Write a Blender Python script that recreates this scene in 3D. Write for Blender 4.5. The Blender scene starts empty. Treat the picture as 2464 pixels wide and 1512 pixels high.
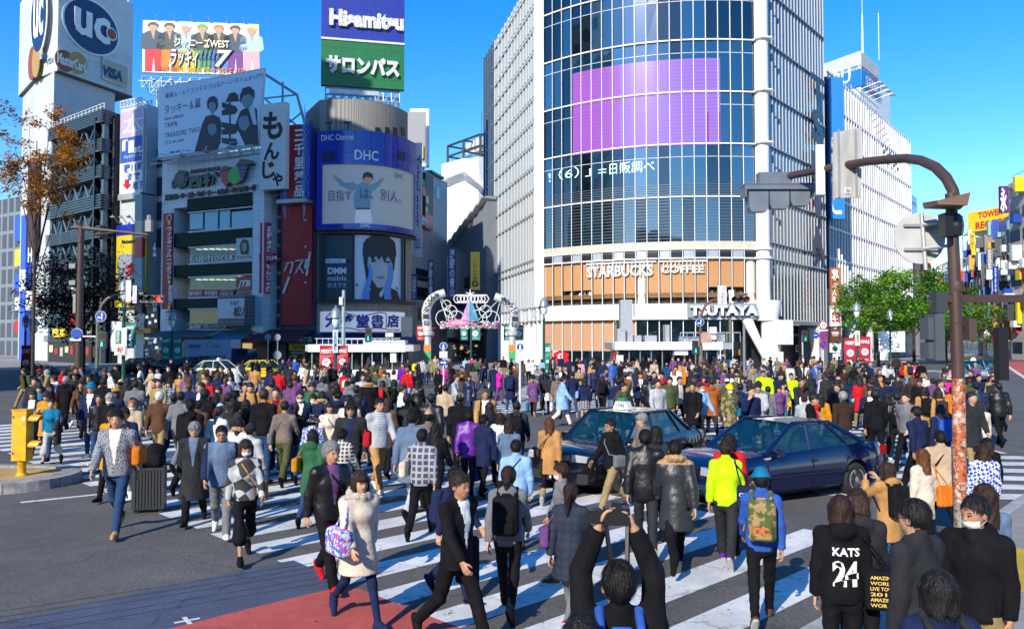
import bpy, math, random
import numpy as np
from mathutils import Matrix, Vector
R=math.radians; rnd=random.Random(7)
sc=bpy.context.scene; COL=sc.collection
# ---------------------------------------------------------------- camera, sky, sun, exposure
FZ,CX,CY,PIT,HC=1933.0,1231.5,756.0,R(1.837),3.0          # picture measured on a 2463 px wide grid
cd=bpy.data.cameras.new('camera'); cam=bpy.data.objects.new('camera',cd); COL.objects.link(cam)
cd.sensor_width=36; cd.lens=36*FZ/2463; cd.clip_end=3000; cd.clip_start=.1
cam.location=(0,0,HC); cam.rotation_euler=(R(90)+PIT,0,0); sc.camera=cam
SUN_EL,SUN_AZ=R(30),math.atan2(-.454,-.89)                 # towards the sun: behind the camera, to its left
SD=Vector((-.454*math.cos(SUN_EL),-.89*math.cos(SUN_EL),math.sin(SUN_EL))).normalized()
W=bpy.data.worlds.new('World'); sc.world=W; W.use_nodes=True
nt=W.node_tree; bg=nt.nodes['Background']; sk=nt.nodes.new('ShaderNodeTexSky'); sk.sky_type='NISHITA'
sk.sun_disc=False; sk.sun_elevation=SUN_EL; sk.sun_rotation=math.atan2(SD.x,SD.y); sk.air_density=1.0; sk.dust_density=.1; sk.ozone_density=3.0
hs=nt.nodes.new('ShaderNodeHueSaturation'); hs.inputs['Saturation'].default_value=1.42; hs.inputs['Hue'].default_value=.508
nt.links.new(sk.outputs[0],hs.inputs['Color']); nt.links.new(hs.outputs[0],bg.inputs[0]); bg.inputs[1].default_value=.15
sl=bpy.data.lights.new('sun','SUN'); sl.energy=3.8; sl.angle=R(.53); sl.color=(1,.92,.79)
so=bpy.data.objects.new('sun',sl); COL.objects.link(so); so.rotation_euler=SD.to_track_quat('Z','Y').to_euler()
sc.view_settings.view_transform='Standard'; sc.view_settings.look='None'; sc.view_settings.exposure=.74; sc.view_settings.gamma=1
try:
    sc.cycles.use_denoising=True; sc.cycles.max_bounces=6; sc.cycles.transparent_max_bounces=8; sc.cycles.caustics_reflective=False; sc.cycles.caustics_refractive=False; sc.cycles.sample_clamp_indirect=6
except Exception: pass
# ---------------------------------------------------------------- picture <-> place
def ray(u,v):
    a=(u-CX)/FZ; b=(CY-v)/FZ
    return a, math.cos(PIT)-b*math.sin(PIT), math.sin(PIT)+b*math.cos(PIT)
def P(u,v,Y):
    x,y,z=ray(u,v); return Vector((x/y*Y,Y,HC+z/y*Y))
def Gd(u,v,z0=0.):
    x,y,z=ray(u,v); t=(z0-HC)/z; return Vector((x*t,y*t,z0))
def X(u,Y): return ray(u,800)[0]/ray(u,800)[1]*Y
# ---------------------------------------------------------------- materials
MC={}
def srgb(c): return tuple((x/12.92 if x<=.04045 else ((x+.055)/1.055)**2.4) for x in c)
def hexc(h): return srgb(tuple(int(h[i:i+2],16)/255 for i in (0,2,4)))
def mat(key,col,rough=.6,metal=0.,var=.0,vs=3.,bump=0.,bs=40.,emit=0.,spec=.5,coat=0.,alpha=1.,ior=None,stretch=None,ecol=None):
    if key in MC: return MC[key]
    if isinstance(col,str): col=hexc(col)
    m=bpy.data.materials.new(key); m.use_nodes=True; n=m.node_tree.nodes; l=m.node_tree.links; b=n['Principled BSDF']
    b.inputs['Base Color'].default_value=(*col,1); b.inputs['Roughness'].default_value=rough; b.inputs['Metallic'].default_value=metal
    b.inputs['Specular IOR Level'].default_value=spec; b.inputs['Coat Weight'].default_value=coat; b.inputs['Alpha'].default_value=alpha
    if ior: b.inputs['IOR'].default_value=ior
    if emit: b.inputs['Emission Color'].default_value=(*(ecol or col),1); b.inputs['Emission Strength'].default_value=emit
    if var or bump:
        tc=n.new('ShaderNodeTexCoord'); mp=n.new('ShaderNodeMapping'); l.new(tc.outputs['Object'],mp.inputs[0])
        if stretch: mp.inputs['Scale'].default_value=stretch
        if var:
            t=n.new('ShaderNodeTexNoise'); t.inputs['Scale'].default_value=vs; t.inputs['Detail'].default_value=6; l.new(mp.outputs[0],t.inputs['Vector'])
            r=n.new('ShaderNodeMapRange'); r.inputs[1].default_value=.3; r.inputs[2].default_value=.7; r.inputs[3].default_value=1-var; r.inputs[4].default_value=1+var
            l.new(t.outputs[0],r.inputs[0]); mx=n.new('ShaderNodeMix'); mx.data_type='RGBA'; mx.blend_type='MULTIPLY'; mx.inputs[0].default_value=1
            mx.inputs[6].default_value=(*col,1); l.new(r.outputs[0],mx.inputs[7]); l.new(mx.outputs[2],b.inputs['Base Color'])
            rr=n.new('ShaderNodeMapRange'); rr.inputs[3].default_value=min(1,rough+.12); rr.inputs[4].default_value=max(.02,rough-.12); l.new(t.outputs[0],rr.inputs[0]); l.new(rr.outputs[0],b.inputs['Roughness'])
        if bump:
            t2=n.new('ShaderNodeTexNoise'); t2.inputs['Scale'].default_value=bs; t2.inputs['Detail'].default_value=4; l.new(mp.outputs[0],t2.inputs['Vector'])
            bp=n.new('ShaderNodeBump'); bp.inputs['Strength'].default_value=min(1,bump); bp.inputs['Distance'].default_value=.02; l.new(t2.outputs[0],bp.inputs['Height']); l.new(bp.outputs[0],b.inputs['Normal'])
    MC[key]=m; return m
def grid_mat(key,c1,c2,sx,sz,mort=.02,rough=.5,off=0.,var=.06):
    """tiles or panels: brick texture over local x / z"""
    if key in MC: return MC[key]
    m=mat(key,c1,rough); n=m.node_tree.nodes; l=m.node_tree.links
    tc=n.new('ShaderNodeTexCoord'); sp=n.new('ShaderNodeSeparateXYZ'); cb=n.new('ShaderNodeCombineXYZ'); l.new(tc.outputs['Object'],sp.inputs[0])
    ad=n.new('ShaderNodeMath'); ad.operation='ADD'; l.new(sp.outputs[0],ad.inputs[0]); l.new(sp.outputs[1],ad.inputs[1])
    l.new(ad.outputs[0],cb.inputs[0]); l.new(sp.outputs[2],cb.inputs[1])
    t=n.new('ShaderNodeTexBrick'); l.new(cb.outputs[0],t.inputs[0]); t.offset=off
    k=hexc(c1) if isinstance(c1,str) else c1; k2=hexc(c2) if isinstance(c2,str) else c2
    t.inputs['Color1'].default_value=(*k,1); t.inputs['Color2'].default_value=(*[x*(1-var) for x in k],1); t.inputs['Mortar'].default_value=(*k2,1)
    t.inputs['Scale'].default_value=1; t.inputs['Mortar Size'].default_value=mort; t.inputs['Brick Width'].default_value=sx; t.inputs['Row Height'].default_value=sz
    ns=n.new('ShaderNodeTexNoise'); ns.inputs['Scale'].default_value=.6; ns.inputs['Detail'].default_value=5; l.new(tc.outputs['Object'],ns.inputs[0])
    mr=n.new('ShaderNodeMapRange'); mr.inputs[3].default_value=.82; mr.inputs[4].default_value=1.1; l.new(ns.outputs[0],mr.inputs[0])
    mx=n.new('ShaderNodeMix'); mx.data_type='RGBA'; mx.blend_type='MULTIPLY'; mx.inputs[0].default_value=1; l.new(t.outputs[0],mx.inputs[6]); l.new(mr.outputs[0],mx.inputs[7])
    l.new(mx.outputs[2],m.node_tree.nodes['Principled BSDF'].inputs['Base Color'])
    return m
def glass_mat(key,tint,refl=.25,trans=0.,rough=.02,fr=.35,k=.8):
    """coated window glass: a dark tinted body that mirrors a share of what stands before it; trans lets part of the view through"""
    if key in MC: return MC[key]
    m=bpy.data.materials.new(key); m.use_nodes=True; n=m.node_tree.nodes; l=m.node_tree.links; b=n['Principled BSDF']; o=n['Material Output']
    b.inputs['Base Color'].default_value=(*hexc(tint),1); b.inputs['Roughness'].default_value=.15
    g=n.new('ShaderNodeBsdfGlossy'); g.inputs['Roughness'].default_value=rough; g.inputs['Color'].default_value=(.85,.93,1,1)
    base=b.outputs[0]
    if trans:
        tr=n.new('ShaderNodeBsdfTransparent'); tr.inputs['Color'].default_value=(.62,.8,.84,1); m1=n.new('ShaderNodeMixShader'); m1.inputs[0].default_value=trans
        l.new(b.outputs[0],m1.inputs[1]); l.new(tr.outputs[0],m1.inputs[2]); base=m1.outputs[0]
    lw=n.new('ShaderNodeLayerWeight'); lw.inputs[0].default_value=fr; ad=n.new('ShaderNodeMath'); ad.operation='MULTIPLY_ADD'; ad.use_clamp=True
    l.new(lw.outputs['Fresnel'],ad.inputs[0]); ad.inputs[1].default_value=k; ad.inputs[2].default_value=refl
    mx=n.new('ShaderNodeMixShader'); l.new(ad.outputs[0],mx.inputs[0]); l.new(base,mx.inputs[1]); l.new(g.outputs[0],mx.inputs[2]); l.new(mx.outputs[0],o.inputs[0])
    MC[key]=m; return m
# ---------------------------------------------------------------- mesh builder
class MB:
    def __init__(s): s.v=[]; s.f=[]; s.m=[]; s.warp=None; s.a=[]; s.c=[]
    def add(s,vs,fs,mi=0):
        k=len(s.v); s.a.append((k,len(s.f))); s.v+=[tuple(x) for x in vs]; s.f+=[tuple(i+k for i in f) for f in fs]; s.m+=[mi]*len(fs); return s
    def box(s,x0,x1,y0,y1,z0,z1,mi=0):
        return s.add([(x,y,z) for z in (z0,z1) for y in (y0,y1) for x in (x0,x1)],[(0,2,3,1),(4,5,7,6),(0,1,5,4),(2,6,7,3),(0,4,6,2),(1,3,7,5)],mi)
    def quad(s,a,b,c,d,mi=0): return s.add([a,b,c,d],[(0,1,2,3)],mi)
    def tube(s,pts,r,n=8,mi=0):
        pts=[Vector(p) for p in pts]; k=len(pts); rs=r if isinstance(r,(list,tuple)) else [r]*k; vs=[]; up=None
        for i,p in enumerate(pts):
            d=(pts[min(i+1,k-1)]-pts[max(i-1,0)]).normalized()
            if up is None: up=Vector((0,0,1)) if abs(d.z)<.9 else Vector((0,1,0))
            a=up.cross(d)
            if a.length<1e-4: a=Vector((1,0,0)).cross(d)
            a.normalize(); b=d.cross(a).normalized(); up=b
            vs+=[p+(a*math.cos(t)+b*math.sin(t))*rs[i] for t in [2*math.pi*j/n for j in range(n)]]
        fs=[(i*n+j,i*n+(j+1)%n,(i+1)*n+(j+1)%n,(i+1)*n+j) for i in range(k-1) for j in range(n)]
        fs+=[tuple(range(n))[::-1],tuple((k-1)*n+j for j in range(n))]
        return s.add(vs,fs,mi)
    def lathe(s,prof,c=(0,0,0),n=16,mi=0,ax='z'):
        vs=[]; c=Vector(c)
        for r,z in prof:
            for j in range(n):
                t=2*math.pi*j/n; a,b=r*math.cos(t),r*math.sin(t)
                vs.append(c+Vector((a,b,z) if ax=='z' else ((a,z,b) if ax=='y' else (z,a,b))))
        k=len(prof); fs=[(i*n+j,i*n+(j+1)%n,(i+1)*n+(j+1)%n,(i+1)*n+j) for i in range(k-1) for j in range(n)]
        fs+=[tuple(range(n))[::-1],tuple((k-1)*n+j for j in range(n))]
        return s.add(vs,fs,mi)
    def prism(s,poly,y0,y1,mi=0):
        """outline in x/z given thickness along y"""
        n=len(poly); vs=[(x,y0,z) for x,z in poly]+[(x,y1,z) for x,z in poly]
        return s.add(vs,[tuple(range(n)),tuple(range(n,2*n))[::-1]]+[(i,(i+1)%n,(i+1)%n+n,i+n) for i in range(n)],mi)
    def slab(s,poly,z0,z1,mi=0):
        n=len(poly); vs=[(x,y,z0) for x,y in poly]+[(x,y,z1) for x,y in poly]
        return s.add(vs,[tuple(range(n))[::-1],tuple(range(n,2*n))]+[(i,(i+1)%n,(i+1)%n+n,i+n) for i in range(n)],mi)
    def disc(s,x,z,r,y0,y1,mi=0,n=28,rz=None):
        rz=rz or r; return s.prism([(x+r*math.cos(2*math.pi*i/n),z+rz*math.sin(2*math.pi*i/n)) for i in range(n)],y0,y1,mi)
    def text(s,t,x0,x1,z0,z1,y,mi=0,bold=0.,thick=.0,vert=False,shear=0.,keep=False,extra=None):
        """letters stretched into the box x0..x1 / z0..z1 on the plane y (towards -y)"""
        c=bpy.data.curves.new('lettering','FONT'); c.body='\n'.join(t) if vert else t; c.offset=bold; c.resolution_u=2; c.shear=shear
        if vert: c.align_x='CENTER'; c.space_line=.95
        o=bpy.data.objects.new('lettering',c); m=o.to_mesh(); vs=np.array([v.co[:2] for v in m.vertices]) if len(m.vertices) else np.zeros((1,2)); fs=[tuple(p.vertices) for p in m.polygons]
        o.to_mesh_clear(); bpy.data.objects.remove(o); bpy.data.curves.remove(c)
        if not fs: return s
        lo,hi=vs.min(0),vs.max(0); sp=np.maximum(hi-lo,1e-4); kx,kz=(x1-x0)/sp[0],(z1-z0)/sp[1]
        if keep: kx=kz=min(abs(kx),abs(kz))*1.; x0=(x0+x1)/2-kx*sp[0]/2; z0=(z0+z1)/2-kz*sp[1]/2
        q=(vs-lo)*[kx,kz]+[x0,z0]
        if not thick: return s.add([(a,y,b) for a,b in q],fs,mi)
        n=len(q); ed={}
        for f in fs:
            for i in range(len(f)):
                e=(f[i],f[(i+1)%len(f)])
                if (e[1],e[0]) in ed: ed.pop((e[1],e[0]))
                else: ed[e]=1
        return s.add([(a,y-thick,b) for a,b in q]+[(a,y,b) for a,b in q],fs+[(b,a,a+n,b+n) for a,b in ed],mi)
    def cut(s): s.c.append((len(s.v),len(s.f)))
    def parts(s,name,mats,parent=None,smooth=False):
        """one object for each piece: between cuts, or for each shape added"""
        c=(([(0,0)]+s.c) if s.c else list(s.a))+[(len(s.v),len(s.f))]
        for (v0,f0),(v1,f1) in zip(c,c[1:]):
            if f1>f0: p=MB(); p.warp=s.warp; p.v=s.v[v0:v1]; p.f=[tuple(i-v0 for i in f) for f in s.f[f0:f1]]; p.m=s.m[f0:f1]; p.build(name,mats,parent,smooth)
    def build(s,name,mats,parent=None,smooth=False,loc=None):
        v=[s.warp(p) for p in s.v] if s.warp else s.v
        me=bpy.data.meshes.new(name); me.from_pydata(v,[],s.f); mats=mats if isinstance(mats,(list,tuple)) else [mats]
        for m in mats: me.materials.append(m)
        if len(mats)>1: me.polygons.foreach_set('material_index',s.m)
        if smooth: me.polygons.foreach_set('use_smooth',[True]*len(s.f)); me.set_sharp_from_angle(angle=R(40))
        o=bpy.data.objects.new(name,me); COL.objects.link(o)
        if parent is not None: o.parent=parent
        if loc is not None: o.location=loc
        return o
def tag(o,label=None,cat=None,group=None,kind=None):
    if label: o['label']=label
    if cat: o['category']=cat
    if group: o['group']=group
    if kind: o['kind']=kind
    return o
def thing(name,label,cat,loc=(0,0,0),rz=0.,group=None):
    o=bpy.data.objects.new(name,None); COL.objects.link(o); o.location=loc; o.rotation_euler=(0,0,rz); o.empty_display_size=.3
    return tag(o,label,cat,group)
def clone(o,parent=None,loc=None,rz=None,label=None,group=None):
    c=o.copy(); COL.objects.link(c)
    if parent is not None: c.parent=parent
    if loc is not None: c.location=loc
    if rz is not None: c.rotation_euler=(0,0,rz)
    if label: c['label']=label
    if group: c['group']=group
    for k in list(o.children): clone(k,c)
    return c
class Fr:
    """a facade: local x runs along it from A to B, local -y faces the square, z up; bulge swells it outwards"""
    def __init__(s,u1,Y1,u2,Y2,bulge=0.):
        s.A=Vector((X(u1,Y1),Y1,0)); B=Vector((X(u2,Y2),Y2,0)); d=B-s.A; s.W=d.length; s.rz=math.atan2(d.y,d.x); s.b=bulge
        s.M=Matrix.Rotation(-s.rz,4,'Z')@Matrix.Translation(-s.A); s.o=s.M@Vector((0,0,HC)); s.R3=Matrix.Rotation(-s.rz,3,'Z')
    def yb(s,x): t=2*x/s.W-1; return -s.b*(1-t*t)
    def q(s,u,v,y=0.):
        d=s.R3@Vector(ray(u,v)); yy=y; x=s.W/2
        for _ in range(8 if s.b else 1):
            if s.b: yy=y+s.yb(min(max(x,-1),s.W+1))
            t=(yy-s.o.y)/d.y; x=s.o.x+d.x*t
        return x,s.o.z+d.z*t
    def warp(s,p): return (p[0],p[1]+s.yb(p[0]),p[2])
    def mb(s):
        m=MB(); m.warp=s.warp if s.b else None; return m
    def thing(s,name,label,cat,group=None): return thing(name,label,cat,s.A,s.rz,group)
    def rect(s,u1,v1,u2,v2,y=0.):
        """box of a picture rectangle on the facade: x0,x1,z0,z1 (from its upper left and lower right corners)"""
        a=s.q(u1,v1,y); b=s.q(u2,v2,y); c=s.q(u1,v2,y); d=s.q(u2,v1,y)
        return (a[0]+c[0])/2,(b[0]+d[0])/2,(b[1]+c[1])/2,(a[1]+d[1])/2
# common finishes
WHITE=mat('white_paint',(.78,.79,.78),.45,var=.06,vs=1.2); OFFW=mat('aged_white_panel',(.62,.63,.62),.55,var=.1,vs=.8)
STEEL=mat('brushed_steel',(.5,.52,.54),.35,.8,var=.1); GALV=mat('galvanised_steel',(.45,.47,.48),.5,.6,var=.12); DSTEEL=mat('dark_grey_steel',(.06,.065,.07),.45,.3,var=.1)
BLK=mat('black_paint',(.012,.012,.014),.4); RUBBER=mat('tyre_rubber',(.018,.018,.019),.8,bump=.3); CONC=mat('concrete',(.34,.34,.33),.85,var=.14,vs=1.5,bump=.3)
BLUE=mat('sign_blue',(.012,.055,.36),.35,var=.05); RED=mat('sign_red',(.5,.012,.025),.4,var=.06); YEL=mat('sign_yellow',(.8,.56,.01),.4,var=.05); GRN=mat('banner_green',(.01,.2,.13),.5,var=.06)
BROWN=mat('brown_pole_paint',(.062,.034,.03),.5,var=.2,vs=2.,bump=.15); SGREEN=mat('green_pole_paint',(.015,.085,.075),.45,.2,var=.15); NAVY=mat('letter_navy',(.012,.03,.16),.4)
PW=mat('paper_white',(.8,.8,.8),.55); WARM=mat('lit_lamp_warm',(1,.8,.5),.4,emit=1.2); GREYP=mat('grey_plastic',(.22,.23,.24),.4,var=.08)
# ---------------------------------------------------------------- ground, road paint, pavements
def road_mat(key,col,spk=.5,wear=None,coarse=55.):
    m=mat(key,col,.85); n=m.node_tree.nodes; l=m.node_tree.links; b=n['Principled BSDF']
    tc=n.new('ShaderNodeTexCoord')
    def noise(sc_,d=4,ro=.6):
        t=n.new('ShaderNodeTexNoise'); t.inputs['Scale'].default_value=sc_; t.inputs['Detail'].default_value=d; t.inputs['Roughness'].default_value=ro; l.new(tc.outputs['Object'],t.inputs['Vector']); return t
    def rng(src,a,b_,c,d):
        r=n.new('ShaderNodeMapRange'); r.inputs[1].default_value=a; r.inputs[2].default_value=b_; r.inputs[3].default_value=c; r.inputs[4].default_value=d; l.new(src,r.inputs[0]); return r.outputs[0]
    def mul(a,b_):
        x=n.new('ShaderNodeMath'); x.operation='MULTIPLY'; l.new(a,x.inputs[0]); l.new(b_,x.inputs[1]); return x.outputs[0]
    f=mul(rng(noise(coarse*.42,2,.9).outputs[0],.3,.7,1-spk*.6,1+spk*.6),rng(noise(coarse*1.5,2).outputs[0],.3,.7,1-spk*.5,1+spk*.5)); f=mul(f,rng(noise(.35,8,.65).outputs[0],.3,.7,.7,1.22))
    nz=noise(1.2,4); va=n.new('ShaderNodeVectorMath'); va.operation='MULTIPLY_ADD'; va.inputs[1].default_value=(.9,.9,.9); l.new(nz.outputs[1],va.inputs[0]); l.new(tc.outputs['Object'],va.inputs[2]); ck=n.new('ShaderNodeTexVoronoi'); ck.feature='DISTANCE_TO_EDGE'; ck.inputs['Scale'].default_value=.42; l.new(va.outputs[0],ck.inputs['Vector']); f=mul(f,rng(ck.outputs['Distance'],.0,.012,.62,1))
    f=mul(f,rng(noise(2.2,9,.8).outputs[0],.32,.68,.8,1.18))
    if wear is not None:
        w=rng(noise(5.,9,.75).outputs[0],wear,wear+.05,0,1); w2=rng(noise(38.,4,.7).outputs[0],.30,.38,.25,1); w=mul(w,w2)
        mx=n.new('ShaderNodeMix'); mx.data_type='RGBA'; l.new(w,mx.inputs[0]); mx.inputs[6].default_value=(.075,.076,.08,1); mx.inputs[7].default_value=(*(hexc(col) if isinstance(col,str) else col),1); src=mx.outputs[2]
        vo=n.new('ShaderNodeTexVoronoi'); vo.inputs['Scale'].default_value=2.6; l.new(tc.outputs['Object'],vo.inputs['Vector']); f=mul(f,rng(vo.outputs['Distance'],.045,.06,.12,1))
    else: src=None
    m2=n.new('ShaderNodeMix'); m2.data_type='RGBA'; m2.blend_type='MULTIPLY'; m2.inputs[0].default_value=1; m2.inputs[6].default_value=(*(hexc(col) if isinstance(col,str) else col),1)
    if src: l.new(src,m2.inputs[6])
    l.new(f,m2.inputs[7]); l.new(m2.outputs[2],b.inputs['Base Color'])
    bp=n.new('ShaderNodeBump'); bp.inputs['Strength'].default_value=.5; bp.inputs['Distance'].default_value=.01; l.new(noise(coarse*1.6,3).outputs[0],bp.inputs['Height']); l.new(bp.outputs[0],b.inputs['Normal'])
    return m
ASPH=road_mat('asphalt',(.1,.096,.09),.75); PAINT=road_mat('road_paint_white',(.66,.67,.66),.08,.36); REDP=road_mat('road_paint_red',(.47,.085,.068),.18,.3); SLATE=road_mat('slate_road_coating',(.062,.078,.125),.3,.27)
YPAINT=road_mat('road_paint_yellow',(.6,.4,.02),.12,.33)
PAVE=grid_mat('pavement_slabs',(.3,.28,.26),(.16,.15,.14),.6,.3,.012,.85,.5,.12); KERB=mat('kerb_stone',(.33,.33,.32),.85,var=.2,vs=4,bump=.3)
g=MB().quad((-1500,-800,0),(1500,-800,0),(1500,2200,0),(-1500,2200,0)); tag(g.build('road',ASPH),kind='structure')
def sheet(name,polys,m,z):
    b=MB()
    for p in polys: b.add([(a[0],a[1],z) for a in p],[tuple(range(len(p)))])
    return tag(b.build(name,m),kind='structure')
def zebra(name,p0,wd,sd,n0,n1,pitch,wid,length,z=.004,skew=0.):
    wd=Vector(wd).normalized(); sd=Vector(sd).normalized(); p0=Vector(p0); ps=[]
    for i in range(n0,n1):
        a=p0+wd*(i*pitch); b=a+wd*wid; ps.append([tuple(a),tuple(b),tuple(b+sd*(length+skew*i)),tuple(a+sd*(length+skew*i))])
    return sheet(name,[[p[3],p[2],p[1],p[0]] for p in ps],PAINT,z)
# the near crossing: white bars laid along (.71,.70); people walk between lower right and upper left
zebra('crosswalk_near',(-.62,8.42),(-.70,.714),(.714,.70),-9,26,1.045,.56,6.9)
zebra('crosswalk_right',(6.0,15.7),(-.04,1),(1,-.13),0,40,1.12,.6,7.5)
zebra('crosswalk_diagonal',(-3.0,20.),(.12,1),(.98,.2),12,34,1.1,.55,6.5)
zebra('crosswalk_left',(-26,46),(.35,.94),(.97,.22),0,15,1.1,.55,16)
zebra('crosswalk_up_the_street',(34,78),(.9,-.2),(.25,1),0,14,.95,.5,4)
def gp(*uv): return [tuple(Gd(u,v))[:2] for u,v in uv]
def GP(l): return gp(*l)
# coloured coatings in the corner, below the first bars
sheet('bus_bay_red',[GP([(380,1519),(641,1453),(802,1415),(862,1415),(1115,1513),(1180,1560),(400,1640)])],REDP,.006)
sheet('slate_band',[GP([(30,1491),(644,1358),(706,1347),(862,1415),(802,1415),(641,1453),(380,1519),(-120,1640),(-260,1560)])],SLATE,.0045)
q0=Gd(420,1430); q1=Gd(700,1385); dd=(q1-q0).normalized(); ee=Vector((-dd.y,dd.x,0))
sheet('coating_seam',[[tuple(q0+dd*a+ee*(o+w))[:2] for a,w in ((-7,0),(2.6,0),(2.6,.012),(-7,.012))] for o in (-.5,-.28,.0,.2,.42)],mat('seam_dark',(.03,.033,.05),.8),.0075)
x0=Gd(450,1493); b=MB()
for a in (.6,2.2):
    d=Vector((math.cos(a),math.sin(a),0)); e=Vector((-d.y,d.x,0)); b.quad(*[x0+d*s*.13+e*t*.025+Vector((0,0,.009 if a<1 else .010)) for s,t in ((-1,-1),(1,-1),(1,1),(-1,1))])
tag(b.build('white_cross_mark',PAINT),kind='structure')
ln=[]
for (u1,v1,u2,v2,w) in ((49,1208,250,1187,.13),(440,905,700,930,.15),(0,0,0,0,0)):
    if w:
        a,c=Gd(u1,v1),Gd(u2,v2); d=(c-a).normalized(); e=Vector((-d.y,d.x,0))*w/2; ln.append([tuple(p)[:2] for p in (a-e,c-e,c+e,a+e)])
for i in range(9): ln.append([(19+i*5.5,56+i*9),(19.15+i*5.5,56+i*9),(21+i*5.5,60.+i*9),(20.85+i*5.5,60.+i*9)])
ln.append([(27,40),(27.3,40),(66,108),(65.6,108)])
sheet('lane_lines',ln,PAINT,.004)
sheet('bus_lane_red',[[(27.5,40),(33,40),(76,112),(67,112)],[(17,50),(21,50),(30,64),(25.,64)]],REDP,.003)
def pavement(name,poly,h=.15,kw=.2):
    """raised slabs with a kerb stone all round"""
    n=len(poly); c=[Vector((*p,0)) for p in poly]; inn=[]
    for i in range(n):
        a,b_,d=c[i-1],c[i],c[(i+1)%n]; e1=(b_-a).normalized(); e2=(d-b_).normalized(); n1=Vector((-e1.y,e1.x,0)); n2=Vector((-e2.y,e2.x,0)); m=(n1+n2); m=m/max(.3,m.length_squared)*2
        inn.append(b_+m*kw)
    k=MB(); k.add([(p.x,p.y,0) for p in c]+[(p.x,p.y,h) for p in c]+[(p.x,p.y,h) for p in inn],[(i,(i+1)%n,(i+1)%n+n,i+n) for i in range(n)]+[(i+n,(i+1)%n+n,(i+1)%n+2*n,i+2*n) for i in range(n)])
    tag(k.build(name+'_kerb',KERB),kind='structure'); s=MB(); s.add([(p.x,p.y,h-.003) for p in inn],[tuple(range(n))]); tag(s.build(name,PAVE),kind='structure')
pavement('pavement_corner',[(2.6,7.8),(2.6,-8),(30,-8),(30,25),(14.5,20.5),(6.35,11.6)])
pavement('pavement_west',[(-120,78),(-40,77.),(-27,72),(-20.5,70.5),(-9,72.5),(-5,80),(-5,150),(-120,150)])
pavement('pavement_island',[(-3.2,82),(-1.5,72),(4,67.5),(14,66),(22.5,65.8),(28,70),(36.5,80),(58,112),(100,170),(90,200),(-3.2,160)])
pavement('pavement_east',[(45,62),(120,62),(160,200),(107,165),(70,105)])
sheet('tactile_strip',[[(5.2,9.2),(6.6,9.2),(7.3,11.),(6.35,11.3)],],YPAINT,.152)
sheet('tactile_paving',[[(-1,71.3),(6,68.9),(6,69.8),(-1,72.2)],[(6,68.9),(9.4,69.8),(9.0,71.2),(6,69.8)],[(15,67.4),(22,67.2),(22,68.),(15,68.2)]],YPAINT,.153)
# round-ended traffic island on the left with its yellow signal box
def island():
    t=thing('traffic_island','low round ended stone kerb island with sandy top under the yellow box','traffic island',(-10.55,16.95,0))
    out=[(1.35*math.cos(a),1.35*math.sin(a)) for a in [R(-90+180*i/20) for i in range(21)]]+[(-5,1.35),(-5,-1.35)]
    inn=[(x*.72 if x>0 else x,y*.72) for x,y in out]; n=len(out); b=MB()
    b.add([(x*1.02,y*1.02,0) for x,y in out]+[(x,y,.2) for x,y in out]+[(x,y,.22) for x,y in inn]+[(x,y,.17) for x,y in inn],[(i+k*n,(i+1)%n+k*n,(i+1)%n+k*n+n,i+k*n+n) for k in range(3) for i in range(n)])
    b.build('kerb_ring',mat('island_kerb',(.28,.27,.25),.9,var=.35,vs=5,bump=.5),t)
    MB().add([(x,y,.18) for x,y in inn],[tuple(range(n))]).build('sand_bed',mat('sandy_top',(.42,.27,.1),.9,var=.25,vs=3,bump=.4),t)
    k=MB()
    for i in range(3,20,5): k.add([(out[i][0]*1.024,out[i][1]*1.024,.0),(out[i][0]*1.004,out[i][1]*1.004,.202),(out[i+1][0]*.1+out[i][0]*.904,out[i+1][1]*.1+out[i][1]*.904,.202),(out[i+1][0]*.1+out[i][0]*.924,out[i+1][1]*.1+out[i][1]*.924,.0)],[(0,1,2,3)])
    k.build('joint',mat('mortar_joint',(.16,.15,.14),.9),t)
    y=mat('yellow_weathered_enamel',(.66,.36,.012),.45,var=.3,vs=6,bump=.1)
    t=thing('signal_box','yellow steel island lamp box with two hooded lamps on a stubby post','traffic light',(-10.25,16.9,.18))
    b=MB(); b.box(-.15,.15,-.13,.13,.32,1.36); b.box(-.165,.165,-.145,.145,1.36,1.38); b.build('cabinet',y,t)
    b=MB(); b.lathe([(.115,0),(.115,.02),(.085,.05),(.08,.25),(.1,.3),(.15,.325)],n=16); b.build('post',y,t,True)
    for z in (.62,1.16):
        b=MB(); n=14; vs=[]
        for k,(r,xx) in enumerate(((.1,.15),(.11,.27),(.095,.36))):
            for i in range(n+1):
                a=R(-10+200*i/n); vs.append((xx+(0.05*math.sin(a) if k==2 else 0),r*math.cos(a),z+r*math.sin(a)))
        b.add(vs,[(k*(n+1)+i,k*(n+1)+i+1,(k+1)*(n+1)+i+1,(k+1)*(n+1)+i) for k in range(2) for i in range(n)]); h=b.build('lamp_hood',y,t,True)
        b=MB(); b.lathe([(.085,.151),(.08,.175),(.0,.19)],(0,0,z),14,0,'x'); b.build('lens',mat('amber_lens',(.5,.2,.01),.2),h,True)
    b=MB(); b.box(-.13,-.10,-.136,-.13,.45,.5); b.box(-.13,-.10,-.136,-.13,1.2,1.25); b.box(.06,.12,-.134,-.13,1.16,1.22,1); b.build('hinge',[DSTEEL,PW],t)
island()
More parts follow.
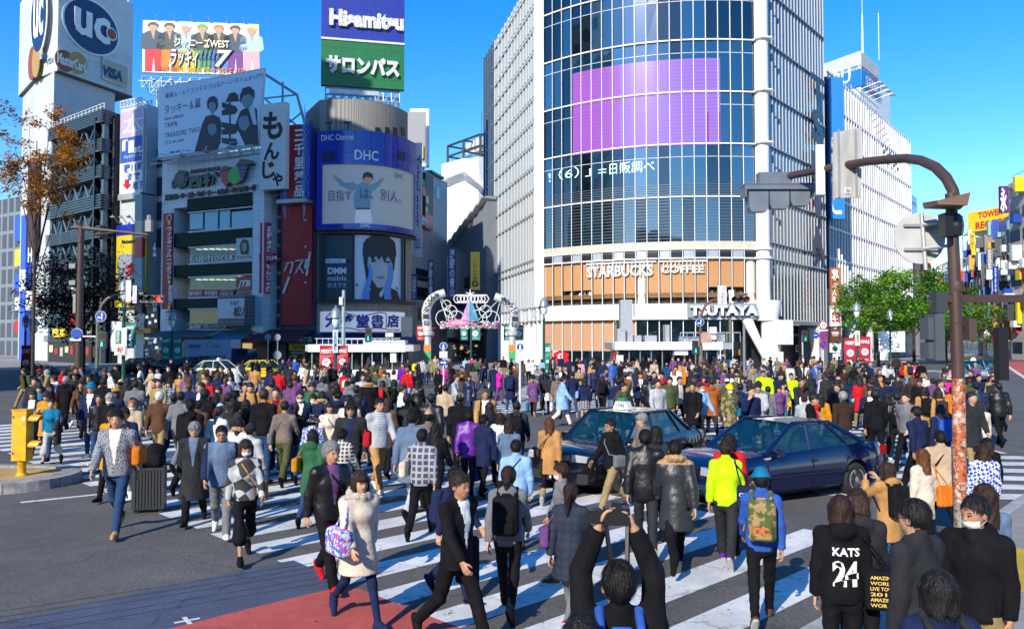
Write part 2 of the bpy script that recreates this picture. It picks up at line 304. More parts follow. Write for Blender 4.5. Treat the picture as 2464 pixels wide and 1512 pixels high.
# ---------------------------------------------------------------- buildings on the left
def seat(o,pf,cf):
    o.matrix_local=pf.M@cf.M.inverted(); return o
def rb(b,fr,u1,v1,u2,v2,y0,y1,mi=0):
    x0,x1,z0,z1=fr.rect(u1,v1,u2,v2,0); return b.box(x0,x1,y0,y1,z0,z1,mi)
def txt(b,fr,t,u1,v1,u2,v2,y,mi=0,**k):
    x0,x1,z0,z1=fr.rect(u1,v1,u2,v2,y); return b.text(t,x0,x1,z0,z1,y,mi,**k)
def px(fr,pts,y=0.): return [fr.q(u,v,y) for u,v in pts]
def cw(b,x0,x1,z0,z1,y0,y1,mi=0,n=20):
    vs=[]
    for i in range(n+1):
        x=x0+(x1-x0)*i/n; vs+=[(x,y0,z0),(x,y0,z1),(x,y1,z1),(x,y1,z0)]
    fs=[(i*4+k,i*4+4+k,i*4+4+(k+1)%4,i*4+(k+1)%4)[::-1] for i in range(n) for k in range(4)]+[(0,3,2,1)[::-1],tuple(n*4+k for k in (0,3,2,1))]
    return b.add(vs,fs,mi)
def truss(b,p0,p1,h,d,n,r=.08,mi=0):
    """box truss from p0 to p1 (local x/z), h tall, d deep"""
    (xa,za),(xb,zb)=p0,p1
    for y in (0,d):
        for k in (0,h): b.tube([(xa,y,za+k),(xb,y,zb+k)],r,6,mi)
    for i in range(n+1):
        t=i/n; x,z=xa+(xb-xa)*t,za+(zb-za)*t
        for y in (0,d): b.tube([(x,y,z),(x,y,z+h)],r*.8,5,mi)
        b.tube([(x,0,z+h),(x,d,z)],r*.7,5,mi)
        if i<n:
            x2,z2=xa+(xb-xa)*(i+1)/n,za+(zb-za)*(i+1)/n
            for y in (0,d): b.tube([(x,y,z),(x2,y,z2+h)],r*.7,5,mi)
WINS=glass_mat('shaded_window_glass','0b1a22',.05,0,.02,.25,.35); WINB=glass_mat('blue_curtain_glass','2a7f9c',.05,0,.02,.25,.3)
def polw(b,fr,l,y,mi,k):
    """a printed outline laid on a curved board in narrow upright strips"""
    p=[(fr.q(u,v,y)[0],fr.q(u,v,y)[1]) for u,v in l]; xs=[a for a,_ in p]; n=max(1,int((max(xs)-min(xs))/.35)); w=(max(xs)-min(xs))/n
    def half(q,x,sg):
        o=[]
        for i in range(len(q)):
            a,c=q[i-1],q[i]; ia,ic=(a[0]-x)*sg>=-1e-9,(c[0]-x)*sg>=-1e-9
            if ia!=ic: t=(x-a[0])/(c[0]-a[0]); o.append((x,a[1]+t*(c[1]-a[1])))
            if ic: o.append(c)
        return o
    for i in range(n):
        q=half(half(p,min(xs)+i*w,1),min(xs)+(i+1)*w,-1)
        if len(q)>2: b.add([(a,y-.015*k,c) for a,c in q],[tuple(range(len(q)))],mi)
def figure(b,fr,u,v0,v1,y,mi_skin,mi_hair,mi_top,mi_leg,wd=1.,arms=0):
    """flat printed figure for a poster: legs, jacket, face, hair"""
    h=v1-v0; w=h*.17*wd
    def p(l,mi,k): b.add([(*fr.q(u+a*w,v0+c*h,y-k*.012)[:1],y-k*.012,fr.q(u+a*w,v0+c*h,y)[1]) for a,c in l],[tuple(range(len(l)))],mi)
    p([(-.75,.52),(.75,.52),(.8,1),(.15,1),(.05,.65),(-.1,1),(-.75,1)],mi_leg,1)
    p([(-.4,.17),(.4,.17),(1.05,.24),(1.2,.5),(.85,.55),(-.85,.55),(-1.2,.5),(-1.05,.24)],mi_top,2)
    p([(-.22,.17),(.22,.17),(.05,.36)],mi_skin,3)
    if arms: p([(-1.1,.38),(.9,.34),(1.1,.4),(-.9,.45)],mi_top,3)
    p([(.42*math.cos(a),.1+.085*math.sin(a)) for a in [i*.4 for i in range(16)]],mi_skin,4)
    p([(.52*math.cos(a),.075+.08*math.sin(a)) for a in [math.pi+i*.3 for i in range(11)]]+[(.45,.1),(.2,.06),(-.2,.05),(-.45,.1)],mi_hair,5)
SKINP=mat('poster_skin',(.5,.3,.2),.6); INK=mat('poster_ink',(.015,.016,.02),.5); 
def adtower():
    f=Fr(119,112,303,124); l=Fr(73,116.3,119,112)
    t=f.thing('advertising_tower','tall white ribbed tower carrying a card sign box on its head','tower')
    rib=grid_mat('ribbed_white_cladding',(.6,.62,.63),(.4,.42,.44),.32,60,.05,.5); pan=grid_mat('white_sign_panels',(.62,.65,.66),(.42,.46,.48),2.2,.62,.03,.45)
    zt=f.q(119,-80)[1]; zb=f.q(119,168)[1]
    pts=[(f.M@l.A),Vector((0,0,0)),Vector((f.W*.79,0,0)),Vector((f.W*.79+2,8,0)),Vector((f.M@l.A).to_2d().to_3d()+Vector((4,8,0)))]
    b=MB(); b.slab([(p.x,p.y) for p in pts],0,zb+.5); b.build('tower_shaft',rib,t)
    q=[(f.M@l.A)+Vector((-.6,-.3,0)),Vector((-.1,-.7,0)),Vector((f.W,-.5,0)),Vector((f.W+1.5,9,0)),(f.M@l.A)+Vector((4,9,0))]
    b=MB(); b.slab([(p.x,p.y) for p in q],zb,zt); b.slab([(p.x*1.005,p.y-.03) for p in q],zb-.12,zb+.12,1); b.build('sign_box',[pan,DSTEEL],t)
    b=MB(); y=-.72; rim=mat('logo_rim',(.55,.56,.58),.4); nv=mat('logo_navy',(.01,.035,.12),.35)
    cx_,cz=f.q(220,66,y); r=abs(f.q(287,66,y)[0]-cx_); rz=abs(f.q(220,132,y)[1]-cz)
    b.disc(cx_,cz,r,y-.1,y,0,40,rz); b.disc(cx_,cz,r*.93,y-.16,y-.02,1,40,rz*.93)
    b.text('uc',cx_-r*.62,cx_+r*.62,cz-rz*.45,cz+rz*.5,y-.2,0,bold=.03,thick=.12); b.disc(cx_+r*.66,cz+rz*.02,r*.2,y-.36,y-.3,0); b.disc(cx_+r*.66,cz+rz*.02,r*.16,y-.42,y-.34,2)
    mr=mat('logo_brick',(.3,.06,.02),.4); oc=mat('logo_ochre',(.42,.26,.06),.4)
    for u,mi in ((155,2),(186,3)):
        cx_,cz=f.q(u,147 if mi==2 else 152,y); r=abs(f.q(u+23,147,y)[0]-cx_); b.disc(cx_,cz,r*1.06,y-.05-(mi-2)*.03,y,0); b.disc(cx_,cz,r,y-.14-(mi-2)*.03,y-.02,mi)
    txt(b,f,'MasterCard',138,138,207,164,y-.22,0,bold=.03,thick=.03)
    rb(b,f,238,150,299,203,y-.14,y,0); rb(b,f,240,152,297,201,y-.17,y-.05,4); txt(b,f,'VISA',247,164,294,190,y-.2,1,bold=.05,thick=.03,shear=.2)
    b.build('sign_emblems',[WHITE,nv,mr,oc,mat('card_sand',(.45,.42,.3),.5)],t)
    b=MB(); y=-.75
    cx_,cz=l.q(95,42,y); r=abs(l.q(115,42,y)[0]-cx_); b.disc(cx_,cz,r,y-.1,y,0,30,r*1.9); b.disc(cx_,cz,r*.9,y-.15,y-.03,1,30,r*1.7); b.text('uc',cx_-r*.6,cx_+r*.6,cz-r,cz+r,y-.18,0,bold=.03)
    for u,v,mi in ((78,153,2),(88,147,3)):
        cx_,cz=l.q(u,v,y); r=abs(l.q(u+9,v,y)[0]-cx_); b.disc(cx_,cz,r,y-.1-(mi-2)*.03,y,mi,20,r*1.8)
    rb(b,l,97,121,117,150,y-.12,y,4); txt(b,l,'VISA',99,127,115,143,y-.14,1,bold=.04)
    seat(b.build('side_emblems',[WHITE,nv,mr,oc,mat('card_sand',(.45,.42,.3),.5)],t),f,l)
    b=MB()
    for u in (306,312): b.tube([(*f.q(u,-60,0)[:1],-.2,f.q(u,-60)[1]),(f.q(u,220)[0],-.2,f.q(u,222)[1])],.09,6)
    for v in range(-50,222,9): b.tube([(f.q(306,v)[0],-.2,f.q(306,v)[1]),(f.q(312,v)[0],-.2,f.q(306,v)[1])],.05,5)
    b.build('service_ladder',OFFW,t)
    b=MB(); b.box(7,7.6,-.05,.02,zb-6,zb-5); b.box(11,11.5,-.05,.02,zb-8,zb-6.6); b.build('vent_opening',DSTEEL,t)
    b=MB(); b.tube([(9,-.7,zb-16),(9,-.7,zb-7)],.1); b.tube([(11,-.7,zb-16),(11,-.7,zb-5.5)],.1); b.build('mast',WHITE,t)
    g=MB(); rb(g,l,82,385,100,600,-.9,-.3,0); seat(g.build('brown_banner',mat('dark_maroon_panel',(.06,.012,.02),.5),t),f,l)
    g=MB(); rb(g,l,66,520,78,900,-1,-.4,0); txt(g,l,'H',67,595,77,630,-1.02,1,bold=.03); rb(g,l,82,700,103,745,-1.1,-.5,1); txt(g,l,'本',86,707,100,737,-1.13,2,bold=.02); rb(g,l,68,650,80,700,-1.1,-1.0,1)
    seat(g.build('blue_side_sign',[mat('bright_blue_sign',(.02,.09,.75),.4),WHITE,RED],t),f,l)
adtower()
def louvre_block():
    f=Fr(112,107.5,240,98); r=Fr(240,98,286,101)
    t=f.thing('louvred_building','dark blue grey building of louvre bands and diagonal braces above the street trees','building')
    fr_=mat('louvre_blue_grey',(.045,.075,.1),.45,var=.1); dk=mat('deep_interior',(.008,.012,.016),.7); col=mat('brace_blue_grey',(.08,.13,.17),.45)
    zt=f.q(240,264)[1]
    for ff,nm in ((f,'front'),(r,'side')):
        b=MB(); b.box(0,ff.W,1.2,1.4,0,zt-1); o=b.build('window_wall',WINS,t); seat(o,f,ff) if ff is r else None
        b=MB(); c=MB(); n=0
        levels=[(264,297),(333,366),(396,428),(465,502),(541,572),(607,640),(680,712),(745,778),(805,822)]
        for v0,v1 in levels:
            z1=f.q(240,v0)[1]; z0=f.q(240,v1)[1]; k=6
            for i in range(k):
                zz=z0+(z1-z0)*i/k; b.box(-.25 if ff is f else -.0,ff.W+(.25 if ff is f else .2),-.25,0,zz,zz+(z1-z0)/k*.62)
            b.box(0,ff.W,.05,1.15,z0,z0+.2)
        for i in range(len(levels)-1):
            z1=f.q(240,levels[i][1])[1]; z0=f.q(240,levels[i+1][0])[1]; m=5 if ff is f else 1
            for j in range(m):
                xa=ff.W*j/m; xb=ff.W*(j+1)/m
                c.tube([(xa+.2,.45,z1),((xa+xb)/2,.45,z0)],.13,6); c.tube([((xa+xb)/2,.45,z0),(xb-.2,.45,z1)],.13,6)
        for x in ([0.3,ff.W-.3] if ff is f else [ff.W-.3]): c.box(x-.3,x+.3,.15,.7,0,zt-.6)
        o1=b.build('louvre_band',fr_,t); o2=c.build('brace_frame',col,t)
        if ff is r: seat(o1,f,r); seat(o2,f,r)
    b=MB(); q=[(0,1.5),(f.W,1.5)]+[((f.M@(r.A+(Vector((math.cos(r.rz),math.sin(r.rz),0))*r.W))).x,(f.M@(r.A+(Vector((math.cos(r.rz),math.sin(r.rz),0))*r.W))).y+1.5),(f.W+2,14),(0,14)]
    b.slab(q,0,zt-.5); b.build('core_wall',dk,t)
    b=MB()
    for z in (zt+.3,zt+.7): b.tube([(0,.1,z),(f.W,.1,z)],.05,5)
    for i in range(16): b.tube([(f.W*i/15,.1,zt-.3),(f.W*i/15,.1,zt+.7)],.05,5)
    b.build('roof_railing',OFFW,t)
    b=MB()
    for u,v0,v1,mi in ((195,690,720,0),(190,755,785,1),(150,790,810,2),(205,792,812,3)):
        rb(b,f,u-12,v0,u+18,v1,-.6,-.3,mi)
    b.parts('shop_sign',[WHITE,RED,YEL,BLUE],t); b=MB()
    txt(b,f,'ウン',85,786,115,803,-.8,0,bold=.03); txt(b,f,'MIZUHO',194,795,220,804,-.62,0,bold=.02)
    b.build('shop_lettering',[WHITE,RED,YEL,BLUE],t)
    b=MB(); rb(b,f,118,818,236,900,-.1,1.1,0); b.build('shop_front',mat('dim_shop_front',(.02,.02,.022),.5,var=.3),t)
    b=MB()
    for i in range(9):
        u=122+i*12.5; rb(b,f,u,830+(i*7)%9,u+7,846+(i*5)%14,-.16,-.11,i%3)
    b.build('lit_shelf',[mat('shop_glow_warm',(1,.62,.3),.4,emit=.35),mat('shop_goods_red',(.35,.03,.02),.5),mat('shop_goods_pale',(.4,.38,.33),.5)],t)
louvre_block()
def bookstore_block():
    f=Fr(255,101,390,96)
    t=f.thing('pale_tiled_building','pale tiled building with a tall bookshop banner and a yellow drugstore front','building')
    zt=f.q(300,262)[1]; tile=grid_mat('pale_tile_wall',(.5,.53,.55),(.35,.38,.4),1.2,.8,.02,.5)
    xs=f.q(286,500)[0]
    b=MB(); b.box(xs,f.q(350,500)[0],0,8,0,zt); b.box(0,xs,1.8,8,0,zt-1.2); b.box(f.q(350,500)[0],f.W,1.6,8,0,f.q(350,300)[1]); b.build('wall',tile,t)
    b=MB()
    for v in (350,420,480,545): rb(b,f,352,v,384,v+45,1.45,1.62)
    b.parts('window',WINS,t)
    b=MB(); truss(b,(xs,zt+.2),(f.q(340,255)[0],zt+.2),.8,1.5,6,.07); b.build('roof_rail',OFFW,t)
    b=MB(); y=-.35
    rb(b,f,294,266,348,465,-.3,-.05,0); rb(b,f,295,267,347,331,y+.02,y+.1,1); rb(b,f,295,331,347,391,y+.02,y+.1,2)
    txt(b,f,'本',296,274,346,328,y,0,bold=.0); rb(b,f,300,340,308,365,y-.01,y,0); txt(b,f,'1',309,338,322,367,y,0,bold=.06); txt(b,f,'st.',322,349,344,367,y,0,bold=.04); txt(b,f,'ブックファースト',298,371,345,379,y,0,bold=.02)
    txt(b,f,'BOOK',297,335,308,341,y,0,bold=.03)
    txt(b,f,'夜11時',297,391,345,413,y,2,bold=.03); txt(b,f,'まで',306,415,336,433,y,2,bold=.03)
    b.add([(*f.q(u,v,y)[:1],y,f.q(u,v,y)[1]) for u,v in ((300,432),(310,432),(310,443),(316,443),(305,456),(294,443),(300,443))],[tuple(range(7))],3); txt(b,f,'地下',318,435,345,456,y,2,bold=.02)
    b.build('bookshop_banner',[mat('banner_white',(.68,.71,.76),.5),mat('banner_mauve',(.45,.38,.55),.5),mat('banner_blue',(.03,.1,.38),.5),RED],t)
    b=MB(); rb(b,f,292,466,350,480,-.5,-.05,0); b.tube([(f.q(320,480)[0],-.4,f.q(320,480)[1]),(f.q(320,466)[0],-.2,f.q(320,466)[1])],.12); b.build('banner_bracket',GALV,t)
    b=MB(); y=-.55
    rb(b,f,288,540,360,566,-.5,-.1,1); rb(b,f,288,566,360,705,-.5,-.1,0); rb(b,f,293,612,346,705,y+.02,-.4,2); txt(b,f,'Matsumoto KiYoshi',292,574,358,584,y,3,bold=.035,shear=.15); txt(b,f,'薬',302,632,344,680,y-.05,4,bold=.02,thick=.1)
    rb(b,f,288,722,372,738,-.7,-.1,0); txt(b,f,'Matsumoto KiYoshi',292,724,368,735,-.73,3,bold=.03,shear=.15); rb(b,f,288,790,378,801,-.9,-.1,5); txt(b,f,'マツモトキヨシ',312,792,345,799,-.93,3,bold=.02)
    b.build('drugstore_sign',[grid_mat('yellow_sign_panel',(.62,.46,.012),(.4,.3,.02),2.,1.8,.02),mat('sign_deep_blue',(.01,.02,.3),.4),mat('grey_sign_panel',(.22,.27,.32),.5),INK,RED,mat('orange_sign',(.7,.3,.02),.5)],t)
    b=MB()
    for i in range(4):
        x=f.q(291+i*20,541)[0]; z=f.q(291+i*20,541)[1]; b.tube([(x,-.3,z+.1),(x,-1.2,z+1.1)],.05,5); b.lathe([(.08,.25),(.34,0)],(x,-1.2,z+.75),10); b.cut()
    b.parts('sign_lamp',GALV,t)
    b=MB(); rb(b,f,288,738,376,790,.2,.6,0); rb(b,f,286,803,388,892,.1,.8,0); b.build('shop_window',mat('dim_shop_interior',(.02,.022,.025),.4,var=.4),t)
    b=MB(); rr=random.Random(3)
    for i in range(44):
        u=290+rr.random()*92; v=806+rr.random()*70; rb(b,f,u,v,u+3+rr.random()*8,v+3+rr.random()*6,.02,.09,i%5)
    for i in range(12): rb(b,f,292+i*7,745+(i*13)%30,297+i*7,752+(i*13)%30,.12,.19,4)
    b.build('shop_goods',[PW,YEL,RED,mat('goods_blue',(.05,.12,.4),.5),mat('shop_glow_white',(.8,.9,1),.4,emit=.5)],t)
    s=f.thing('vertical_shop_sign','narrow stacked vertical sign strip between yellow drugstore and fruit parlour','sign')
    b=MB(); y=-2.2; rows=[(474,535,0,'西村'),(535,577,5,'Euphoria'),(577,623,1,'JTB'),(623,666,0,'フルーツパーラー'),(666,704,0,'フルーツ'),(704,755,4,'HUB')]
    for v0,v1,mi,w in rows:
        rb(b,f,363,v0+.5,380,v1-.5,y,y+.5,mi); txt(b,f,w,367,v0+8,377,v1-6,y-.02,2 if mi in (1,4) else 3,bold=.02,vert=True); b.cut()
    b.parts('sign_panel',[mat('sign_teal_grey',(.2,.3,.33),.5),RED,WHITE,INK,mat('sign_black',(.03,.02,.04),.4),mat('sign_cream',(.5,.48,.38),.5)],s)
    b=MB(); b.tube([(f.q(371,470)[0],y+.3,f.q(371,470)[1]),(f.q(371,470)[0],0,f.q(371,470)[1])],.12); b.build('bracket',DSTEEL,s)
bookstore_block()
def pop_billboard():
    f=Fr(343,112,622,113.5)
    t=f.thing('rooftop_billboard','bright white pop album billboard of seven posing singers high on scaffolding','billboard')
    x0,x1,z0,z1=f.rect(343,54,622,178); b=MB(); b.box(x0,x1,0,.4,z0,z1); b.build('panel',mat('bright_poster_white',(.85,.85,.84),.5),t)
    b=MB(); tops=(3,4,5,4,4,3,5); legs=(6,7,8,9,10,11,12); hair=(2,2,5,9,7,2,13)
    for i in range(7): figure(b,f,368+i*39.5,54+i*1.6,172+i*.6,-.03,0,1 if hair[i]==2 else hair[i],tops[i],legs[i],1.3,1)
    txt(b,f,'ジャニーズWEST',418,92,552,116,-.2,13,bold=.03); txt(b,f,'ジャニーズWEST',419,93,551,115,-.23,14,bold=.0)
    for w,u0,u1,mi in (('ラッキィ',408,478,14),('イイイイイ',478,530,10)):
        txt(b,f,w,u0,114,u1,162,-.25,1,bold=.08,shear=.1); txt(b,f,w,u0+2,117,u1-2,159,-.28,mi,bold=.02,shear=.1)
    txt(b,f,'7',512,118,562,166,-.25,1,bold=.07,shear=.2); txt(b,f,'7',517,121,557,162,-.29,14,bold=.02,shear=.2)
    txt(b,f,'2nd ALBUM',379,158,436,169,-.25,1,bold=.0); txt(b,f,'2015.12.9 RELEASE',446,163,588,179,-.25,7,bold=.0)
    C=lambda k,c: mat('print_'+k,c,.6)
    b.build('poster_print',[SKINP,INK,INK,C('denim',(.03,.07,.12)),C('charcoal',(.05,.07,.07)),C('sky',(.4,.55,.68)),C('scarlet',(.6,.01,.02)),C('orange',(.75,.2,.01)),C('amber',(.8,.5,.02)),C('leaf',(.1,.4,.05)),C('azure',(.05,.2,.5)),C('plum',(.15,.03,.22)),C('rose',(.75,.35,.38)),C('gold',(.75,.5,.1)),WHITE],t)
    b=MB(); truss(b,(x0,z0-2.2),(x1,z0-2.2),1.6,3,12,.07)
    for i in range(5):
        x=x0+1.5+(x1-x0-3)*i/4; b.tube([(x,1.5,z0-2),(x,3,z0-15)],.16,6); b.tube([(x,3,z0-2),(x+1.6,3,z0-13)],.09,6)
    b.tube([(x0,-1.2,z0-1.6),(x1,-1.2,z0-1.6)],.06,5)
    for i in range(9): b.tube([(x0+(x1-x0)*i/8,-1.2,z0-1.6),(x0+(x1-x0)*i/8,.2,z0-.6)],.05,5)
    b.build('scaffold',GALV,t)
    b=MB()
    for i in range(6):
        x=x0+2+(x1-x0-4)*i/5; b.lathe([(.12,.2),(.3,0)],(x,-1.2,z0-1.5),8); b.tube([(x,0,z1),(x,-.9,z1+.5)],.05,5); b.cut()
    b.parts('floodlight',OFFW,t)
pop_billboard()
def fruit_parlour():
    f=Fr(385,94,632,87)
    t=f.thing('fruit_parlour_building','white tiled building with dark green floor bands and a giant album billboard above','building')
    tile=grid_mat('white_square_tiles',(.6,.68,.73),(.36,.41,.45),.95,.95,.025,.4); gb=mat('dark_green_band',(.004,.03,.02),.6,var=.1,spec=.15); xr=f.q(452,600)[0]
    zt=f.q(510,372)[1]; b=MB(); zr=f.q(510,492)[1]
    b.box(0,f.W,0,10,zr,zt); b.box(0,f.q(417,600)[0],0,10,3,zr); b.box(f.q(607,600)[0],f.W,0,10,3,zr); b.box(f.q(417,600)[0],f.q(607,600)[0],2.6,10,0,zr); b.build('wall',tile,t)
    b=MB(); ys=[(471,501),(554,589),(633,662),(716,740)]
    for i,(a,c) in enumerate(ys): rb(b,f,452 if i==0 else 417,a,607,c,-.12 if i==0 else .05,2.5,0)
    b.build('green_band',gb,t)
    b=MB()
    for a,c in ((503,506),(550,554),(589,592),(629,633),(662,665),(712,716),(740,743)): rb(b,f,452,a,607,c,-.02,2.5,0)
    b.build('floor_ledge',mat('ledge_white',(.55,.58,.6),.5),t)
    for v0,v1,k in ((506,551,1),(592,630,0),(665,713,0),(743,779,0)):
        b=MB(); xs=[452,487,523,552,607] if k else [452,568,607]
        for a,c in zip(xs,xs[1:]): rb(b,f,a+1.2,v0+.6,c-1.2,v1-.6,.2,.24,0)
        w=b.build('window',WINB if k else glass_mat('parlour_glass','04070a',.03,.6,.02,.2,.25),t)
        b=MB()
        for a in xs[1:-1]: rb(b,f,a-.8,v0,a+.8,v1,.1,.3,0)
        b.build('window_frame',DSTEEL,w)
    b=MB(); b.box(xr,f.q(607,600)[0],2.3,2.55,f.q(530,779)[1],f.q(530,592)[1],0); rr=random.Random(5)
    for v0,v1 in ((593,629),(667,712)):
        for i in range(12):
            u=456+i*9.5; v=v1-4-rr.random()*14; rb(b,f,u,v,u+6,v1,1.2,1.9,1+i%3)
        for i in range(7): rb(b,f,458+i*16,v0+3,462+i*16,v0+5,.8,1.4,4)
    b.build('room_interior',[mat('room_shadow',(.03,.035,.04),.8),OFFW,mat('room_blue',(.08,.14,.2),.6),mat('room_grey',(.16,.17,.18),.6),mat('room_lamp',(1,.75,.45),.4,emit=3.5)],t)
    b=MB(); txt(b,f,'Euphoria',457,612,560,631,.05,0,bold=.0); b.build('window_lettering',mat('letters_pale',(.7,.72,.72),.5),t)
    b=MB(); rb(b,f,568,572,606,629,.0,.18,0)
    for l,mi,k in (([(576,624),(598,624),(600,612),(592,606),(582,606),(574,612)],3,1),([(580,612),(577,590),(582,578),(590,575),(597,579),(600,592),(598,612)],1,2),([(583,600),(583,588),(588,583),(594,586),(594,600),(588,607)],2,3)):
        b.add([(f.q(u,v,0)[0],-.02*k,f.q(u,v,0)[1]) for u,v in l],[tuple(range(len(l)))],mi)
    txt(b,f,'Euphoria',571,614,603,622,-.09,4,bold=.02); b.build('portrait_poster',[mat('poster_pale_blue',(.45,.6,.66),.6),INK,SKINP,OFFW,mat('print_olive',(.2,.25,.05),.6)],t)
    b=MB(); rb(b,f,568,665,605,700,.0,.18,0); rb(b,f,568,700,605,712,.0,.18,2); txt(b,f,'JTB',571,674,602,694,-.02,1,bold=.03,shear=.25); txt(b,f,'JTB首都圏',573,702,600,709,-.02,0,bold=.02)
    for i,w in enumerate(('国内旅行','海外旅行','ハネムーン')):
        u=452+i*37.5; rb(b,f,u,697,u+35.5,713,.0,.18,0); txt(b,f,w,u+2.5,700,u+33,710,-.02,1,bold=.015)
    b.build('travel_sign',[mat('travel_red',(.3,.01,.03),.45),WHITE,mat('travel_grey',(.25,.25,.28),.5)],t)
    b=MB(); rb(b,f,396,514,417,755,-.3,-.06,0); rb(b,f,395,744,416,765,-.4,-.28,1); y=-.32
    for v in (536,678,738): x,z=f.q(407,v,y); b.disc(x,z,.22,y-.02,y,2)
    x,z=f.q(407,524,y); b.disc(x,z,.42,y-.02,y,1); b.disc(x,z,.34,y-.03,y-.01,0)
    txt(b,f,'ウィンターフルーツギフト',400,545,414,672,y,1,bold=.02,vert=True); txt(b,f,'無料配送地域',405,685,415,733,y,1,bold=.02,vert=True); txt(b,f,'1階',399,746,412,753,y-.1,3,bold=.03); txt(b,f,'フルーツ売場',397,755,414,762,y-.1,3,bold=.02)
    b.build('gift_banner',[mat('banner_crimson',(.33,.008,.02),.5),WHITE,YEL,INK],t)
    b=MB(); y=-.08; dg=mat('letter_dark_green',(.02,.055,.045),.4)
    txt(b,f,'西村',458,418,528,450,y,0,bold=.045,thick=.3); txt(b,f,'FRUITS&PARLOUR',460,404,530,414,y,1,bold=.03,thick=.1); txt(b,f,'渋谷',413,432,424,453,y,1,bold=.03,thick=.1,vert=True); x,z=f.q(440,432,y)
    for i in range(7): b.disc(x+.62*math.cos(i*.9),z+.62*math.sin(i*.9),.5,y-.32,y,0,12)
    b.disc(x,z,.7,y-.36,y,0,14); txt(b,f,'渋谷フルーツ・フルーツパーラー・シルバーアクセサリー館',398,456,616,472,y,1,bold=.05,thick=.15)
    b.build('roof_lettering',[dg,mat('letter_maroon_brown',(.05,.02,.025),.4)],t)
    b=MB(); pts=[]
    x,z=f.q(550,423,y); b.prism([(x-1,z+.7),(x-.5,z+1),(x+.3,z+.9),(x+.9,z+.5),(x+.7,z-.6),(x,z-1.3),(x-.7,z-.6)],y-.4,y,0); x,z=f.q(573,425,y); b.disc(x,z,.95,y-.55,y-.2,1); 
    for i in range(4):
        for j in range(4-i):
            x,z=f.q(584+j*5.4+i*2.4,404+i*9,y); b.lathe([(.05,0),(.3,.05),(.36,.2),(.25,.4),(.02,.5)],(x,y-.6,z),10,2,'y')
    x,z=f.q(590,395,y); b.prism([(x-1,z-.2),(x-.2,z+.5),(x+1,z+.3),(x+1.6,z-.2)],y-.5,y,3); x,z=f.q(550,412,y); b.prism([(x-.8,z),(x-.2,z+.6),(x+.9,z+.2)],y-.5,y,3)
    b.build('fruit_emblem',[mat('berry_red',(.35,.01,.03),.4),mat('melon_green',(.04,.35,.03),.4),mat('grape_purple',(.05,.02,.1),.35),dg],t,True)
    b=MB(); rb(b,f,551,711,614,783,-1.6,-.1,1); rb(b,f,551,720,614,766,-1.66,-1.5,0); txt(b,f,'うなぎ',553,723,575,734,-1.69,2,bold=.03); txt(b,f,'松川',561,736,600,762,-1.69,2,bold=.03,shear=.1); b.build('eel_shop_sign',[mat('sign_off_white',(.62,.65,.66),.5),grid_mat('sign_box_grille',(.3,.33,.35),(.08,.09,.1),.25,.4,.1),INK],t)
    b=MB(); rb(b,f,452,777,553,793,-.5,-.1,0); txt(b,f,'渋谷西村 フルーツパーラー',455,780,550,790,-.53,1,bold=.02)
    for i in range(34):
        for v in (778,792): x,z=f.q(453+i*2.95,v,-.5); b.box(x-.05,x+.05,-.54,-.5,z-.05,z+.05,1)
    b.build('parlour_sign',[INK,WHITE],t)
    b=MB()
    for u0,u1,v0,v1,mi in ((388,535,795,806,0),(535,612,795,822,1)):
        x0,x1,z0,z1=f.rect(u0,v0,u1,v1); b.add([(x0,-.1,z1),(x1,-.1,z1),(x1,-2.4,z0),(x0,-2.4,z0),(x0,-2.4,z0-.25),(x1,-2.4,z0-.25)],[(0,1,2,3)[::-1],(3,2,5,4)[::-1]],mi)
    b.build('awning',[mat('awning_slate',(.05,.09,.12),.7),mat('awning_blue',(.06,.16,.24),.7)],t)
    b=MB(); rb(b,f,388,808,630,893,1.,1.3,0); rb(b,f,420,822,450,893,.7,.95,1); rb(b,f,548,804,612,818,-.4,.9,2); txt(b,f,'渋谷松川',578,806,604,815,-.43,3,bold=.03); rb(b,f,400,838,412,885,.3,.6,2); txt(b,f,'JTB',401,850,411,860,.28,3,bold=.03); rb(b,f,575,825,592,880,.5,.9,4); b.build('shop_front',[mat('dim_shop_front',(.02,.02,.022),.5),mat('shop_cream',(.35,.32,.25),.5),RED,WHITE,mat('shop_glow_warm',(1,.62,.3),.4,emit=.35)],t)
    b=MB(); rr=random.Random(11)
    for i in range(40):
        u=455+rr.random()*150; v=818+rr.random()*60; rb(b,f,u,v,u+2+rr.random()*6,v+3+rr.random()*7,.85,.95,i%4)
    b.build('shop_goods',[PW,YEL,RED,mat('shop_glow_warm',(1,.62,.3),.4)],t)
    f2=Fr(389,93,634,87)
    s=f2.thing('album_billboard','blue white album billboard of two pointing men above the fruit parlour','billboard')
    c=[(391,218),(641,172),(627,348),(387.5,381)]; q=px(f2,[(390,217.5),(640,171),(628,347),(388,382)]); b=MB(); b.prism(q,-.5,0,0); b.prism([((x-q[0][0])*1.01+q[0][0]-.1,z+(.25 if i<2 else -.25)) for i,(x,z) in enumerate(q)],-.35,-.05,1); b.build('panel',[mat('billboard_ice_blue',(.6,.76,.92),.5),OFFW],s)
    b=MB(); y=-.52
    def slant(t_,u0,v0,u1,v1,du,**k):
        n=len(b.v); x0,x1,z0,z1=f2.rect(u0,v0,u1,v1,y); b.text(t_,x0,x1,z0,z1,y,1,**k)
        for i in range(n,len(b.v)): a=b.v[i]; b.v[i]=(a[0],a[1],a[2]+(a[0]-x0)*.035)
    slant('豪華アーティストとのコラボレーションアルバム!',398,219,632,206,0,bold=.0)
    n=len(b.v); b.v=b.v[:]; 
